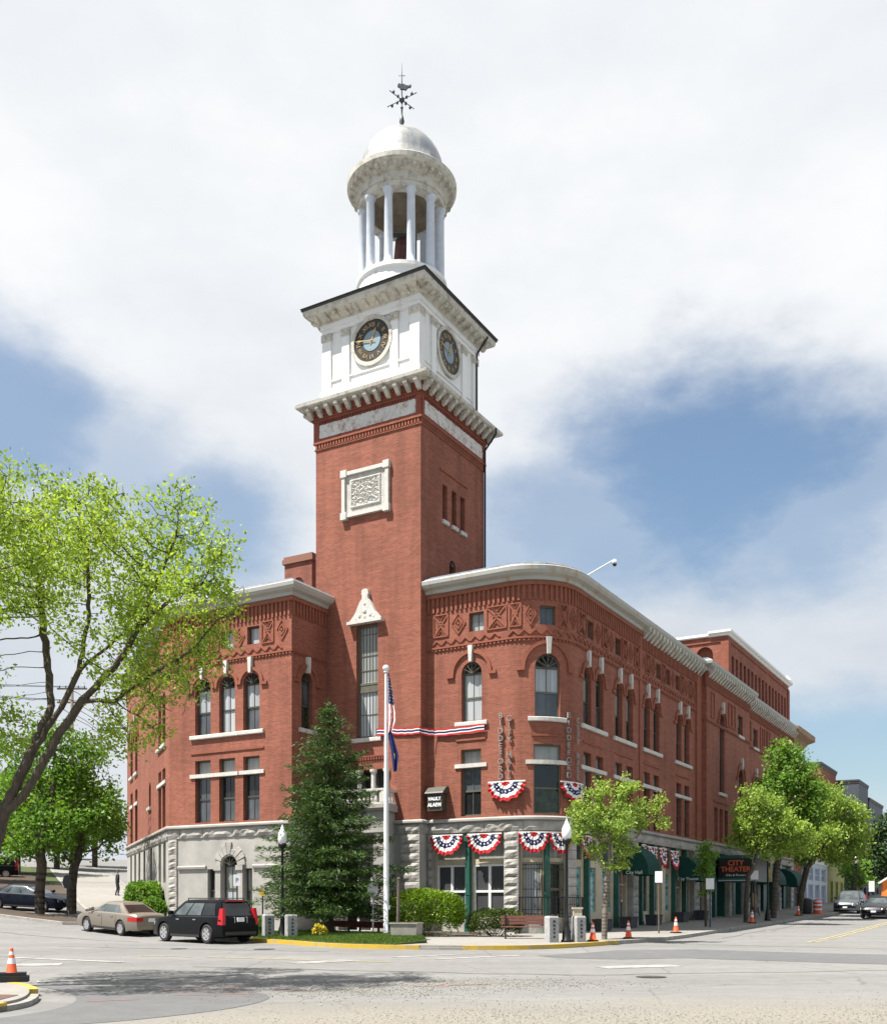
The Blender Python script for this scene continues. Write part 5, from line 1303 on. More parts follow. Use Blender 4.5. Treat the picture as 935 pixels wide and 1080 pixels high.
# alarm box on the wall
c = CP.pt(.68, 0, 6.5); t = thing('alarm_box', 'dark wall box with little roof reading VAULT ALARM', 'alarm box', c)
mb = MB(); dbox(mb, CP, .30, 1.06, 6.05, 6.85, -.01, .45); mk('case', mb, M['frame_dark'], t)
mb = MB(); sweep(mb, CP, .2, 1.16, [(-.01, 6.85), (.55, 6.85), (.5, 6.92), (.22, 7.15), (-.01, 7.2)]); mk('roof', mb, M['frame_dark'], t)
mb = MB(); dbox(mb, CP, .38, .98, 6.14, 6.78, .44, .465); mk('sign_plate', mb, M['sign_black'], t)
mb = MB(); o, nn = CP.pn(.68); rt = (-nn[1], nn[0], 0)
text_mb(mb, 'VAULT', .22, CP.pt(.68, .47, 6.60), rt, (0, 0, 1), .006, bold=.012); text_mb(mb, 'ALARM', .22, CP.pt(.68, .47, 6.32), rt, (0, 0, 1), .006, bold=.012); mk('lettering', mb, M['sign_white'], t)
# camera on an arm at the roof
a = CP.pt(ct(3.4), .3, 16.75); b = CP.pt(ct(3.4), 1.6, 17.25); t = thing('security_camera', 'white dome camera on a long arm at the roof edge', 'camera', a)
mb = MB(); mb.tube(a, b, .03); mk('arm', mb, M['pole_white'], t); mb = MB(); mb.lathe((b[0], b[1], b[2]-.2), [(.02, -.11), (.08, -.07), (.10, 0)], 12, capb=True); mk('dome_lens', mb, M['plastic_black'], t, True)
mb = MB(); mb.lathe((b[0], b[1], b[2]-.2), [(.11, 0), (.11, .11), (.07, .18), (.02, .21)], 12, capb=True); mk('housing', mb, M['pole_white'], t, True)
# awnings
def awning(t0, t1, z0, z1, out, label, dome=True, text=None):
    path = CP if t1 < 22 else PV; f = ct if t1 < 22 else pv
    th = thing('awning', label, 'awning', path.pt(f(.5*(t0+t1)), 0, z1), 0, 'dark green awnings'); n = 10; vs = []; st = 14
    for j in range(n+1):
        a = math.pi/2*j/n
        for i in range(st+1):
            u = i/st; e = 1-abs(2*u-1)**3*.0
            vs.append(path.pt(f(t0+(t1-t0)*u), .04+out*math.sin(a), z0+.22+(z1-z0-.22)*math.cos(a)))
    fs = [(j*(st+1)+i, j*(st+1)+i+1, (j+1)*(st+1)+i+1, (j+1)*(st+1)+i) for j in range(n) for i in range(st)]
    mb = MB(); mb.add(vs, fs)
    for i in (0, st): mb.add([vs[j*(st+1)+i] for j in range(n+1)]+[path.pt(f(t0+(t1-t0)*i/st), .04, z0+.22)], [tuple(range(n+2))])
    mk('canopy', mb, M['awning'], th)
    mb = MB(); dbox(mb, path, f(t0), f(t1), z0, z0+.23, out+.02, out+.05)
    for q in (t0, t1): dbox(mb, path, f(q)-.015, f(q)+.015, z0, z0+.23, .04, out+.03)
    mk('valance', mb, M['awning'], th)
    if text:
        mb = MB(); q = .05
        o = path.pt(f(t0)-.02, out*.5, z0+.115); nn = path._n(path.seg(f(t0)), f(t0))[1]; 
        text_mb(mb, text, .24, o, (nn[0], nn[1], 0), (0, 0, 1), .006); mk('lettering', mb, M['sign_white'], th)
awning(8.55, 10.5, 3.25, 4.75, 1.35, 'rounded dark green awning over the door behind the young street tree', text='City Hall')
awning(17.75, 21.1, 3.15, 4.6, 1.25, 'dark green awning over the doors left of the marquee', text='City Theater')
awning(36.5, 40.2, 3.3, 4.7, 1.3, 'dark green awning just past the hanging poster'); awning(44.2, 47.6, 3.3, 4.7, 1.3, 'dark green awning at the far end of the hall')
# theater marquee
mq = P(-6.95, 25.0); t = thing('theater_marquee', 'black marquee box with orange lettering and green trim', 'marquee', (mq[0], mq[1], 3.3))
nx, ny = (-UX, -UY), (VX, VY)
mb = MB(); mb.obox(mq, nx, ny, -.1, 2.0, 0, 4.2, 3.5, 4.72); mk('sign_box', mb, M['sign_black'], t)
mb = MB(); mb.obox(mq, nx, ny, -.12, 2.08, -.05, 4.25, 4.72, 4.92); mb.obox(mq, nx, ny, -.12, 2.08, -.05, 4.25, 3.28, 3.5); mk('trim', mb, M['green_iron'], t)
mb = MB(); mb.obox(mq, nx, ny, -.1, 2.06, -.055, -.048, 3.3, 3.36); mk('light_strip', mb, M['pale_blue'], t)
mb = MB(); ff = lambda x, z: (mq[0]+nx[0]*x-ny[0]*.005, mq[1]+nx[1]*x-ny[1]*.005, z)
text_mb(mb, 'CITY', .46, ff(1.0, 4.42), (nx[0], nx[1], 0), (0, 0, 1), .02, bold=.01); text_mb(mb, 'THEATER', .44, ff(1.0, 4.02), (nx[0], nx[1], 0), (0, 0, 1), .02, bold=.01)
s2 = lambda y, z: (mq[0]+nx[0]*2.005+ny[0]*y, mq[1]+nx[1]*2.005+ny[1]*y, z)

mk('lettering', mb, M['sign_orange'], t)
mb = MB(); text_mb(mb, 'Gifts & Flowers', .2, ff(1.0, 3.66), (nx[0], nx[1], 0), (0, 0, 1), .01); mb2 = MB(); mk('small_lettering', mb, M['sign_white'], t)
ps = P(-7.3, 33.3); t = thing('poster_sign', 'yellow and black poster board hanging past the marquee', 'poster', (ps[0], ps[1], 3.5))
mb = MB(); mb.obox(ps, nx, ny, -.1, 1.0, 0, .12, 3.4, 4.9); mk('frame', mb, M['cream'], t); mb = MB(); mb.obox(ps, nx, ny, 0, .9, -.012, .004, 3.5, 4.8); mk('picture', mb, M['poster'], t)
t = thing('door_easel', 'wooden easel board standing in the theater entrance', 'easel', P(-7.9, 29.6)+(zs(*P(-7.9, 29.6)),), R(25)); 
for x0, y0 in ((-.35, -.25), (.35, -.25), (-.3, .35), (.3, .35)):
    mb = MB(); mb.tube((x0, y0, 0), (x0*.25, y0*.1, 2.0), .035, n=6); mk('leg', mb, M['post_wood'], t, False, True)
mb = MB(); mb.hexa([(-.25, -.26, .6), (.25, -.26, .6), (.25, -.23, .6), (-.25, -.23, .6), (-.14, -.12, 1.5), (.14, -.12, 1.5), (.14, -.09, 1.5), (-.14, -.09, 1.5)]); mk('board', mb, M['tan_cornice'], t, False, True)
# signs on posts
def sign(loc, h, w, hh, mat, label, rz=0, name='street_sign', txt=None, pole='iron_gray', rnd_=False, tcol='sign_blue'):
    t = thing(name, label, 'sign', loc, rz); mb = MB(); mb.tube((0, 0, -.1), (0, 0, h), .035, n=8); mk('pole', mb, M[pole], t, False, True)
    mb = MB()
    if rnd_:
        k = 14; o1 = [(w/2*math.cos(2*math.pi*i/k), h-hh/2+hh/2*math.sin(2*math.pi*i/k)) for i in range(k)]
        mb.add([(x, -.05, z) for x, z in o1]+[(x, -.035, z) for x, z in o1], [tuple(range(k)), tuple(range(k, 2*k))[::-1]]+[(i, (i+1) % k, k+(i+1) % k, k+i) for i in range(k)])
    else: mb.box(-w/2, w/2, -.055, -.037, h-hh, h)
    mk('panel', mb, M[mat], t, False, True)
    if txt:
        mb = MB(); text_mb(mb, txt, min(hh, w)*.8, (0, -.057, h-hh/2), (1, 0, 0), (0, 0, 1), .003, bold=.01); mk('lettering', mb, M[tcol], t, False, True)
    return t
x, y = -9.05, 45.9; sign((x, y, zs(x, y)), 2.6, .32, .5, 'sign_white', 'white and blue parking sign on a post by the hall windows', 0, txt='P')
x, y = 9.55, 46.4; sign((x, y, zs(x, y)), 2.75, .32, .5, 'sign_white', 'white parking notice on a rusty post beside two cones', R(-20), pole='post_wood')
x, y = 13.3, 52.2; sign((x, y, zs(x, y)), 2.45, .4, .55, 'sign_white', 'white notice on a dark post before the marquee', R(-20))
x, y = -2.9, 43.0; sign((x, y, zs(x, y)+.1), 2.15, .46, .6, 'sign_white', 'pale oval plaque on a thin post beside the flagpole', 0, rnd_=True, pole='sign_white')
x, y = 17.6, 59.2; sign((x, y, zs(x, y)), 2.9, .42, .5, 'sign_white', 'pair of white direction plates on a pole past the marquee', R(-20))
x, y = 36.0, 88.0; sign((x, y, zs(x, y)), 2.3, .45, .9, 'sign_white', 'white street sign far down the street', R(-15))
x, y = -8.0, 46.3; sign((x, y, zs(x, y)), 1.95, .3, .3, 'sign_yellow', 'small yellow tag on a stake behind the spruce', 0, rnd_=True)
x, y = -20.0, 55.6; sign((x, y, gz(x, y)+.1), 2.1, .45, .75, 'plastic_black', 'black rounded parking meter head behind the tan sedan', 0, 'parking_meter', rnd_=True)
# railings
t = thing('ramp_railing', 'low red wooden railing along the entrance ramp behind the spruce', 'railing', (-3.6, 46.2, .4))
a, b = Vector((-5.3, 45.9, .95)), Vector((-2.0, 45.3, .85))
mb = MB(); d = (b-a).normalized(); mb.hexa([a+Vector(q) for q in ((0, -.04, -.14), (0, .04, -.14), (0, .04, .14), (0, -.04, .14))]+[b+Vector(q) for q in ((0, -.04, -.14), (0, .04, -.14), (0, .04, .14), (0, -.04, .14))]); mk('rail', mb, M['red_rail'], t)
mb = MB(); mb.hexa([a+Vector(q) for q in ((0, -.03, -.52), (0, .03, -.52), (0, .03, -.42), (0, -.03, -.42))]+[b+Vector(q) for q in ((0, -.03, -.6), (0, .03, -.6), (0, .03, -.5), (0, -.03, -.5))]); mk('rail', mb, M['red_rail'], t)
for k in (.05, .35, .5, .75, .97):
    p = a.lerp(b, k); mb = MB(); mb.box(p.x-.05, p.x+.05, p.y+.04, p.y+.13, gz(p.x, p.y)+.1, p.z+.1); mk('post', mb, M['post_wood'], t)
t = thing('iron_railing', 'black iron railing curving in front of the barred corner windows', 'railing', CP.pt(6, .4, .5))
mb = MB()
for z in (2.06, 1.2): dbox(mb, CP, 4.75, 7.75, z, z+.05, .33, .38)
mk('rail', mb, M['black_iron'], t); mb = MB()
for i in range(25):
    c = 4.78+i*.122; dbox(mb, CP, c-.012, c+.012, 1.2, 2.06, .344, .366)
mk('balusters', mb, M['black_iron'], t)
for c in (4.8, 6.2, 7.7): mb = MB(); dbox(mb, CP, c-.025, c+.025, .4, 2.1, .325, .385); mk('post', mb, M['black_iron'], t)
t = thing('wall_cabinet', 'grey metal cabinet low beside the black estate car', 'cabinet', (-8.3, 46.2, zs(-8.3, 46.2))); mb = MB(); mb.box(-.45, .45, -.2, .2, 0, .8); mk('case', mb, M['iron_gray'], t, False, True); mb = MB(); mb.box(-.43, -.02, -.215, -.2, .05, .75); mb.box(.02, .43, -.215, -.2, .05, .75); mk('door', mb, M['iron_gray'], t, False, True)
# ---------------------------------------------------------------- vegetation
def leaf_quads(c, size, rs, up=.35, asp=.55, dirs=None):
    n = len(c)
    t = rs.normal(size=(n, 3)) if dirs is None else dirs+rs.normal(size=(n, 3))*.45
    t /= np.linalg.norm(t, axis=1)[:, None]
    k = rs.normal(size=(n, 3))+np.array([0, 0, up*2]); b = np.cross(t, k); b /= np.linalg.norm(b, axis=1)[:, None]+1e-9
    nn = np.cross(t, b)
    L = (size*rs.uniform(.65, 1.3, n))[:, None]; W = L*asp
    v = np.stack([c-t*L*.5, c+b*W*.5+nn*L*.08, c+t*L*.5-nn*L*.1, c-b*W*.5+nn*L*.08], 1).reshape(-1, 3)
    return v, np.arange(n*4).reshape(-1, 4)
def grow(base, trunk, attract, rs, step=.35, kill=.7, infl=4.0, iters=120, limbs=()):
    """space colonisation: nodes and parents, growing from the trunk polyline into the attraction points"""
    nodes = []; par = []
    for i, p in enumerate(trunk):
        if i == 0: nodes.append(np.array(p, float)); par.append(-1); continue
        a = nodes[-1]; b = np.array(p, float); s = max(1, int(np.linalg.norm(b-a)/step)); i0 = len(nodes)-1
        for j in range(1, s+1): nodes.append(a+(b-a)*j/s); par.append(len(nodes)-2)
    for lb in limbs:
        b0 = np.array(lb[0], float); i0 = int(np.argmin([np.linalg.norm(q-b0) for q in nodes])); prev = i0
        for p in lb[1:]:
            a = nodes[prev]; b = np.array(p, float); s = max(1, int(np.linalg.norm(b-a)/step))
            for j in range(1, s+1): nodes.append(a+(b-a)*j/s+rs.normal(size=3)*step*.08); par.append(prev); prev = len(nodes)-1
    N = np.zeros((6000, 3)); n = len(nodes); N[:n] = nodes
    A = attract.copy(); near = np.zeros(len(A), int); nd = np.full(len(A), 1e9)
    def upd(lo, hi):
        for k in range(lo, hi):
            d = np.linalg.norm(A-N[k], axis=1); m = d < nd; nd[m] = d[m]; near[m] = k
    upd(0, n)
    for _ in range(iters):
        if len(A) == 0 or n > 5500: break
        act = nd < infl
        if not act.any(): act = nd <= nd.min()+.5
        u = (A-N[near]); u /= np.linalg.norm(u, axis=1)[:, None]+1e-9
        S = {}
        for i in np.nonzero(act)[0]: S.setdefault(int(near[i]), []).append(u[i])
        lo = n
        for k, us_ in S.items():
            d = np.mean(us_, 0)+rs.normal(size=3)*.12; l = np.linalg.norm(d)
            if l < .05: continue
            N[n] = N[k]+d/l*step; par.append(k); n += 1
            if n > 5900: break
        if n == lo: break
        upd(lo, n)
        keep = nd > kill
        A = A[keep]; near = near[keep]; nd = nd[keep]
    return N[:n].copy(), np.array(par)
def branch_mesh(N, par, r_tip, expo, r_base):
    n = len(N); w = np.zeros(n); kids = np.bincount(par[par >= 0], minlength=n)
    w[kids == 0] = 1
    for i in range(n-1, 0, -1): w[par[i]] += w[i]
    r = r_tip*w**(1/expo); s = r_base/r[0]
    r = np.where(r > r_tip*1.5, r_tip+(r-r_tip)*(r_base-r_tip)/(r[0]-r_tip), r)
    idx = np.arange(1, n); a = N[par[idx]]; b = N[idx]; ra = np.minimum(r[par[idx]], r[idx]*1.6); rb = r[idx]
    d = b-a; d /= np.linalg.norm(d, axis=1)[:, None]+1e-9
    ref = np.where(np.abs(d[:, 2:3]) < .9, [[0, 0, 1.]], [[1., 0, 0]]); u = np.cross(d, ref); u /= np.linalg.norm(u, axis=1)[:, None]; v = np.cross(d, u)
    K = 6; V = []
    for P_, R_ in ((a, ra), (b+d*rb[:, None]*.4, rb)):
        for k in range(K):
            an = 2*math.pi*k/K; V.append(P_+u*(R_*math.cos(an))[:, None]+v*(R_*math.sin(an))[:, None])
    V = np.stack(V, 1).reshape(-1, 3)
    q = np.array([(k, (k+1) % K, K+(k+1) % K, K+k) for k in range(K)])
    F = (q[None]+(np.arange(len(idx))*2*K)[:, None, None]).reshape(-1, 4)
    return V, F, r, kids
def ball(c, r, n, rs, shell=.0):
    d = rs.normal(size=(n, 3)); d /= np.linalg.norm(d, axis=1)[:, None]
    return np.array(c)+d*(r*(shell+(1-shell)*rs.uniform(0, 1, n)**(1/3.)))[:, None]
def tree(name, label, group, trunk, lobes, seed, leafm, barkm, r_base=.16, leaf=.13, per=10, spread=.28, dens=9, step=.32, kill=.6, tip=.008, gap=.0, droop=.0, cat='tree', trunkname='trunk', limbs=()):
    rs = np.random.RandomState(seed); lobes = list(lobes); n0 = len(lobes)
    for _ in range(n0):
        c, q = lobes[rs.randint(n0)]; d = rs.normal(size=3)*np.array([1, 1, .8])+np.array([0, 0, .25]); d /= np.linalg.norm(d); lobes.append((tuple(np.array(c)+d*q*rs.uniform(.9, 1.15)), q*rs.uniform(.25, .42)))
    A = np.concatenate([ball(c, r, max(14, int(dens*r**2*4*2.6)), rs) for c, r in lobes]); step *= .62; kill *= .55; per = int(per*1.35)
    N, par = grow(trunk[0], trunk, A, rs, step, kill, limbs=limbs)
    V, F, r, kids = branch_mesh(N, par, tip, 1.75, r_base)
    t = thing(name, label, cat, tuple(trunk[0]), 0, group)
    mk_np(trunkname, V, F, M[barkm], t)
    nt_ = len(trunk)
    LC = np.array([c for c, _ in lobes]); LR = np.array([q for _, q in lobes])
    ins = (np.linalg.norm(N[:, None]-LC[None], axis=2)/LR[None]).min(1)
    thin = np.nonzero((r < max(tip*9, r_base*.30)) & (ins < 1.15))[0]
    print('TREE', name, len(A), len(N), len(thin), len(thin)*per)
    ph = rs.uniform(0, 6.28, 3); fq = 2.1/max(spread, .15)
    cl_ = np.sin(N[:, 0]*fq*.55+ph[0])+np.sin(N[:, 1]*fq*.5+ph[1])+np.sin(N[:, 2]*fq*.62+ph[2]); sel = cl_[thin] > -.95; thin = thin[sel]; per = int(per*1.35); spread *= .80
    C = np.repeat(N[thin], per, 0); keep = rs.uniform(size=len(C)) > gap
    cl = np.repeat(np.clip(rs.normal(size=(len(thin), 3)), -1.6, 1.6)*spread*.35, per, 0)
    C = (C+cl+np.clip(rs.normal(size=C.shape), -1.7, 1.7)*spread*np.array([1, 1, .7]))[keep]; C[:, 2] -= droop*rs.uniform(0, 1, len(C))
    v, f = leaf_quads(C, leaf, rs); mk_np('crown', v, f, M[leafm], t); print('LEAVES', name, len(f))
    return t
F_ = 1103.
def X(px, Y): return (px-467.5)/F_*Y            # plan helper used while setting trees out along the street
def H(py, Y): return 1.65+(957-py)/F_*Y
# the big spring-green tree on the near corner
Y0 = 21.6
lob = [(25,528,0,1.0),(85,545,.5,1.0),(132,568,-.6,.9),(188,560,0,1.0),(222,612,.2,.75),(213,668,.3,.7),(168,712,-.5,.75),(140,625,1.2,1.0),(62,580,-1.2,1.1),(10,600,0,1.2),(-45,575,0,1.6),(-90,680,.4,1.4),
       (125,595,-2.4,.8),(20,575,-2.6,1.1),(-40,640,-2.4,1.4),(205,595,1.6,.8),(195,640,-1.3,.7),(150,752,.2,.45),(232,585,-.4,.5),(-30,760,.5,.8),(-110,600,1.5,1.6),(0,560,2.6,1.2),(110,760,1.0,.45),(150,690,.6,.7),(215,690,.2,.6),(185,738,-.3,.65),(140,730,-.5,.65),(122,775,.5,.45),(165,772,0,.4),(150,650,-.8,.8),(225,640,.5,.6),(178,690,.9,.7),(100,690,-1.2,.5)]
lob = [((X(a, Y0), Y0+d, H(b, Y0)), r) for a, b, d, r in lob]
g0 = gz(-9.85, Y0)
tr = [(-9.85, Y0, g0-.1), (-9.6, Y0, 1.6), (-9.3, Y0, 3.0), (X(3, Y0), Y0, H(858, Y0))]
lm = [[(X(a, Y0), Y0+d, H(b, Y0)) for a, b, d in l] for l in (
    [(3,858,0),(24,843,0),(58,783,0),(89,740,-.1),(125,705,-.2),(152,665,-.3),(172,615,-.3),(188,570,-.2)], [(89,740,-.1),(128,742,-.3),(165,718,-.5),(205,688,-.2),(228,655,0)],
    [(3,858,0),(15,830,.1),(28,795,.2),(42,768,.3),(57,742,.4),(75,700,.5),(86,640,.5),(82,555,.5)], [(28,795,.2),(38,735,.9),(22,670,1.4),(18,590,1.2)],
    [(-4,880,0),(-18,800,-.3),(-22,720,-.6),(0,640,-1),(12,560,-.9)], [(75,700,.5),(115,655,1),(138,600,1)], [(152,665,-.3),(190,640,-.6),(222,612,0)])]
tree('shade_tree', 'large spring green tree leaning over the near corner beside the traffic cone', None, tr, lob, 11, 'leaf_spring', 'bark', .185, .098, 13, .20, 12, .30, .50, .0055, .05, limbs=lm)
# trees on the mulch bed at the left
for k, (px, Y, top, lobs, lb, rb) in enumerate((
    (42, 55.5, 0, [(30,835,0,1.5),(75,800,.6,1.5),(20,880,-.5,1.3),(60,870,-1.0,1.5),(95,850,.2,1.3),(10,800,1,1.5),(50,770,.5,1.2)], 'dark green maple standing before the dark sedan', .26),
    (76, 57.5, 0, [(85,830,0,1.5),(110,860,-.3,1.2),(70,880,0,1.4),(112,890,.5,.9),(95,795,.5,1.1),(55,830,1.4,1.5),(126,880,.6,.5)], 'twin-trunked dark green maple at the front of the dark sedan', .24))):
    x = X(px, Y); tr = [(x, Y, gz(x, Y)), (x, Y, gz(x, Y)+1.5), (x+.1, Y, gz(x, Y)+2.5)]
    tree('maple_tree', lb, 'maples on the mulch bed', tr, [((X(a, Y), Y+d, H(b, Y)), r) for a, b, d, r in lobs], 20+k, 'leaf_maple', 'bark', rb, .24, 11, .42, 8, .45, .8, .012, 0, .1)
# street trees
Y = 40.6; x = X(637, Y)
tree('street_tree', 'young bright green street tree by the corner kerb', 'street trees on the right', [(x, Y, zs(x, Y)), (x+.02, Y, 1.5), (x+.12, Y, 3.0)],
     [((X(a, Y), Y+d, H(b, Y)), r) for a, b, d, r in ((645,862,0,.8),(615,862,0,.6),(675,858,.2,.6),(638,832,.1,.5),(662,828,-.2,.48),(690,843,0,.36),(604,882,-.2,.42),(625,898,.2,.48),(658,895,-.3,.5),(696,866,0,.32),(612,848,.3,.4),(640,870,.7,.6),(650,868,-.7,.6),(622,838,.2,.35),(640,918,0,.3),(659,910,.2,.3))], 31, 'leaf_street', 'bark_light', .12, .13, 11, .16, 20, .22, .36, .006)
Y = 53.2; x = X(744, Y)
tree('street_tree', 'small narrow green street tree left of the marquee', 'street trees on the right', [(x, Y, zs(x, Y)), (x, Y, 1.7), (x-.02, Y, 2.4)],
     [((X(a, Y), Y+d, H(b, Y)), r) for a, b, d, r in ((742,896,0,.5),(745,915,.1,.55),(738,905,-.2,.4),(750,900,.1,.4),(745,935,0,.35),(742,945,0,.22))], 32, 'leaf_mid', 'bark', .07, .14, 12, .18, 18, .22, .36, .006)
Y = 58.2; x = X(786, Y)
tree('street_tree', 'pale green street tree nearest the marquee', 'street trees on the right', [(x, Y, zs(x, Y)), (x+.05, Y, 2.3), (x+.15, Y, 3.4)],
     [((X(a, Y), Y+d, H(b, Y)), r) for a, b, d, r in ((800,850,0,1.0),(795,885,.3,.9),(818,868,-.4,1.0),(835,880,-.2,.9),(790,838,.2,.6),(845,893,.2,.6),(812,893,.5,.8),(780,868,0,.6),(775,885,.2,.5),(815,845,.6,.7))], 33, 'leaf_street', 'bark', .13, .19, 12, .26, 13, .3, .5, .007)
Y = 65.0; x = X(815, Y)
tree('street_tree', 'tallest darker green street tree rising behind the paler ones', 'street trees on the right', [(x, Y, zs(x, Y)), (x+.1, Y, 3.0), (x+.35, Y, 5.0)],
     [((X(a, Y), Y+d, H(b, Y)), r) for a, b, d, r in ((832,815,0,1.5),(818,840,.3,1.5),(845,840,-.3,1.4),(828,795,0,1.0),(850,860,0,1.3),(812,865,.4,1.2),(840,880,.3,1.2),(858,825,.3,.8),(808,820,.3,.8))], 34, 'leaf_mid', 'bark', .2, .23, 12, .34, 11, .38, .65, .008)
Y = 72.0; x = X(843, Y)
tree('street_tree', 'wide bright green street tree forking low beside the dark bin', 'street trees on the right', [(x, Y, zs(x, Y)), (x+.1, Y, 2.6), (x+.5, Y, 4.4)],
     [((X(a, Y), Y+d, H(b, Y)), r) for a, b, d, r in ((880,850,0,1.5),(895,878,.2,1.4),(870,885,-.4,1.4),(905,895,0,.9),(866,842,.5,1.2),(885,900,.2,1.0),(850,895,.4,1.1),(900,860,0,1.0))], 35, 'leaf_street', 'bark', .2, .24, 12, .34, 11, .4, .65, .008)
# far trees
for k, (px, Y, lobs, lb) in enumerate((
    (938, 118, [(935,900,0,3.0),(942,880,0,2.6),(928,915,.5,2.0),(930,890,0,1.8)], 'dark green tree at the far right end of the street'),
    (872+28, 100, [(898,912,0,1.3),(905,922,0,1.1),(903,935,0,.9)], 'small yellowish tree before the dark grey building'))):
    x = X(px, Y); tr = [(x, Y, gz(x, Y)), (x, Y, gz(x, Y)+2)]
    tree('distant_tree', lb, 'distant trees', tr, [((X(a, Y), Y+d, H(b, Y)), r) for a, b, d, r in lobs], 40+k, 'leaf_dark' if k == 0 else 'leaf_mid', 'bark', .25, .42, 10, .6, 5, .7, 1.1, .014)
for k, (px, Y, r, lb) in enumerate(((18, 92, 4.2, 'distant tree at the left edge behind the maples'), (60, 104, 4.6, 'distant tree seen between the two maples'), (100, 112, 3.4, 'distant tree past the top of the left street'), (-30, 80, 4.0, 'distant tree just outside the left edge'))):
    x = X(px, Y); g = gz(x, Y); tr = [(x, Y, g), (x, Y, g+3)]
    tree('distant_tree', lb, 'distant trees', tr, [((x, Y, g+5.5), r*.75), ((x-r*.5, Y, g+4.6), r*.6), ((x+r*.5, Y+.5, g+4.8), r*.6), ((x, Y, g+7.5), r*.5)], 50+k, 'leaf_maple', 'bark', .3, .42, 10, .6, 4, .7, 1.1, .014)
# spruce on the lawn
def spruce(base, h, rmax, seed, label):
    rs = np.random.RandomState(seed); t = thing('spruce_tree', label, 'tree', base)
    mb = MB(); mb.lathe(base, [(.26, -.1), (.19, .5), (.15, 2), (.02, h)], 10)
    V, Fc, nv = [], [], 0; C, D = [], []; z = .95
    while z < h-.15:
        u = (z-.9)/(h-.9); L = rmax*(1-u)**.78*(.93 if u > .06 else .84); nb = int(9-3.5*u)
        a0 = rs.uniform(0, 6.28)
        for k in range(nb):
            a = a0+2*math.pi*k/nb+rs.normal()*.18; l = L*rs.uniform(.58, 1.15); dr = np.array([math.cos(a), math.sin(a)])
            slope = .40*u+.02-rs.uniform(0, .12); m = max(4, int(l/.13)); zz = z+rs.uniform(-.15, .15)
            end = None
            for j in range(1, m+1):
                f = j/m; r = l*f
                p = np.array([dr[0]*r, dr[1]*r, zz+slope*r-.16*r*(1-u)*f*.8+.10*(f**3)*l*.5])
                ns = int((3+3*(1-abs(f-.55)))*(1 if u < .75 else .7)); wdt = (.10+.46*l*(1-f)**.8*min(1, f*3)*.42)
                for q in range(ns):
                    sd = rs.uniform(-1, 1)
                    o = np.array([-dr[1], dr[0]])*sd*wdt*2.0
                    C.append(p+np.array([o[0]+dr[0]*abs(sd)*.1, o[1]+dr[1]*abs(sd)*.1, -abs(sd)*wdt*.35+rs.normal()*.045]))
                    dv = np.array([dr[0]+o[0]*1.6, dr[1]+o[1]*1.6, -.12+rs.normal()*.25]); D.append(dv/np.linalg.norm(dv))
                end = p
            if rs.rand() < .6: mb.tube((base[0], base[1], base[2]+zz), (base[0]+end[0]*.8, base[1]+end[1]*.8, base[2]+zz+(end[2]-zz)*.8), .022, .008, 5)
        z += .17+.06*u
    for j in range(40):
        C.append(np.array([rs.normal()*.05, rs.normal()*.05, h-.5+.6*j/40])); D.append(np.array([rs.normal()*.4, rs.normal()*.4, 1.]))
    C = np.array(C)+np.array(base); D = np.array(D)
    C = np.repeat(C, 4, 0)+rs.normal(size=(len(C)*4, 3))*.05; D = np.repeat(D, 4, 0)
    v, f = leaf_quads(C, .21, rs, .3, .15, D); mk_np('crown', v, f, M['needle'], t); mk('trunk', mb, M['bark'], t, True)
sx, sy = -4.8, 43.9; spruce((sx, sy, gz(sx, sy)+.28), 9.55, 3.85, 3, 'dark green spruce on the lawn before the tower')
def shrub(label, c, rx, ry, h, n, size, leafm, seed, lumps=9, group=None, name='shrub'):
    rs = np.random.RandomState(seed); t = thing(name, label, 'shrub', c, R(0), group)
    d = rs.normal(size=(n, 3)); d[:, 2] = np.abs(d[:, 2])*1.0-.25; d /= np.linalg.norm(d, axis=1)[:, None]
    L = rs.normal(size=(lumps, 3)); L[:, 2] = np.abs(L[:, 2]); L /= np.linalg.norm(L, axis=1)[:, None]
    k = np.max(d@L.T, 1); rad = (.80+.22*k**6)*rs.uniform(.80, 1.04, n)+rs.normal(size=n)*.02
    sq = (np.abs(d[:, 0])**3+np.abs(d[:, 1])**3+np.abs(d[:, 2])**3)**(-1/3.)
    p = d*(rad*np.minimum(sq, 1.18))[:, None]*np.array([rx, ry, h*.62]); p[:, 2] += h*.38; p[:, 2] = np.maximum(p[:, 2], .03)
    v, f = leaf_quads(p+np.array(c), size, rs, .5, .6, d*1.0+rs.normal(size=d.shape)*.5); mk_np('foliage', v, f, M[leafm], t)
    mb = MB()
    for i in range(16):
        q = p[i*7 % n]*.85; mb.tube((c[0]+q[0]*.1, c[1]+q[1]*.1, c[2]-.05), (c[0]+q[0], c[1]+q[1], c[2]+q[2]), .018, .006, 5)
    q = d[:400]; mk('stems', mb, M['bark'], t)
x, y = -.75, 43.9; shrub('big rounded bright green shrub behind the concrete planter', (x, y, zs(x, y)-.03), 1.62, 1.25, 2.0, 15000, .10, 'shrub', 5, 22)
x, y = 2.2, 43.5; shrub('low dark yew bush beside the brown bench', (x, y, zs(x, y)-.03), 1.22, .85, 1.18, 9000, .085, 'yew', 6, 14)
x, y = -15.3, 53.6; shrub('green bush at the hall corner behind the tan sedan', (x, y, gz(x, y)+.1), 1.05, 1.0, 2.0, 6000, .15, 'leaf_mid', 7, 12)
x, y = -14.4, 52.0; shrub('smaller green bush against the stone quoins', (x, y, gz(x, y)+.1), .7, .45, 1.3, 3000, .13, 'leaf_mid', 8, 8)
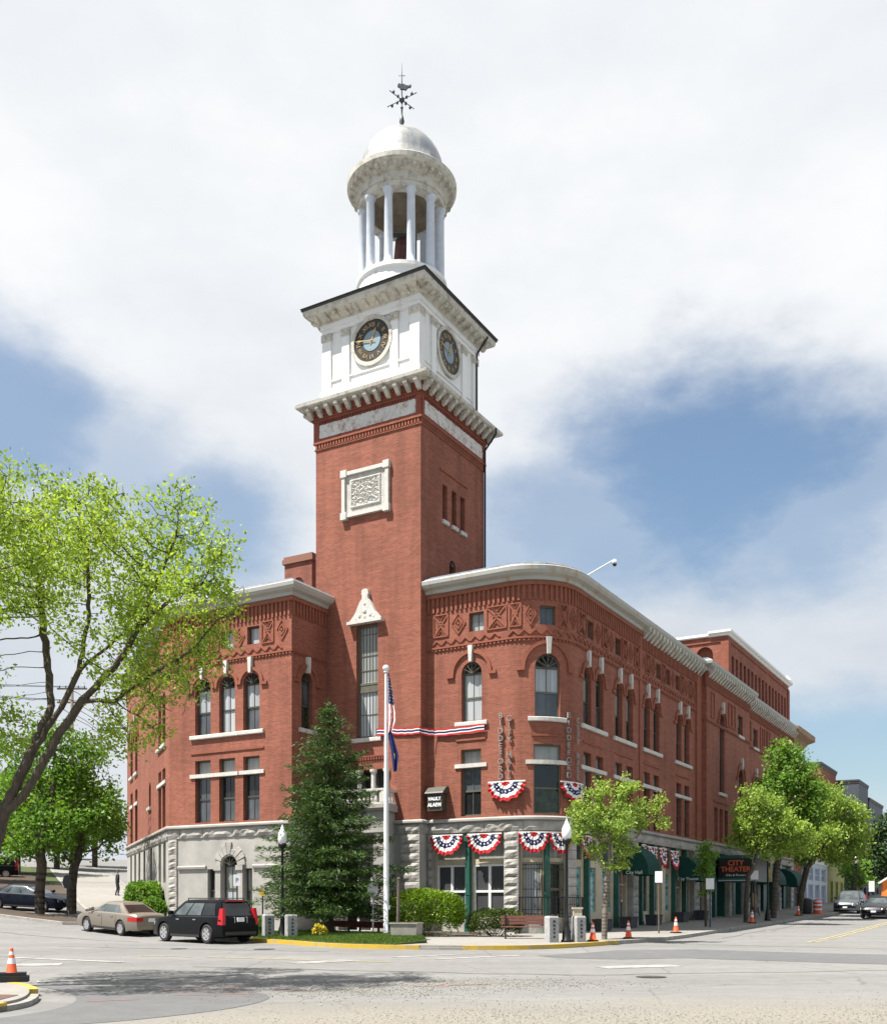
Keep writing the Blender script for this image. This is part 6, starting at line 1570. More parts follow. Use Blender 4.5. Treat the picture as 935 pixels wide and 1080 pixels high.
x, y = -4.85, 40.9; shrub('clump of yellow daffodils on the lawn', (x, y, gz(x, y)+.24), .3, .22, .5, 260, .10, 'daffodil', 9, 5, name='flower_clump')
x, y = -7.45, 43.4; shrub('tuft of green leaves by the bollard closest to the black estate car', (x, y, gz(x, y)+.2), .35, .3, .8, 700, .09, 'leaf_mid', 10, 5)
# grass blades on the lawn
rs = np.random.RandomState(8); pts = []
bx = [min(p[0] for p in LAWN), max(p[0] for p in LAWN), min(p[1] for p in LAWN), max(p[1] for p in LAWN)]
while len(pts) < 26000:
    x, y = rs.uniform(bx[0], bx[1]), rs.uniform(bx[2], bx[3])
    if inside((x, y), LAWN) and rs.rand() < (1 if y < 42 else .5): pts.append((x, y, gz(x, y)+lawn_z(x, y)+.03))
v, f = leaf_quads(np.array(pts), .10, rs, 0, .2, np.tile([[0., 0, 1.6]], (len(pts), 1))); tag(mk_np('grass', v, f, M['grass']), 'short rough grass on the corner lawn', 'grass', kind='stuff')
# ---------------------------------------------------------------- vehicles
def car(name, label, loc, rz, paint, kind='sedan', group='cars in the streets', lights=False, plate='back'):
    t = thing(name, label, 'car', loc, rz, group)
    S = dict(sedan=dict(L=4.9, w=.91, wb=2.75, wr=.325, z=[(-2.45, .84), (-2.4, .92), (-2.2, .96), (-1.7, .97), (-.6, .98), (.5, .97), (1.1, .95), (1.6, .88), (2.1, .78), (2.35, .68), (2.45, .5)],
                         gb=(-1.85, 1.18), gt=(-1.02, .28), roof=1.43, belt=.95, gw=.80, tw=.56),
             wagon=dict(L=4.95, w=.93, wb=2.95, wr=.37, z=[(-2.47, .75), (-2.44, 1.0), (-2.3, 1.06), (-1.0, 1.06), (.5, 1.05), (1.1, 1.04), (1.6, .98), (2.1, .90), (2.35, .80), (2.47, .58)],
                         gb=(-2.38, 1.22), gt=(-2.05, .38), roof=1.68, belt=1.04, gw=.83, tw=.64))[kind]
    L, w, wb, wr = S['L'], S['w'], S['wb'], S['wr']; hl = L/2
    def zt(x): return float(np.interp(x, [a for a, b in S['z']], [b for a, b in S['z']]))
    def hw(x):
        e = min(1, (hl-abs(x))/.75); lo = .90 if (kind == 'wagon' and x < 0) else .80; return w*(lo+(1-lo)*math.sin(e*math.pi/2)) if e < 1 else w
    ra = wr+.075; wx = (wb/2-.05, -wb/2-.05)
    xs = sorted(set([-hl, -hl+.03, -hl+.12, hl-.12, hl-.03, hl]+[round(-hl+.2*i, 3) for i in range(1, int(L/.2))]+[x+ra*math.cos(math.pi*k/12) for x in wx for k in range(13)]+[x+s*(ra+.004) for x in wx for s in (-1, 1)]))
    def arch(x):
        z = .22+(.05 if abs(x) > hl-.5 else 0)
        for c in wx:
            if abs(x-c) < ra: z = max(z, wr+math.sqrt(max(0, ra*ra-(x-c)**2)))
        return z
    rings = []
    for x in xs:
        W, T = hw(x), zt(x); a = arch(x); b = .22 if abs(x) < hl-.4 else .3
        T = max(T, a+.04)
        half = [(0, b), (W-.27, b), (W-.27, a), (W-.035, a), (W-.005, max(a, .38)), (W, max(a, .58)), (W*.995, T-.16 if T-.16 > a else a+.005), (W*.965, T-.05 if T-.05 > a else a+.01), (W*.90, T), (W*.5, T+.035), (0, T+.045)]
        rings.append([(x, y, z) for y, z in half]+[(x, -y, z) for y, z in half[-2:0:-1]])
    mb = MB(); n = len(rings[0]); vs = [p for r in rings for p in r]
    fs = [(j*n+i, (j+1)*n+i, (j+1)*n+(i+1) % n, j*n+(i+1) % n) for j in range(len(rings)-1) for i in range(n)]
    fs += [tuple(range(n)), tuple((len(rings)-1)*n+i for i in range(n))[::-1]]; mb.add(vs, fs)
    # cabin
    gb, gt, gw, tw, be, ro = S['gb'], S['gt'], S['gw'], S['tw'], S['belt'], S['roof']
    def G(u, h, s):            # u 0 rear .. 1 front along the side, h 0 belt .. 1 roof
        x = (gb[0]+(gb[1]-gb[0])*u)*(1-h)+(gt[0]+(gt[1]-gt[0])*u)*h
        y = gw+(tw-gw)*h+(.03*math.sin(h*math.pi)); e = min(u, 1-u)
        y *= 1-.07*max(0, 1-e*8)
        return (x, s*y, be-.02+(ro-.07-be+.02)*h)
    US = [0, .06, .15, .3, .5, .7, .85, .94, 1]; HS = [0, .25, .5, .75, .92, 1.0]
    vs = []; loop = [(u, 1) for u in US]+[(u, -1) for u in US[::-1]]; k = len(loop)
    for h in HS: vs += [G(u, h, s) for u, s in loop]
    fs = [(j*k+i, j*k+(i+1) % k, (j+1)*k+(i+1) % k, (j+1)*k+i) for j in range(len(HS)-1) for i in range(k)]
    top = [G(u, 1, s) for u, s in loop]; cx = .5*(gt[0]+gt[1])
    r2 = [(cx+(x-cx)*.88, y*.86, ro-.012) for x, y, z in top]; r3 = [(cx+(x-cx)*.5, y*.4, ro+.01) for x, y, z in top]
    b0 = len(vs)-k; vs += r2+r3
    for q in (0, 1): fs += [(b0+q*k+i, b0+q*k+(i+1) % k, b0+(q+1)*k+(i+1) % k, b0+(q+1)*k+i) for i in range(k)]
    fs.append(tuple(b0+2*k+i for i in range(k))); mb.add(vs, fs)
    body = mk('body', mb, M[paint], t, 2, True)
    def pane(nm, f, mat, du=6):
        mb = MB(); vs = [f(i/du, j/4) for j in range(5) for i in range(du+1)]
        mb.add(vs, [(j*(du+1)+i, j*(du+1)+i+1, (j+1)*(du+1)+i+1, (j+1)*(du+1)+i) for j in range(4) for i in range(du)]); mk(nm, mb, M[mat], t, True, True)
    sp = ((.10, .35), (.375, .64), (.665, .90)) if kind == 'wagon' else ((.14, .30), (.325, .60), (.625, .90))
    for s in (1, -1):
        for a, b in sp:
            def f(i, j, a=a, b=b, s=s):
                h = .10+.78*j; sk = (.05 if b > .8 else 0)*j-(.0 if a > .2 else -.04)*j
                x, y, z = G(a+(b-a)*i-(.02*j if b > .8 and i > .5 else 0), h, s); return (x, y+s*.012, z)
            pane('side_window', f, 'car_glass' if (kind == 'wagon' and a < .3) else 'car_glass_clear', 4)
    def front(i, j, sgn):
        y = (i*2-1); h = .08+.84*j
        xa = gb[1 if sgn > 0 else 0]*(1-h)+gt[1 if sgn > 0 else 0]*h; ww = (gw+(tw-gw)*h)*.86
        return (xa+sgn*.014, y*ww, be-.02+(ro-.07-be+.02)*h)
    pane('windscreen', lambda i, j: front(i, j, 1), 'car_glass_clear'); pane('rear_window', lambda i, j: front(i, j, -1), 'car_glass')
    for c in wx:
        for s in (1, -1):
            wy = s*(w-.12); mb = MB(); pr = [(wr*.62, -.11), (wr*.9, -.115), (wr, -.08), (wr, .08), (wr*.9, .115), (wr*.62, .11)]
            def L2(pr, m, nm, mat, par, nn=22, cap=False):
                mb = MB(); vs = [(c+r*math.cos(2*math.pi*i/nn), wy+s*d, wr+r*math.sin(2*math.pi*i/nn)) for r, d in pr for i in range(nn)]
                fs = [(j*nn+i, j*nn+(i+1) % nn, (j+1)*nn+(i+1) % nn, (j+1)*nn+i) for j in range(len(pr)-1) for i in range(nn)]
                if cap: fs.append(tuple((len(pr)-1)*nn+i for i in range(nn)))
                mb.add(vs, fs); return mk(nm, mb, mat, par, False, True)
            wl = L2(pr+[pr[0]], 0, 'wheel', M['rubber'], t)
            mb = MB(); nn = 20
            for i in range(6):
                a = 2*math.pi*i/6; ux, uz = math.cos(a), math.sin(a); px, pz = -uz, ux
                q = lambda r, v, d: (c+ux*r+px*v, wy+s*d, wr+uz*r+pz*v)
                mb.hexa([q(.03, -.05, .06), q(wr*.6, -.06, .07), q(wr*.6, .06, .07), q(.03, .05, .06), q(.03, -.05, .10), q(wr*.6, -.06, .105), q(wr*.6, .06, .105), q(.03, .05, .10)])
            vs = [(c+r*math.cos(2*math.pi*i/nn), wy+s*d, wr+r*math.sin(2*math.pi*i/nn)) for r, d in ((wr*.56, .03), (wr*.56, .105), (wr*.66, .118)) for i in range(nn)]
            mb.add(vs, [(j*nn+i, j*nn+(i+1) % nn, (j+1)*nn+(i+1) % nn, (j+1)*nn+i) for j in range(2) for i in range(nn)]); mk('rim', mb, M['rim'], wl, False, True)
            mb = MB(); mb.add([(c+wr*.6*math.cos(2*math.pi*i/nn), wy+s*.03, wr+wr*.6*math.sin(2*math.pi*i/nn)) for i in range(nn)], [tuple(range(nn))]); mk('brake_disc', mb, M['iron_gray'], wl, False, True)
    for s in (1, -1):
        W = hw(hl-.12)
        mb = MB(); xb = -hl
        if kind == 'wagon': mb.hexa([(xb-.012, s*w*.76, .72), (xb-.012, s*w*.905, .72), (xb+.24, s*(w*.965), .74), (xb+.2, s*w*.74, .74), (xb+.06, s*w*.70, 1.36), (xb+.065, s*w*.835, 1.36), (xb+.22, s*w*.875, 1.34), (xb+.25, s*w*.7, 1.34)])
        else:
            h0, h1, h2 = hw(xb), hw(xb+.2), hw(xb+.48)
            mb.hexa([(xb-.012, s*.42, .66), (xb-.012, s*(h0+.006), .66), (xb+.08, s*(h0-.05), .66), (xb+.06, s*.42, .66), (xb-.012, s*.42, .83), (xb-.012, s*(h0+.006), .83), (xb+.08, s*(h0-.05), .83), (xb+.06, s*.42, .83)])
            for a, b, wa, wb_ in ((xb-.012, xb+.2, h0+.006, h1+.008), (xb+.2, xb+.48, h1+.008, h2+.006)):
                mb.hexa([(a, s*(wa-.06), .67), (a, s*wa, .67), (b, s*wb_, .67), (b, s*(wb_-.06), .67), (a, s*(wa-.06), .84), (a, s*wa, .84), (b, s*wb_, .84), (b, s*(wb_-.06), .84)])
        mk('tail_light', mb, M['tail_red'], t, False, True)
        zf = zt(hl-.2)-.16; mb = MB(); mb.hexa([(hl-.22, s*(hw(hl-.22)+.006), zf), (hl-.005, s*w*.52, zf-.03), (hl-.2, s*w*.5, zf-.02), (hl-.35, s*w*.8, zf), (hl-.25, s*(hw(hl-.25)*.99), zf+.13), (hl-.06, s*w*.52, zf+.12), (hl-.2, s*w*.5, zf+.12), (hl-.35, s*w*.8, zf+.14)])
        mk('headlight', mb, M['headlight'] if lights else M['lamp_glass'], t, False, True)
        mb = MB(); m0 = G(.93, .08, s); mb.hexa([(m0[0]-.06, m0[1]+s*.02, m0[2]+.03), (m0[0]+.1, m0[1]+s*.03, m0[2]+.03), (m0[0]+.12, m0[1]+s*.2, m0[2]+.04), (m0[0]-.04, m0[1]+s*.22, m0[2]+.04), (m0[0]-.06, m0[1]+s*.04, m0[2]+.17), (m0[0]+.08, m0[1]+s*.05, m0[2]+.17), (m0[0]+.1, m0[1]+s*.2, m0[2]+.18), (m0[0]-.04, m0[1]+s*.22, m0[2]+.18)]); mk('mirror', mb, M[paint], t, True, True)
        for x in ((-.75, .3) if kind == 'sedan' else (-.75, .4)):
            mb = MB(); mb.box(x-.1, x+.1, s*(w-.005)-.02, s*(w-.005)+.02, be-.15, be-.11); mk('door_handle', mb, M['chrome' if kind == 'wagon' else paint], t, False, True)
        mb = MB(); mb.box(-wb/2+ra+.02-.05, wb/2-ra-.1, s*(w-.02)-.02, s*(w-.02)+.02, .24, .33); mk('sill_strip', mb, M['plastic_black'], t, False, True)
        if kind == 'wagon':
            mb = MB(); mb.tube((-1.9, s*.56, ro+.05), (.2, s*.56, ro+.05), .018); mb.tube((-1.9, s*.56, ro-.04), (-1.9, s*.56, ro+.05), .018); mb.tube((.2, s*.56, ro-.04), (.2, s*.56, ro+.05), .018); mk('roof_rail', mb, M['plastic_black'], t, False, True)
    # door seams as fine dark lines
    mb = MB()
    for s in (1, -1):
        for x in ((-1.05, .05, 1.1) if kind == 'sedan' else (-1.1, .0, 1.12)):
            zz = [(.36, 0), (.58, .004), (be-.16, .0), (be-.05, -.02)]
            for (z0, d0), (z1, d1) in zip(zz, zz[1:]): mb.hexa([(x-.005, s*(w+d0-.01), z0), (x+.005, s*(w+d0-.01), z0), (x+.005, s*(w+d0+.002), z0), (x-.005, s*(w+d0+.002), z0), (x-.005, s*(w+d1-.01), z1), (x+.005, s*(w+d1-.01), z1), (x+.005, s*(w+d1+.002), z1), (x-.005, s*(w+d1+.002), z1)])
    mk('door_seams', mb, M['plastic_black'], t, False, True)
    zb = 1.0 if kind == 'wagon' else .80
    mb = MB(); mb.box(-hl-.022, -hl+.08, -.16, .16, zb-.16, zb-.0); mk('number_plate', mb, M['sign_white'], t, False, True)
    mb = MB(); mb.box(hl-.08, hl+.022, -.16, .16, .42, .54); mk('number_plate', mb, M['sign_white'], t, False, True)
    mb = MB(); mb.box(hl-.1, hl+.012, -.45, .45, zt(hl-.15)-.25, zt(hl-.15)-.12); mk('grille', mb, M['plastic_black'], t, False, True)
    mb = MB(); mb.box(-hl-.018, -hl+.2, -.72, .72, .34, .46); mk('rear_bumper', mb, M['plastic_black'] if kind == 'wagon' else M[paint], t, False, True)
    if kind == 'wagon':
        mb = MB(); mb.box(-hl-.02, -hl+.1, -.30, -.27, zb-.2, zb+.02); mb.box(-hl-.02, -hl+.1, .27, .30, zb-.2, zb+.02); mk('tailgate_trim', mb, M['chrome'], t, False, True)
        mb = MB(); mb.box(gt[0]-.10, gt[0]+.02, -.4, .4, ro-.075, ro-.04); mk('brake_light', mb, M['tail_red'], t, False, True)
        mb = MB(); mb.tube((-hl+.25, -.5, .25), (-hl-.01, -.5, .25), .035); mk('exhaust', mb, M['chrome'], t, False, True)
    return t
def place(x, y, z=None): return (x, y, (gz(x, y) if z is None else z)+.012)
def tilt(o, rz):            # stand the car on the slope
    x, y = o.location[0], o.location[1]; fx_, fy_ = math.cos(rz), math.sin(rz)
    p = math.atan((gz(x+fx_, y+fy_)-gz(x-fx_, y-fy_))/2); r = math.atan((gz(x-fy_, y+fx_)-gz(x+fy_, y-fx_))/2)
    o.rotation_euler = (r, -p, rz)
hd = R(90+47)
o = car('parked_car', 'shiny black estate car parked at the kerb with chrome wheels and red tail lights', place(-9.55, 41.65), hd, 'paint_black', 'wagon'); tilt(o, hd)
hd = R(90+49)
o = car('parked_car', 'tan metallic sedan parked in front of the black estate car', place(-14.55, 47.1), hd, 'paint_gold', 'sedan'); tilt(o, hd)
o = car('parked_car', 'dark navy sedan parked behind the mulch bed and maples', place(-23.2, 58.6), R(-10), 'paint_navy', 'sedan'); tilt(o, R(-10))
hd = R(240)
o = car('parked_car', 'dark grey estate car parked facing us far down the street', place(31.1, 80.0), hd, 'paint_gray', 'wagon'); tilt(o, hd)
o = car('moving_car', 'dark sedan with headlights on coming down the street', place(28.9, 69.5), hd, 'paint_char', 'sedan', lights=True); tilt(o, hd)
o = car('parked_car', 'dark estate car on the slope at the far left edge', place(-38, 87), R(200), 'paint_black', 'wagon'); tilt(o, R(200))
# ---------------------------------------------------------------- a person by the far corner of the hall
def person(loc, rz, label):
    t = thing('person', label, 'person', loc, rz)
    J = [(0, 0, .92), (0, .02, 1.2), (0, .03, 1.42), (0, .04, 1.52), (.1, 0, .86), (.11, .1, .48), (.11, .02, .06), (.11, .16, .03), (-.1, 0, .86), (-.11, .04, .48), (-.11, -.1, .06), (-.11, .04, .03),
         (.19, .03, 1.40), (.25, -.02, 1.14), (.24, .1, .9), (-.19, .03, 1.40), (-.25, -.04, 1.14), (-.24, .06, .9)]
    Ed = [(0, 1), (1, 2), (2, 3), (0, 4), (4, 5), (5, 6), (6, 7), (0, 8), (8, 9), (9, 10), (10, 11), (2, 12), (12, 13), (13, 14), (2, 15), (15, 16), (16, 17)]
    rad = [.14, .15, .13, .06, .10, .07, .05, .04, .10, .07, .05, .04, .065, .05, .035, .065, .05, .035]
    me = bpy.data.meshes.new('body'); me.from_pydata(J, Ed, []); me.materials.append(M['dark_cloth']); o = bpy.data.objects.new('body', me); col.objects.link(o)
    o.modifiers.new('skin', 'SKIN')
    for i, r in enumerate(rad): me.skin_vertices[0].data[i].radius = (r, r)
    me.skin_vertices[0].data[0].use_root = True
    o.modifiers.new('sub', 'SUBSURF').levels = 1; o.modifiers['sub'].render_levels = 2; o.parent = t
    mb = MB(); mb.sphere((0, .05, 1.64), .105, 14, sz=1.2); mb.sphere((0, .155, 1.63), .025, 6); mb.sphere((.105, .05, 1.63), .03, 6); mb.sphere((-.105, .05, 1.63), .03, 6); mk('head', mb, M['skin'], t, True, True)
    mb = MB(); mb.lathe((0, .035, 1.66), [(.118, -.02), (.115, .06), (.07, .12), (.01, .135)], 12); mk('hair', mb, M['bark'], t, True, True)
x, y = -22.2, 71.2; person((x, y, zs(x, y)), R(-60), 'person in dark clothes walking on the left pavement beside the hall')

# ---------------------------------------------------------------- neighbouring buildings
def block(name, label, cat, s, t0, t1, h, mat, depth=14, cor=None, wins=None, winm='glass_gray', frame='frame_dark', base=None, group='buildings down the street'):
    path = Path([('L', P(s+depth, t0), P(s, t0)), ('L', P(s, t0), P(s, t1)), ('L', P(s, t1), P(s+depth, t1)), ('L', P(s+depth, t1), P(s+depth, t0))], True)
    c = P(s, .5*(t0+t1)); th = thing(name, label, cat, (c[0], c[1], gz(*c)), 0, group)
    holes = []; L = t1-t0
    for (a, w, z0, z1) in (wins or []): holes.append(outl(depth+a, w, z0, z1, False))
    mb = MB(); wall(mb, path, 0, path.k[4], -1, h, holes, 0, .25); mk('wall', mb, M[mat], th)
    for (a, w, z0, z1) in (wins or []):
        mb = MB(); ringpart(mb, path, outl(depth+a, w+.04, z0-.02, z1+.02, False), outl(depth+a, w-.2, z0+.1, z1-.1, False), -.2, -.1); dbox(mb, path, depth+a-w/2, depth+a+w/2, (z0+z1)/2-.04, (z0+z1)/2+.04, -.2, -.11)
        o = mk('window', mb, M[frame], th); mb = MB(); dbox(mb, path, depth+a-w/2+.05, depth+a+w/2-.05, z0+.05, z1-.05, -.24, -.18); mk('pane', mb, M[winm], o, local=True)
    mb = MB(); mb.add([P(s, t0)+(h-.05,), P(s, t1)+(h-.05,), P(s+depth, t1)+(h-.05,), P(s+depth, t0)+(h-.05,)], [(0, 1, 2, 3)]); mk('roof', mb, M['roof'], th)
    if cor:
        cm, ov, ch = cor; mb = MB(); sweep(mb, path, 0, path.k[4], [(-.1, h-ch), (.05, h-ch), (ov*.5, h-ch*.5), (ov, h-ch*.3), (ov, h+.1), (-.1, h+.15)]); mk('cornice', mb, M[cm], th)
    if base:
        bm, bz = base; mb = MB(); dbox(mb, path, depth-.06, depth+L+.06, -1, bz, -.05, .06); mk('base', mb, M[bm], th)
    return th
block('commercial_building', 'brick building with tan overhanging cornice next to the hall', 'building', -6.1, 49.5, 54.6, 16.6, 'brick', 14, ('tan_cornice', 1.0, 1.2), [(1.4, 1.2, 6.5, 9), (3.6, 1.2, 6.5, 9), (1.4, 1.2, 11, 13.5), (3.6, 1.2, 11, 13.5), (2.5, 3.6, 1.3, 4.6)], base=('granite', 1.0))
block('shop_building', 'low pale blue shop front with grey panels under the street trees', 'shop', -6.5, 54.8, 64.9, 6.1, 'pale_blue', 12, ('frame_white', .3, .5), [(1.9, 2.2, 1.2, 3.7), (5.0, 2.2, 1.2, 3.7), (8.1, 2.2, 1.2, 3.7), (1.9, 2.2, 4.0, 5.2), (5.0, 2.2, 4.0, 5.2), (8.1, 2.2, 4.0, 5.2)], 'blue_gray', 'pale_blue')
block('shop_building', 'low olive green shop front beside the pale blue one', 'shop', -6.5, 65.0, 74.6, 6.4, 'olive', 12, ('olive', .35, .5), [(1.9, 2.0, 1.2, 4.2), (4.8, 2.0, 1.2, 4.2), (7.7, 2.0, 1.2, 4.2)], 'olive', 'olive')
block('brick_building', 'tall plain brick building rising behind the low shop fronts', 'building', -4.0, 75.2, 84.6, 17.0, 'brick', 12, ('dark_edge', .15, .4), [(1.4, 1.0, 11.5, 14.5), (3.4, 1.0, 11.5, 14.5), (5.4, 1.0, 11.5, 14.5), (7.4, 1.0, 11.5, 14.5)], 'terracotta', 'terracotta')
block('modern_building', 'dark grey metal clad building with blank upper wall', 'building', -6.4, 84.8, 92, 16.0, 'dark_clad', 12, ('dark_edge', .1, .3), [(2.0, 1.6, 1.2, 4.0), (4.8, 1.6, 1.2, 4.0)], 'glass_green')
block('modern_building', 'blue grey metal clad building farthest along the left side of the street', 'building', -6.5, 92.2, 104, 14.6, 'dark_clad', 12, ('dark_edge', .1, .3), [(3.0, 1.6, 1.2, 4.0), (7.0, 1.6, 1.2, 4.0)], 'glass_green')
block('brick_building', 'brick building closing the far end of the street', 'building', -15.5, 128, 150, 9.5, 'brick', 13.5, ('frame_white', .3, .5), [(2, 1.2, 5, 7.2), (5, 1.2, 5, 7.2)])
def gable(name, label, x, y, w, d, h, rh, wm, rm, rz=0, wins=((-1.5, 1.2), (1.5, 1.2)), cat='house', group=None):
    z = gz(x, y); t = thing(name, label, cat, (x, y, z), rz, group); mb = MB()
    mb.box(-w/2, w/2, -d/2, d/2, -1, h); mb.add([(-w/2, -d/2, h), (w/2, -d/2, h), (0, -d/2, h+rh), (-w/2, d/2, h), (w/2, d/2, h), (0, d/2, h+rh)], [(0, 1, 2), (4, 3, 5)]); mk('wall', mb, M[wm], t, False, True)
    mb = MB()
    for s in (-1, 1): mb.hexa([(s*(w/2+.3), -d/2-.3, h-.15), (0, -d/2-.3, h+rh), (0, d/2+.3, h+rh), (s*(w/2+.3), d/2+.3, h-.15), (s*(w/2+.3), -d/2-.3, h+.02), (0, -d/2-.3, h+rh+.18), (0, d/2+.3, h+rh+.18), (s*(w/2+.3), d/2+.3, h+.02)])
    mk('roof', mb, M[rm], t, False, True)
    for wx_, wz in wins:
        mb = MB(); mb.box(wx_-.5, wx_+.5, -d/2-.06, -d/2-.01, wz, wz+1.4); o = mk('window', mb, M['frame_white'], t, False, True)
        mb = MB(); mb.box(wx_-.4, wx_+.4, -d/2-.075, -d/2-.055, wz+.1, wz+1.3); mk('pane', mb, M['glass_dark'], o, False, True)
    return t
gable('house', 'white house with dark roof seen under the maples', -52, 128, 12, 9, 5.0, 3.0, 'house_white', 'roof', R(10), ((-3, 1.2), (0, 1.2), (3, 1.2)))
gable('house', 'pale house at the top of the left street', -37, 150, 10, 9, 5.5, 3.0, 'house_white', 'dark_edge', R(-8), ((-2.5, 1.3), (0, 1.3), (2.5, 1.3)))
gable('house', 'brick house behind the trees at the left edge', -60, 112, 9, 9, 5.2, 2.6, 'brick_dark', 'roof', R(20))
o = gable('kiosk', 'small orange kiosk with a white gable at the street end', 46.1, 107, 2.3, 3, 2.2, .8, 'kiosk_orange', 'frame_white', R(-20), ((0, .7),), 'kiosk')
# utility pole on the left
x, y = X(76, 84), 84.0; t = thing('utility_pole', 'wooden utility pole with cross arms behind the left trees', 'utility pole', (x, y, gz(x, y)))
mb = MB(); mb.tube((0, 0, -.5), (0, 0, 16.6), .17, .12, 8); mk('pole', mb, M['post_wood'], t, True, True)
for z, xx in ((15.6, 0), (14.5, 0), (11.5, 1.6)):
    mb = MB(); mb.box(-1.2+xx, 1.2+xx, -.06, .06, z, z+.13)
    for k in (-1, -.5, .5, 1): mb.lathe((k+xx, 0, z+.13), [(.03, 0), (.06, .06), (.05, .16), (.02, .2)], 6)
    mk('cross_arm', mb, M['post_wood'], t, False, True)
for k, (dz, dx) in enumerate(((15.8, -1), (15.8, 1), (14.7, -.5), (14.7, .5), (11.4, 0))):
    mb = MB(); a = Vector((x+dx, y, gz(x, y)+dz)); b = Vector((-48, 40, 14.5+.2*k))
    pts = [a.lerp(b, i/10)-Vector((0, 0, 1.2*math.sin(math.pi*i/10))) for i in range(11)]
    for p0, p1 in zip(pts, pts[1:]): mb.tube(p0, p1, .02, n=5)
    tag(mk('overhead_wire', mb, M['dark_edge']), 'thin overhead wire running from the utility pole to the left', 'wire', 'overhead wires')

# ---------------------------------------------------------------- sky, sun, camera
SUN_EL, SX, SY = R(63), -.9135, -.4066
w = bpy.data.worlds.new('World'); scene.world = w; w.use_nodes = True; t = w.node_tree; bg = t.nodes['Background']
sky = t.nodes.new('ShaderNodeTexSky'); sky.sky_type = 'NISHITA'; sky.sun_disc = False; sky.sun_elevation = SUN_EL; sky.sun_rotation = math.atan2(SX, SY); sky.air_density = 1.2; sky.dust_density = 1.0; sky.ozone_density = 1.5
tc = t.nodes.new('ShaderNodeTexCoord'); D_ = tc.outputs['Generated']
def math_(op, a, b=None, c=None):
    n = t.nodes.new('ShaderNodeMath'); n.operation = op
    for i, x in enumerate((a, b, c)):
        if x is None: continue
        if isinstance(x, (int, float)): n.inputs[i].default_value = x
        else: t.links.new(x, n.inputs[i])
    return n.outputs[0]
def sm(x, lo, hi, a=0., b=1.):
    n = t.nodes.new('ShaderNodeMapRange'); n.interpolation_type = 'SMOOTHERSTEP'
    for k, v in (('From Min', lo), ('From Max', hi), ('To Min', a), ('To Max', b)): n.inputs[k].default_value = v
    t.links.new(x, n.inputs['Value']); return n.outputs[0]
mp = t.nodes.new('ShaderNodeMapping'); mp.inputs['Scale'].default_value = (1, 1, 1.9); t.links.new(D_, mp.inputs['Vector'])
nA = noise(t, 2.6, 9, .56, mp.outputs['Vector']); nB = noise(t, 7.5, 9, .6, mp.outputs['Vector']); nC = noise(t, 1.5, 6, .5, mp.outputs['Vector'])
wob = math_('ADD', math_('MULTIPLY', math_('SUBTRACT', nA.outputs['Fac'], .5), 1.9), math_('MULTIPLY', math_('SUBTRACT', nB.outputs['Fac'], .5), 1.4))
blue = None
for px, py, rx, rz, k in ((740, 495, .175, .10, 1.0), (855, 530, .12, .09, .75), (630, 545, .15, .08, .75), (540, 590, .09, .05, .6), (-10, 425, .11, .075, .85), (225, 555, .09, .06, .8), (120, 500, .09, .06, .5), (900, 800, .22, .065, .85)):
    v = Vector(((px-467.5)/F_, 1, (957-py)/F_)).normalized()
    s = t.nodes.new('ShaderNodeVectorMath'); s.operation = 'SUBTRACT'; s.inputs[1].default_value = v; t.links.new(D_, s.inputs[0])
    m_ = t.nodes.new('ShaderNodeVectorMath'); m_.operation = 'MULTIPLY'; m_.inputs[1].default_value = (1/rx, 1/rx, 1/rz); t.links.new(s.outputs[0], m_.inputs[0])
    l = t.nodes.new('ShaderNodeVectorMath'); l.operation = 'LENGTH'; t.links.new(m_.outputs[0], l.inputs[0])
    q = math_('MULTIPLY', sm(math_('ADD', l.outputs['Value'], math_('MULTIPLY', wob, .8)), 1.35, .35), k)
    blue = q if blue is None else math_('MAXIMUM', blue, q)
sepx = t.nodes.new('ShaderNodeSeparateXYZ'); t.links.new(D_, sepx.inputs[0])
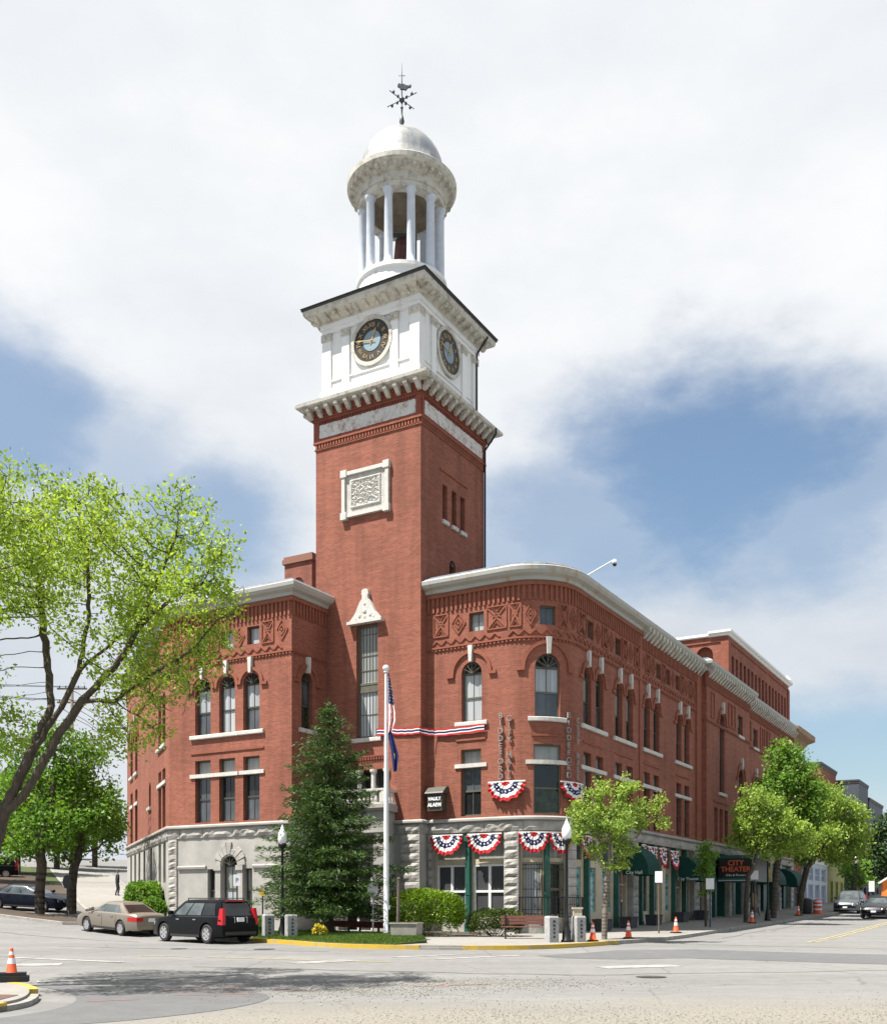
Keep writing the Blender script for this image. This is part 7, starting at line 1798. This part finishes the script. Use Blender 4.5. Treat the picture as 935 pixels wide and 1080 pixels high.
behind = math_('MULTIPLY', sm(sepx.outputs['Y'], .62, .2), sm(nC.outputs['Fac'], .44, .58))      # unseen sky: mix of cloud and blue shaped to set the fill light
blue = math_('MAXIMUM', blue, math_('MULTIPLY', behind, .8))
cloud = math_('SUBTRACT', 1.0, math_('MULTIPLY', blue, .93))
hgt = sm(sepx.outputs['Z'], .12, .60)
shade = math_('ADD', math_('MULTIPLY', hgt, .58), math_('MULTIPLY', sm(nA.outputs['Fac'], .3, .7), .42))
cr = ramp(t, shade, [(0, (.58, .635, .71)), (.5, (.77, .805, .85)), (1, (.96, .97, .98))])
cs = t.nodes.new('ShaderNodeVectorMath'); cs.operation = 'SCALE'; cs.inputs['Scale'].default_value = 4.45; t.links.new(cr.outputs['Color'], cs.inputs[0])
sk = t.nodes.new('ShaderNodeVectorMath'); sk.operation = 'MULTIPLY'; sk.inputs[1].default_value = (.49, .555, .585); t.links.new(sky.outputs['Color'], sk.inputs[0])
mxn = mixc(t, cloud, sk.outputs[0], cs.outputs[0]); t.links.new(mxn, bg.inputs['Color']); bg.inputs['Strength'].default_value = .1
sd = bpy.data.lights.new('sun', 'SUN'); sd.energy = 4.8; sd.angle = R(.5); sd.color = (1, .955, .88)
so = bpy.data.objects.new('sun', sd); col.objects.link(so); so.location = (-30, -10, 60)
so.rotation_euler = Vector((SX*math.cos(SUN_EL), SY*math.cos(SUN_EL), math.sin(SUN_EL))).to_track_quat('Z', 'Y').to_euler()
cd = bpy.data.cameras.new('camera'); co = bpy.data.objects.new('camera', cd); col.objects.link(co)
co.location = (0, 0, 1.65); co.rotation_euler = (R(90), 0, 0); cd.sensor_fit = 'HORIZONTAL'; cd.sensor_width = 36; cd.lens = 36*F_/935
cd.shift_x = 0; cd.shift_y = (957-540)/935; cd.clip_end = 3000; cd.clip_start = .1; scene.camera = co
scene.view_settings.view_transform = 'Standard'; scene.view_settings.look = 'None'; scene.view_settings.exposure = 1.22; scene.view_settings.gamma = 1
scene.cycles.max_bounces = 6; scene.cycles.diffuse_bounces = 3; scene.cycles.transparent_max_bounces = 6; scene.cycles.use_denoising = True
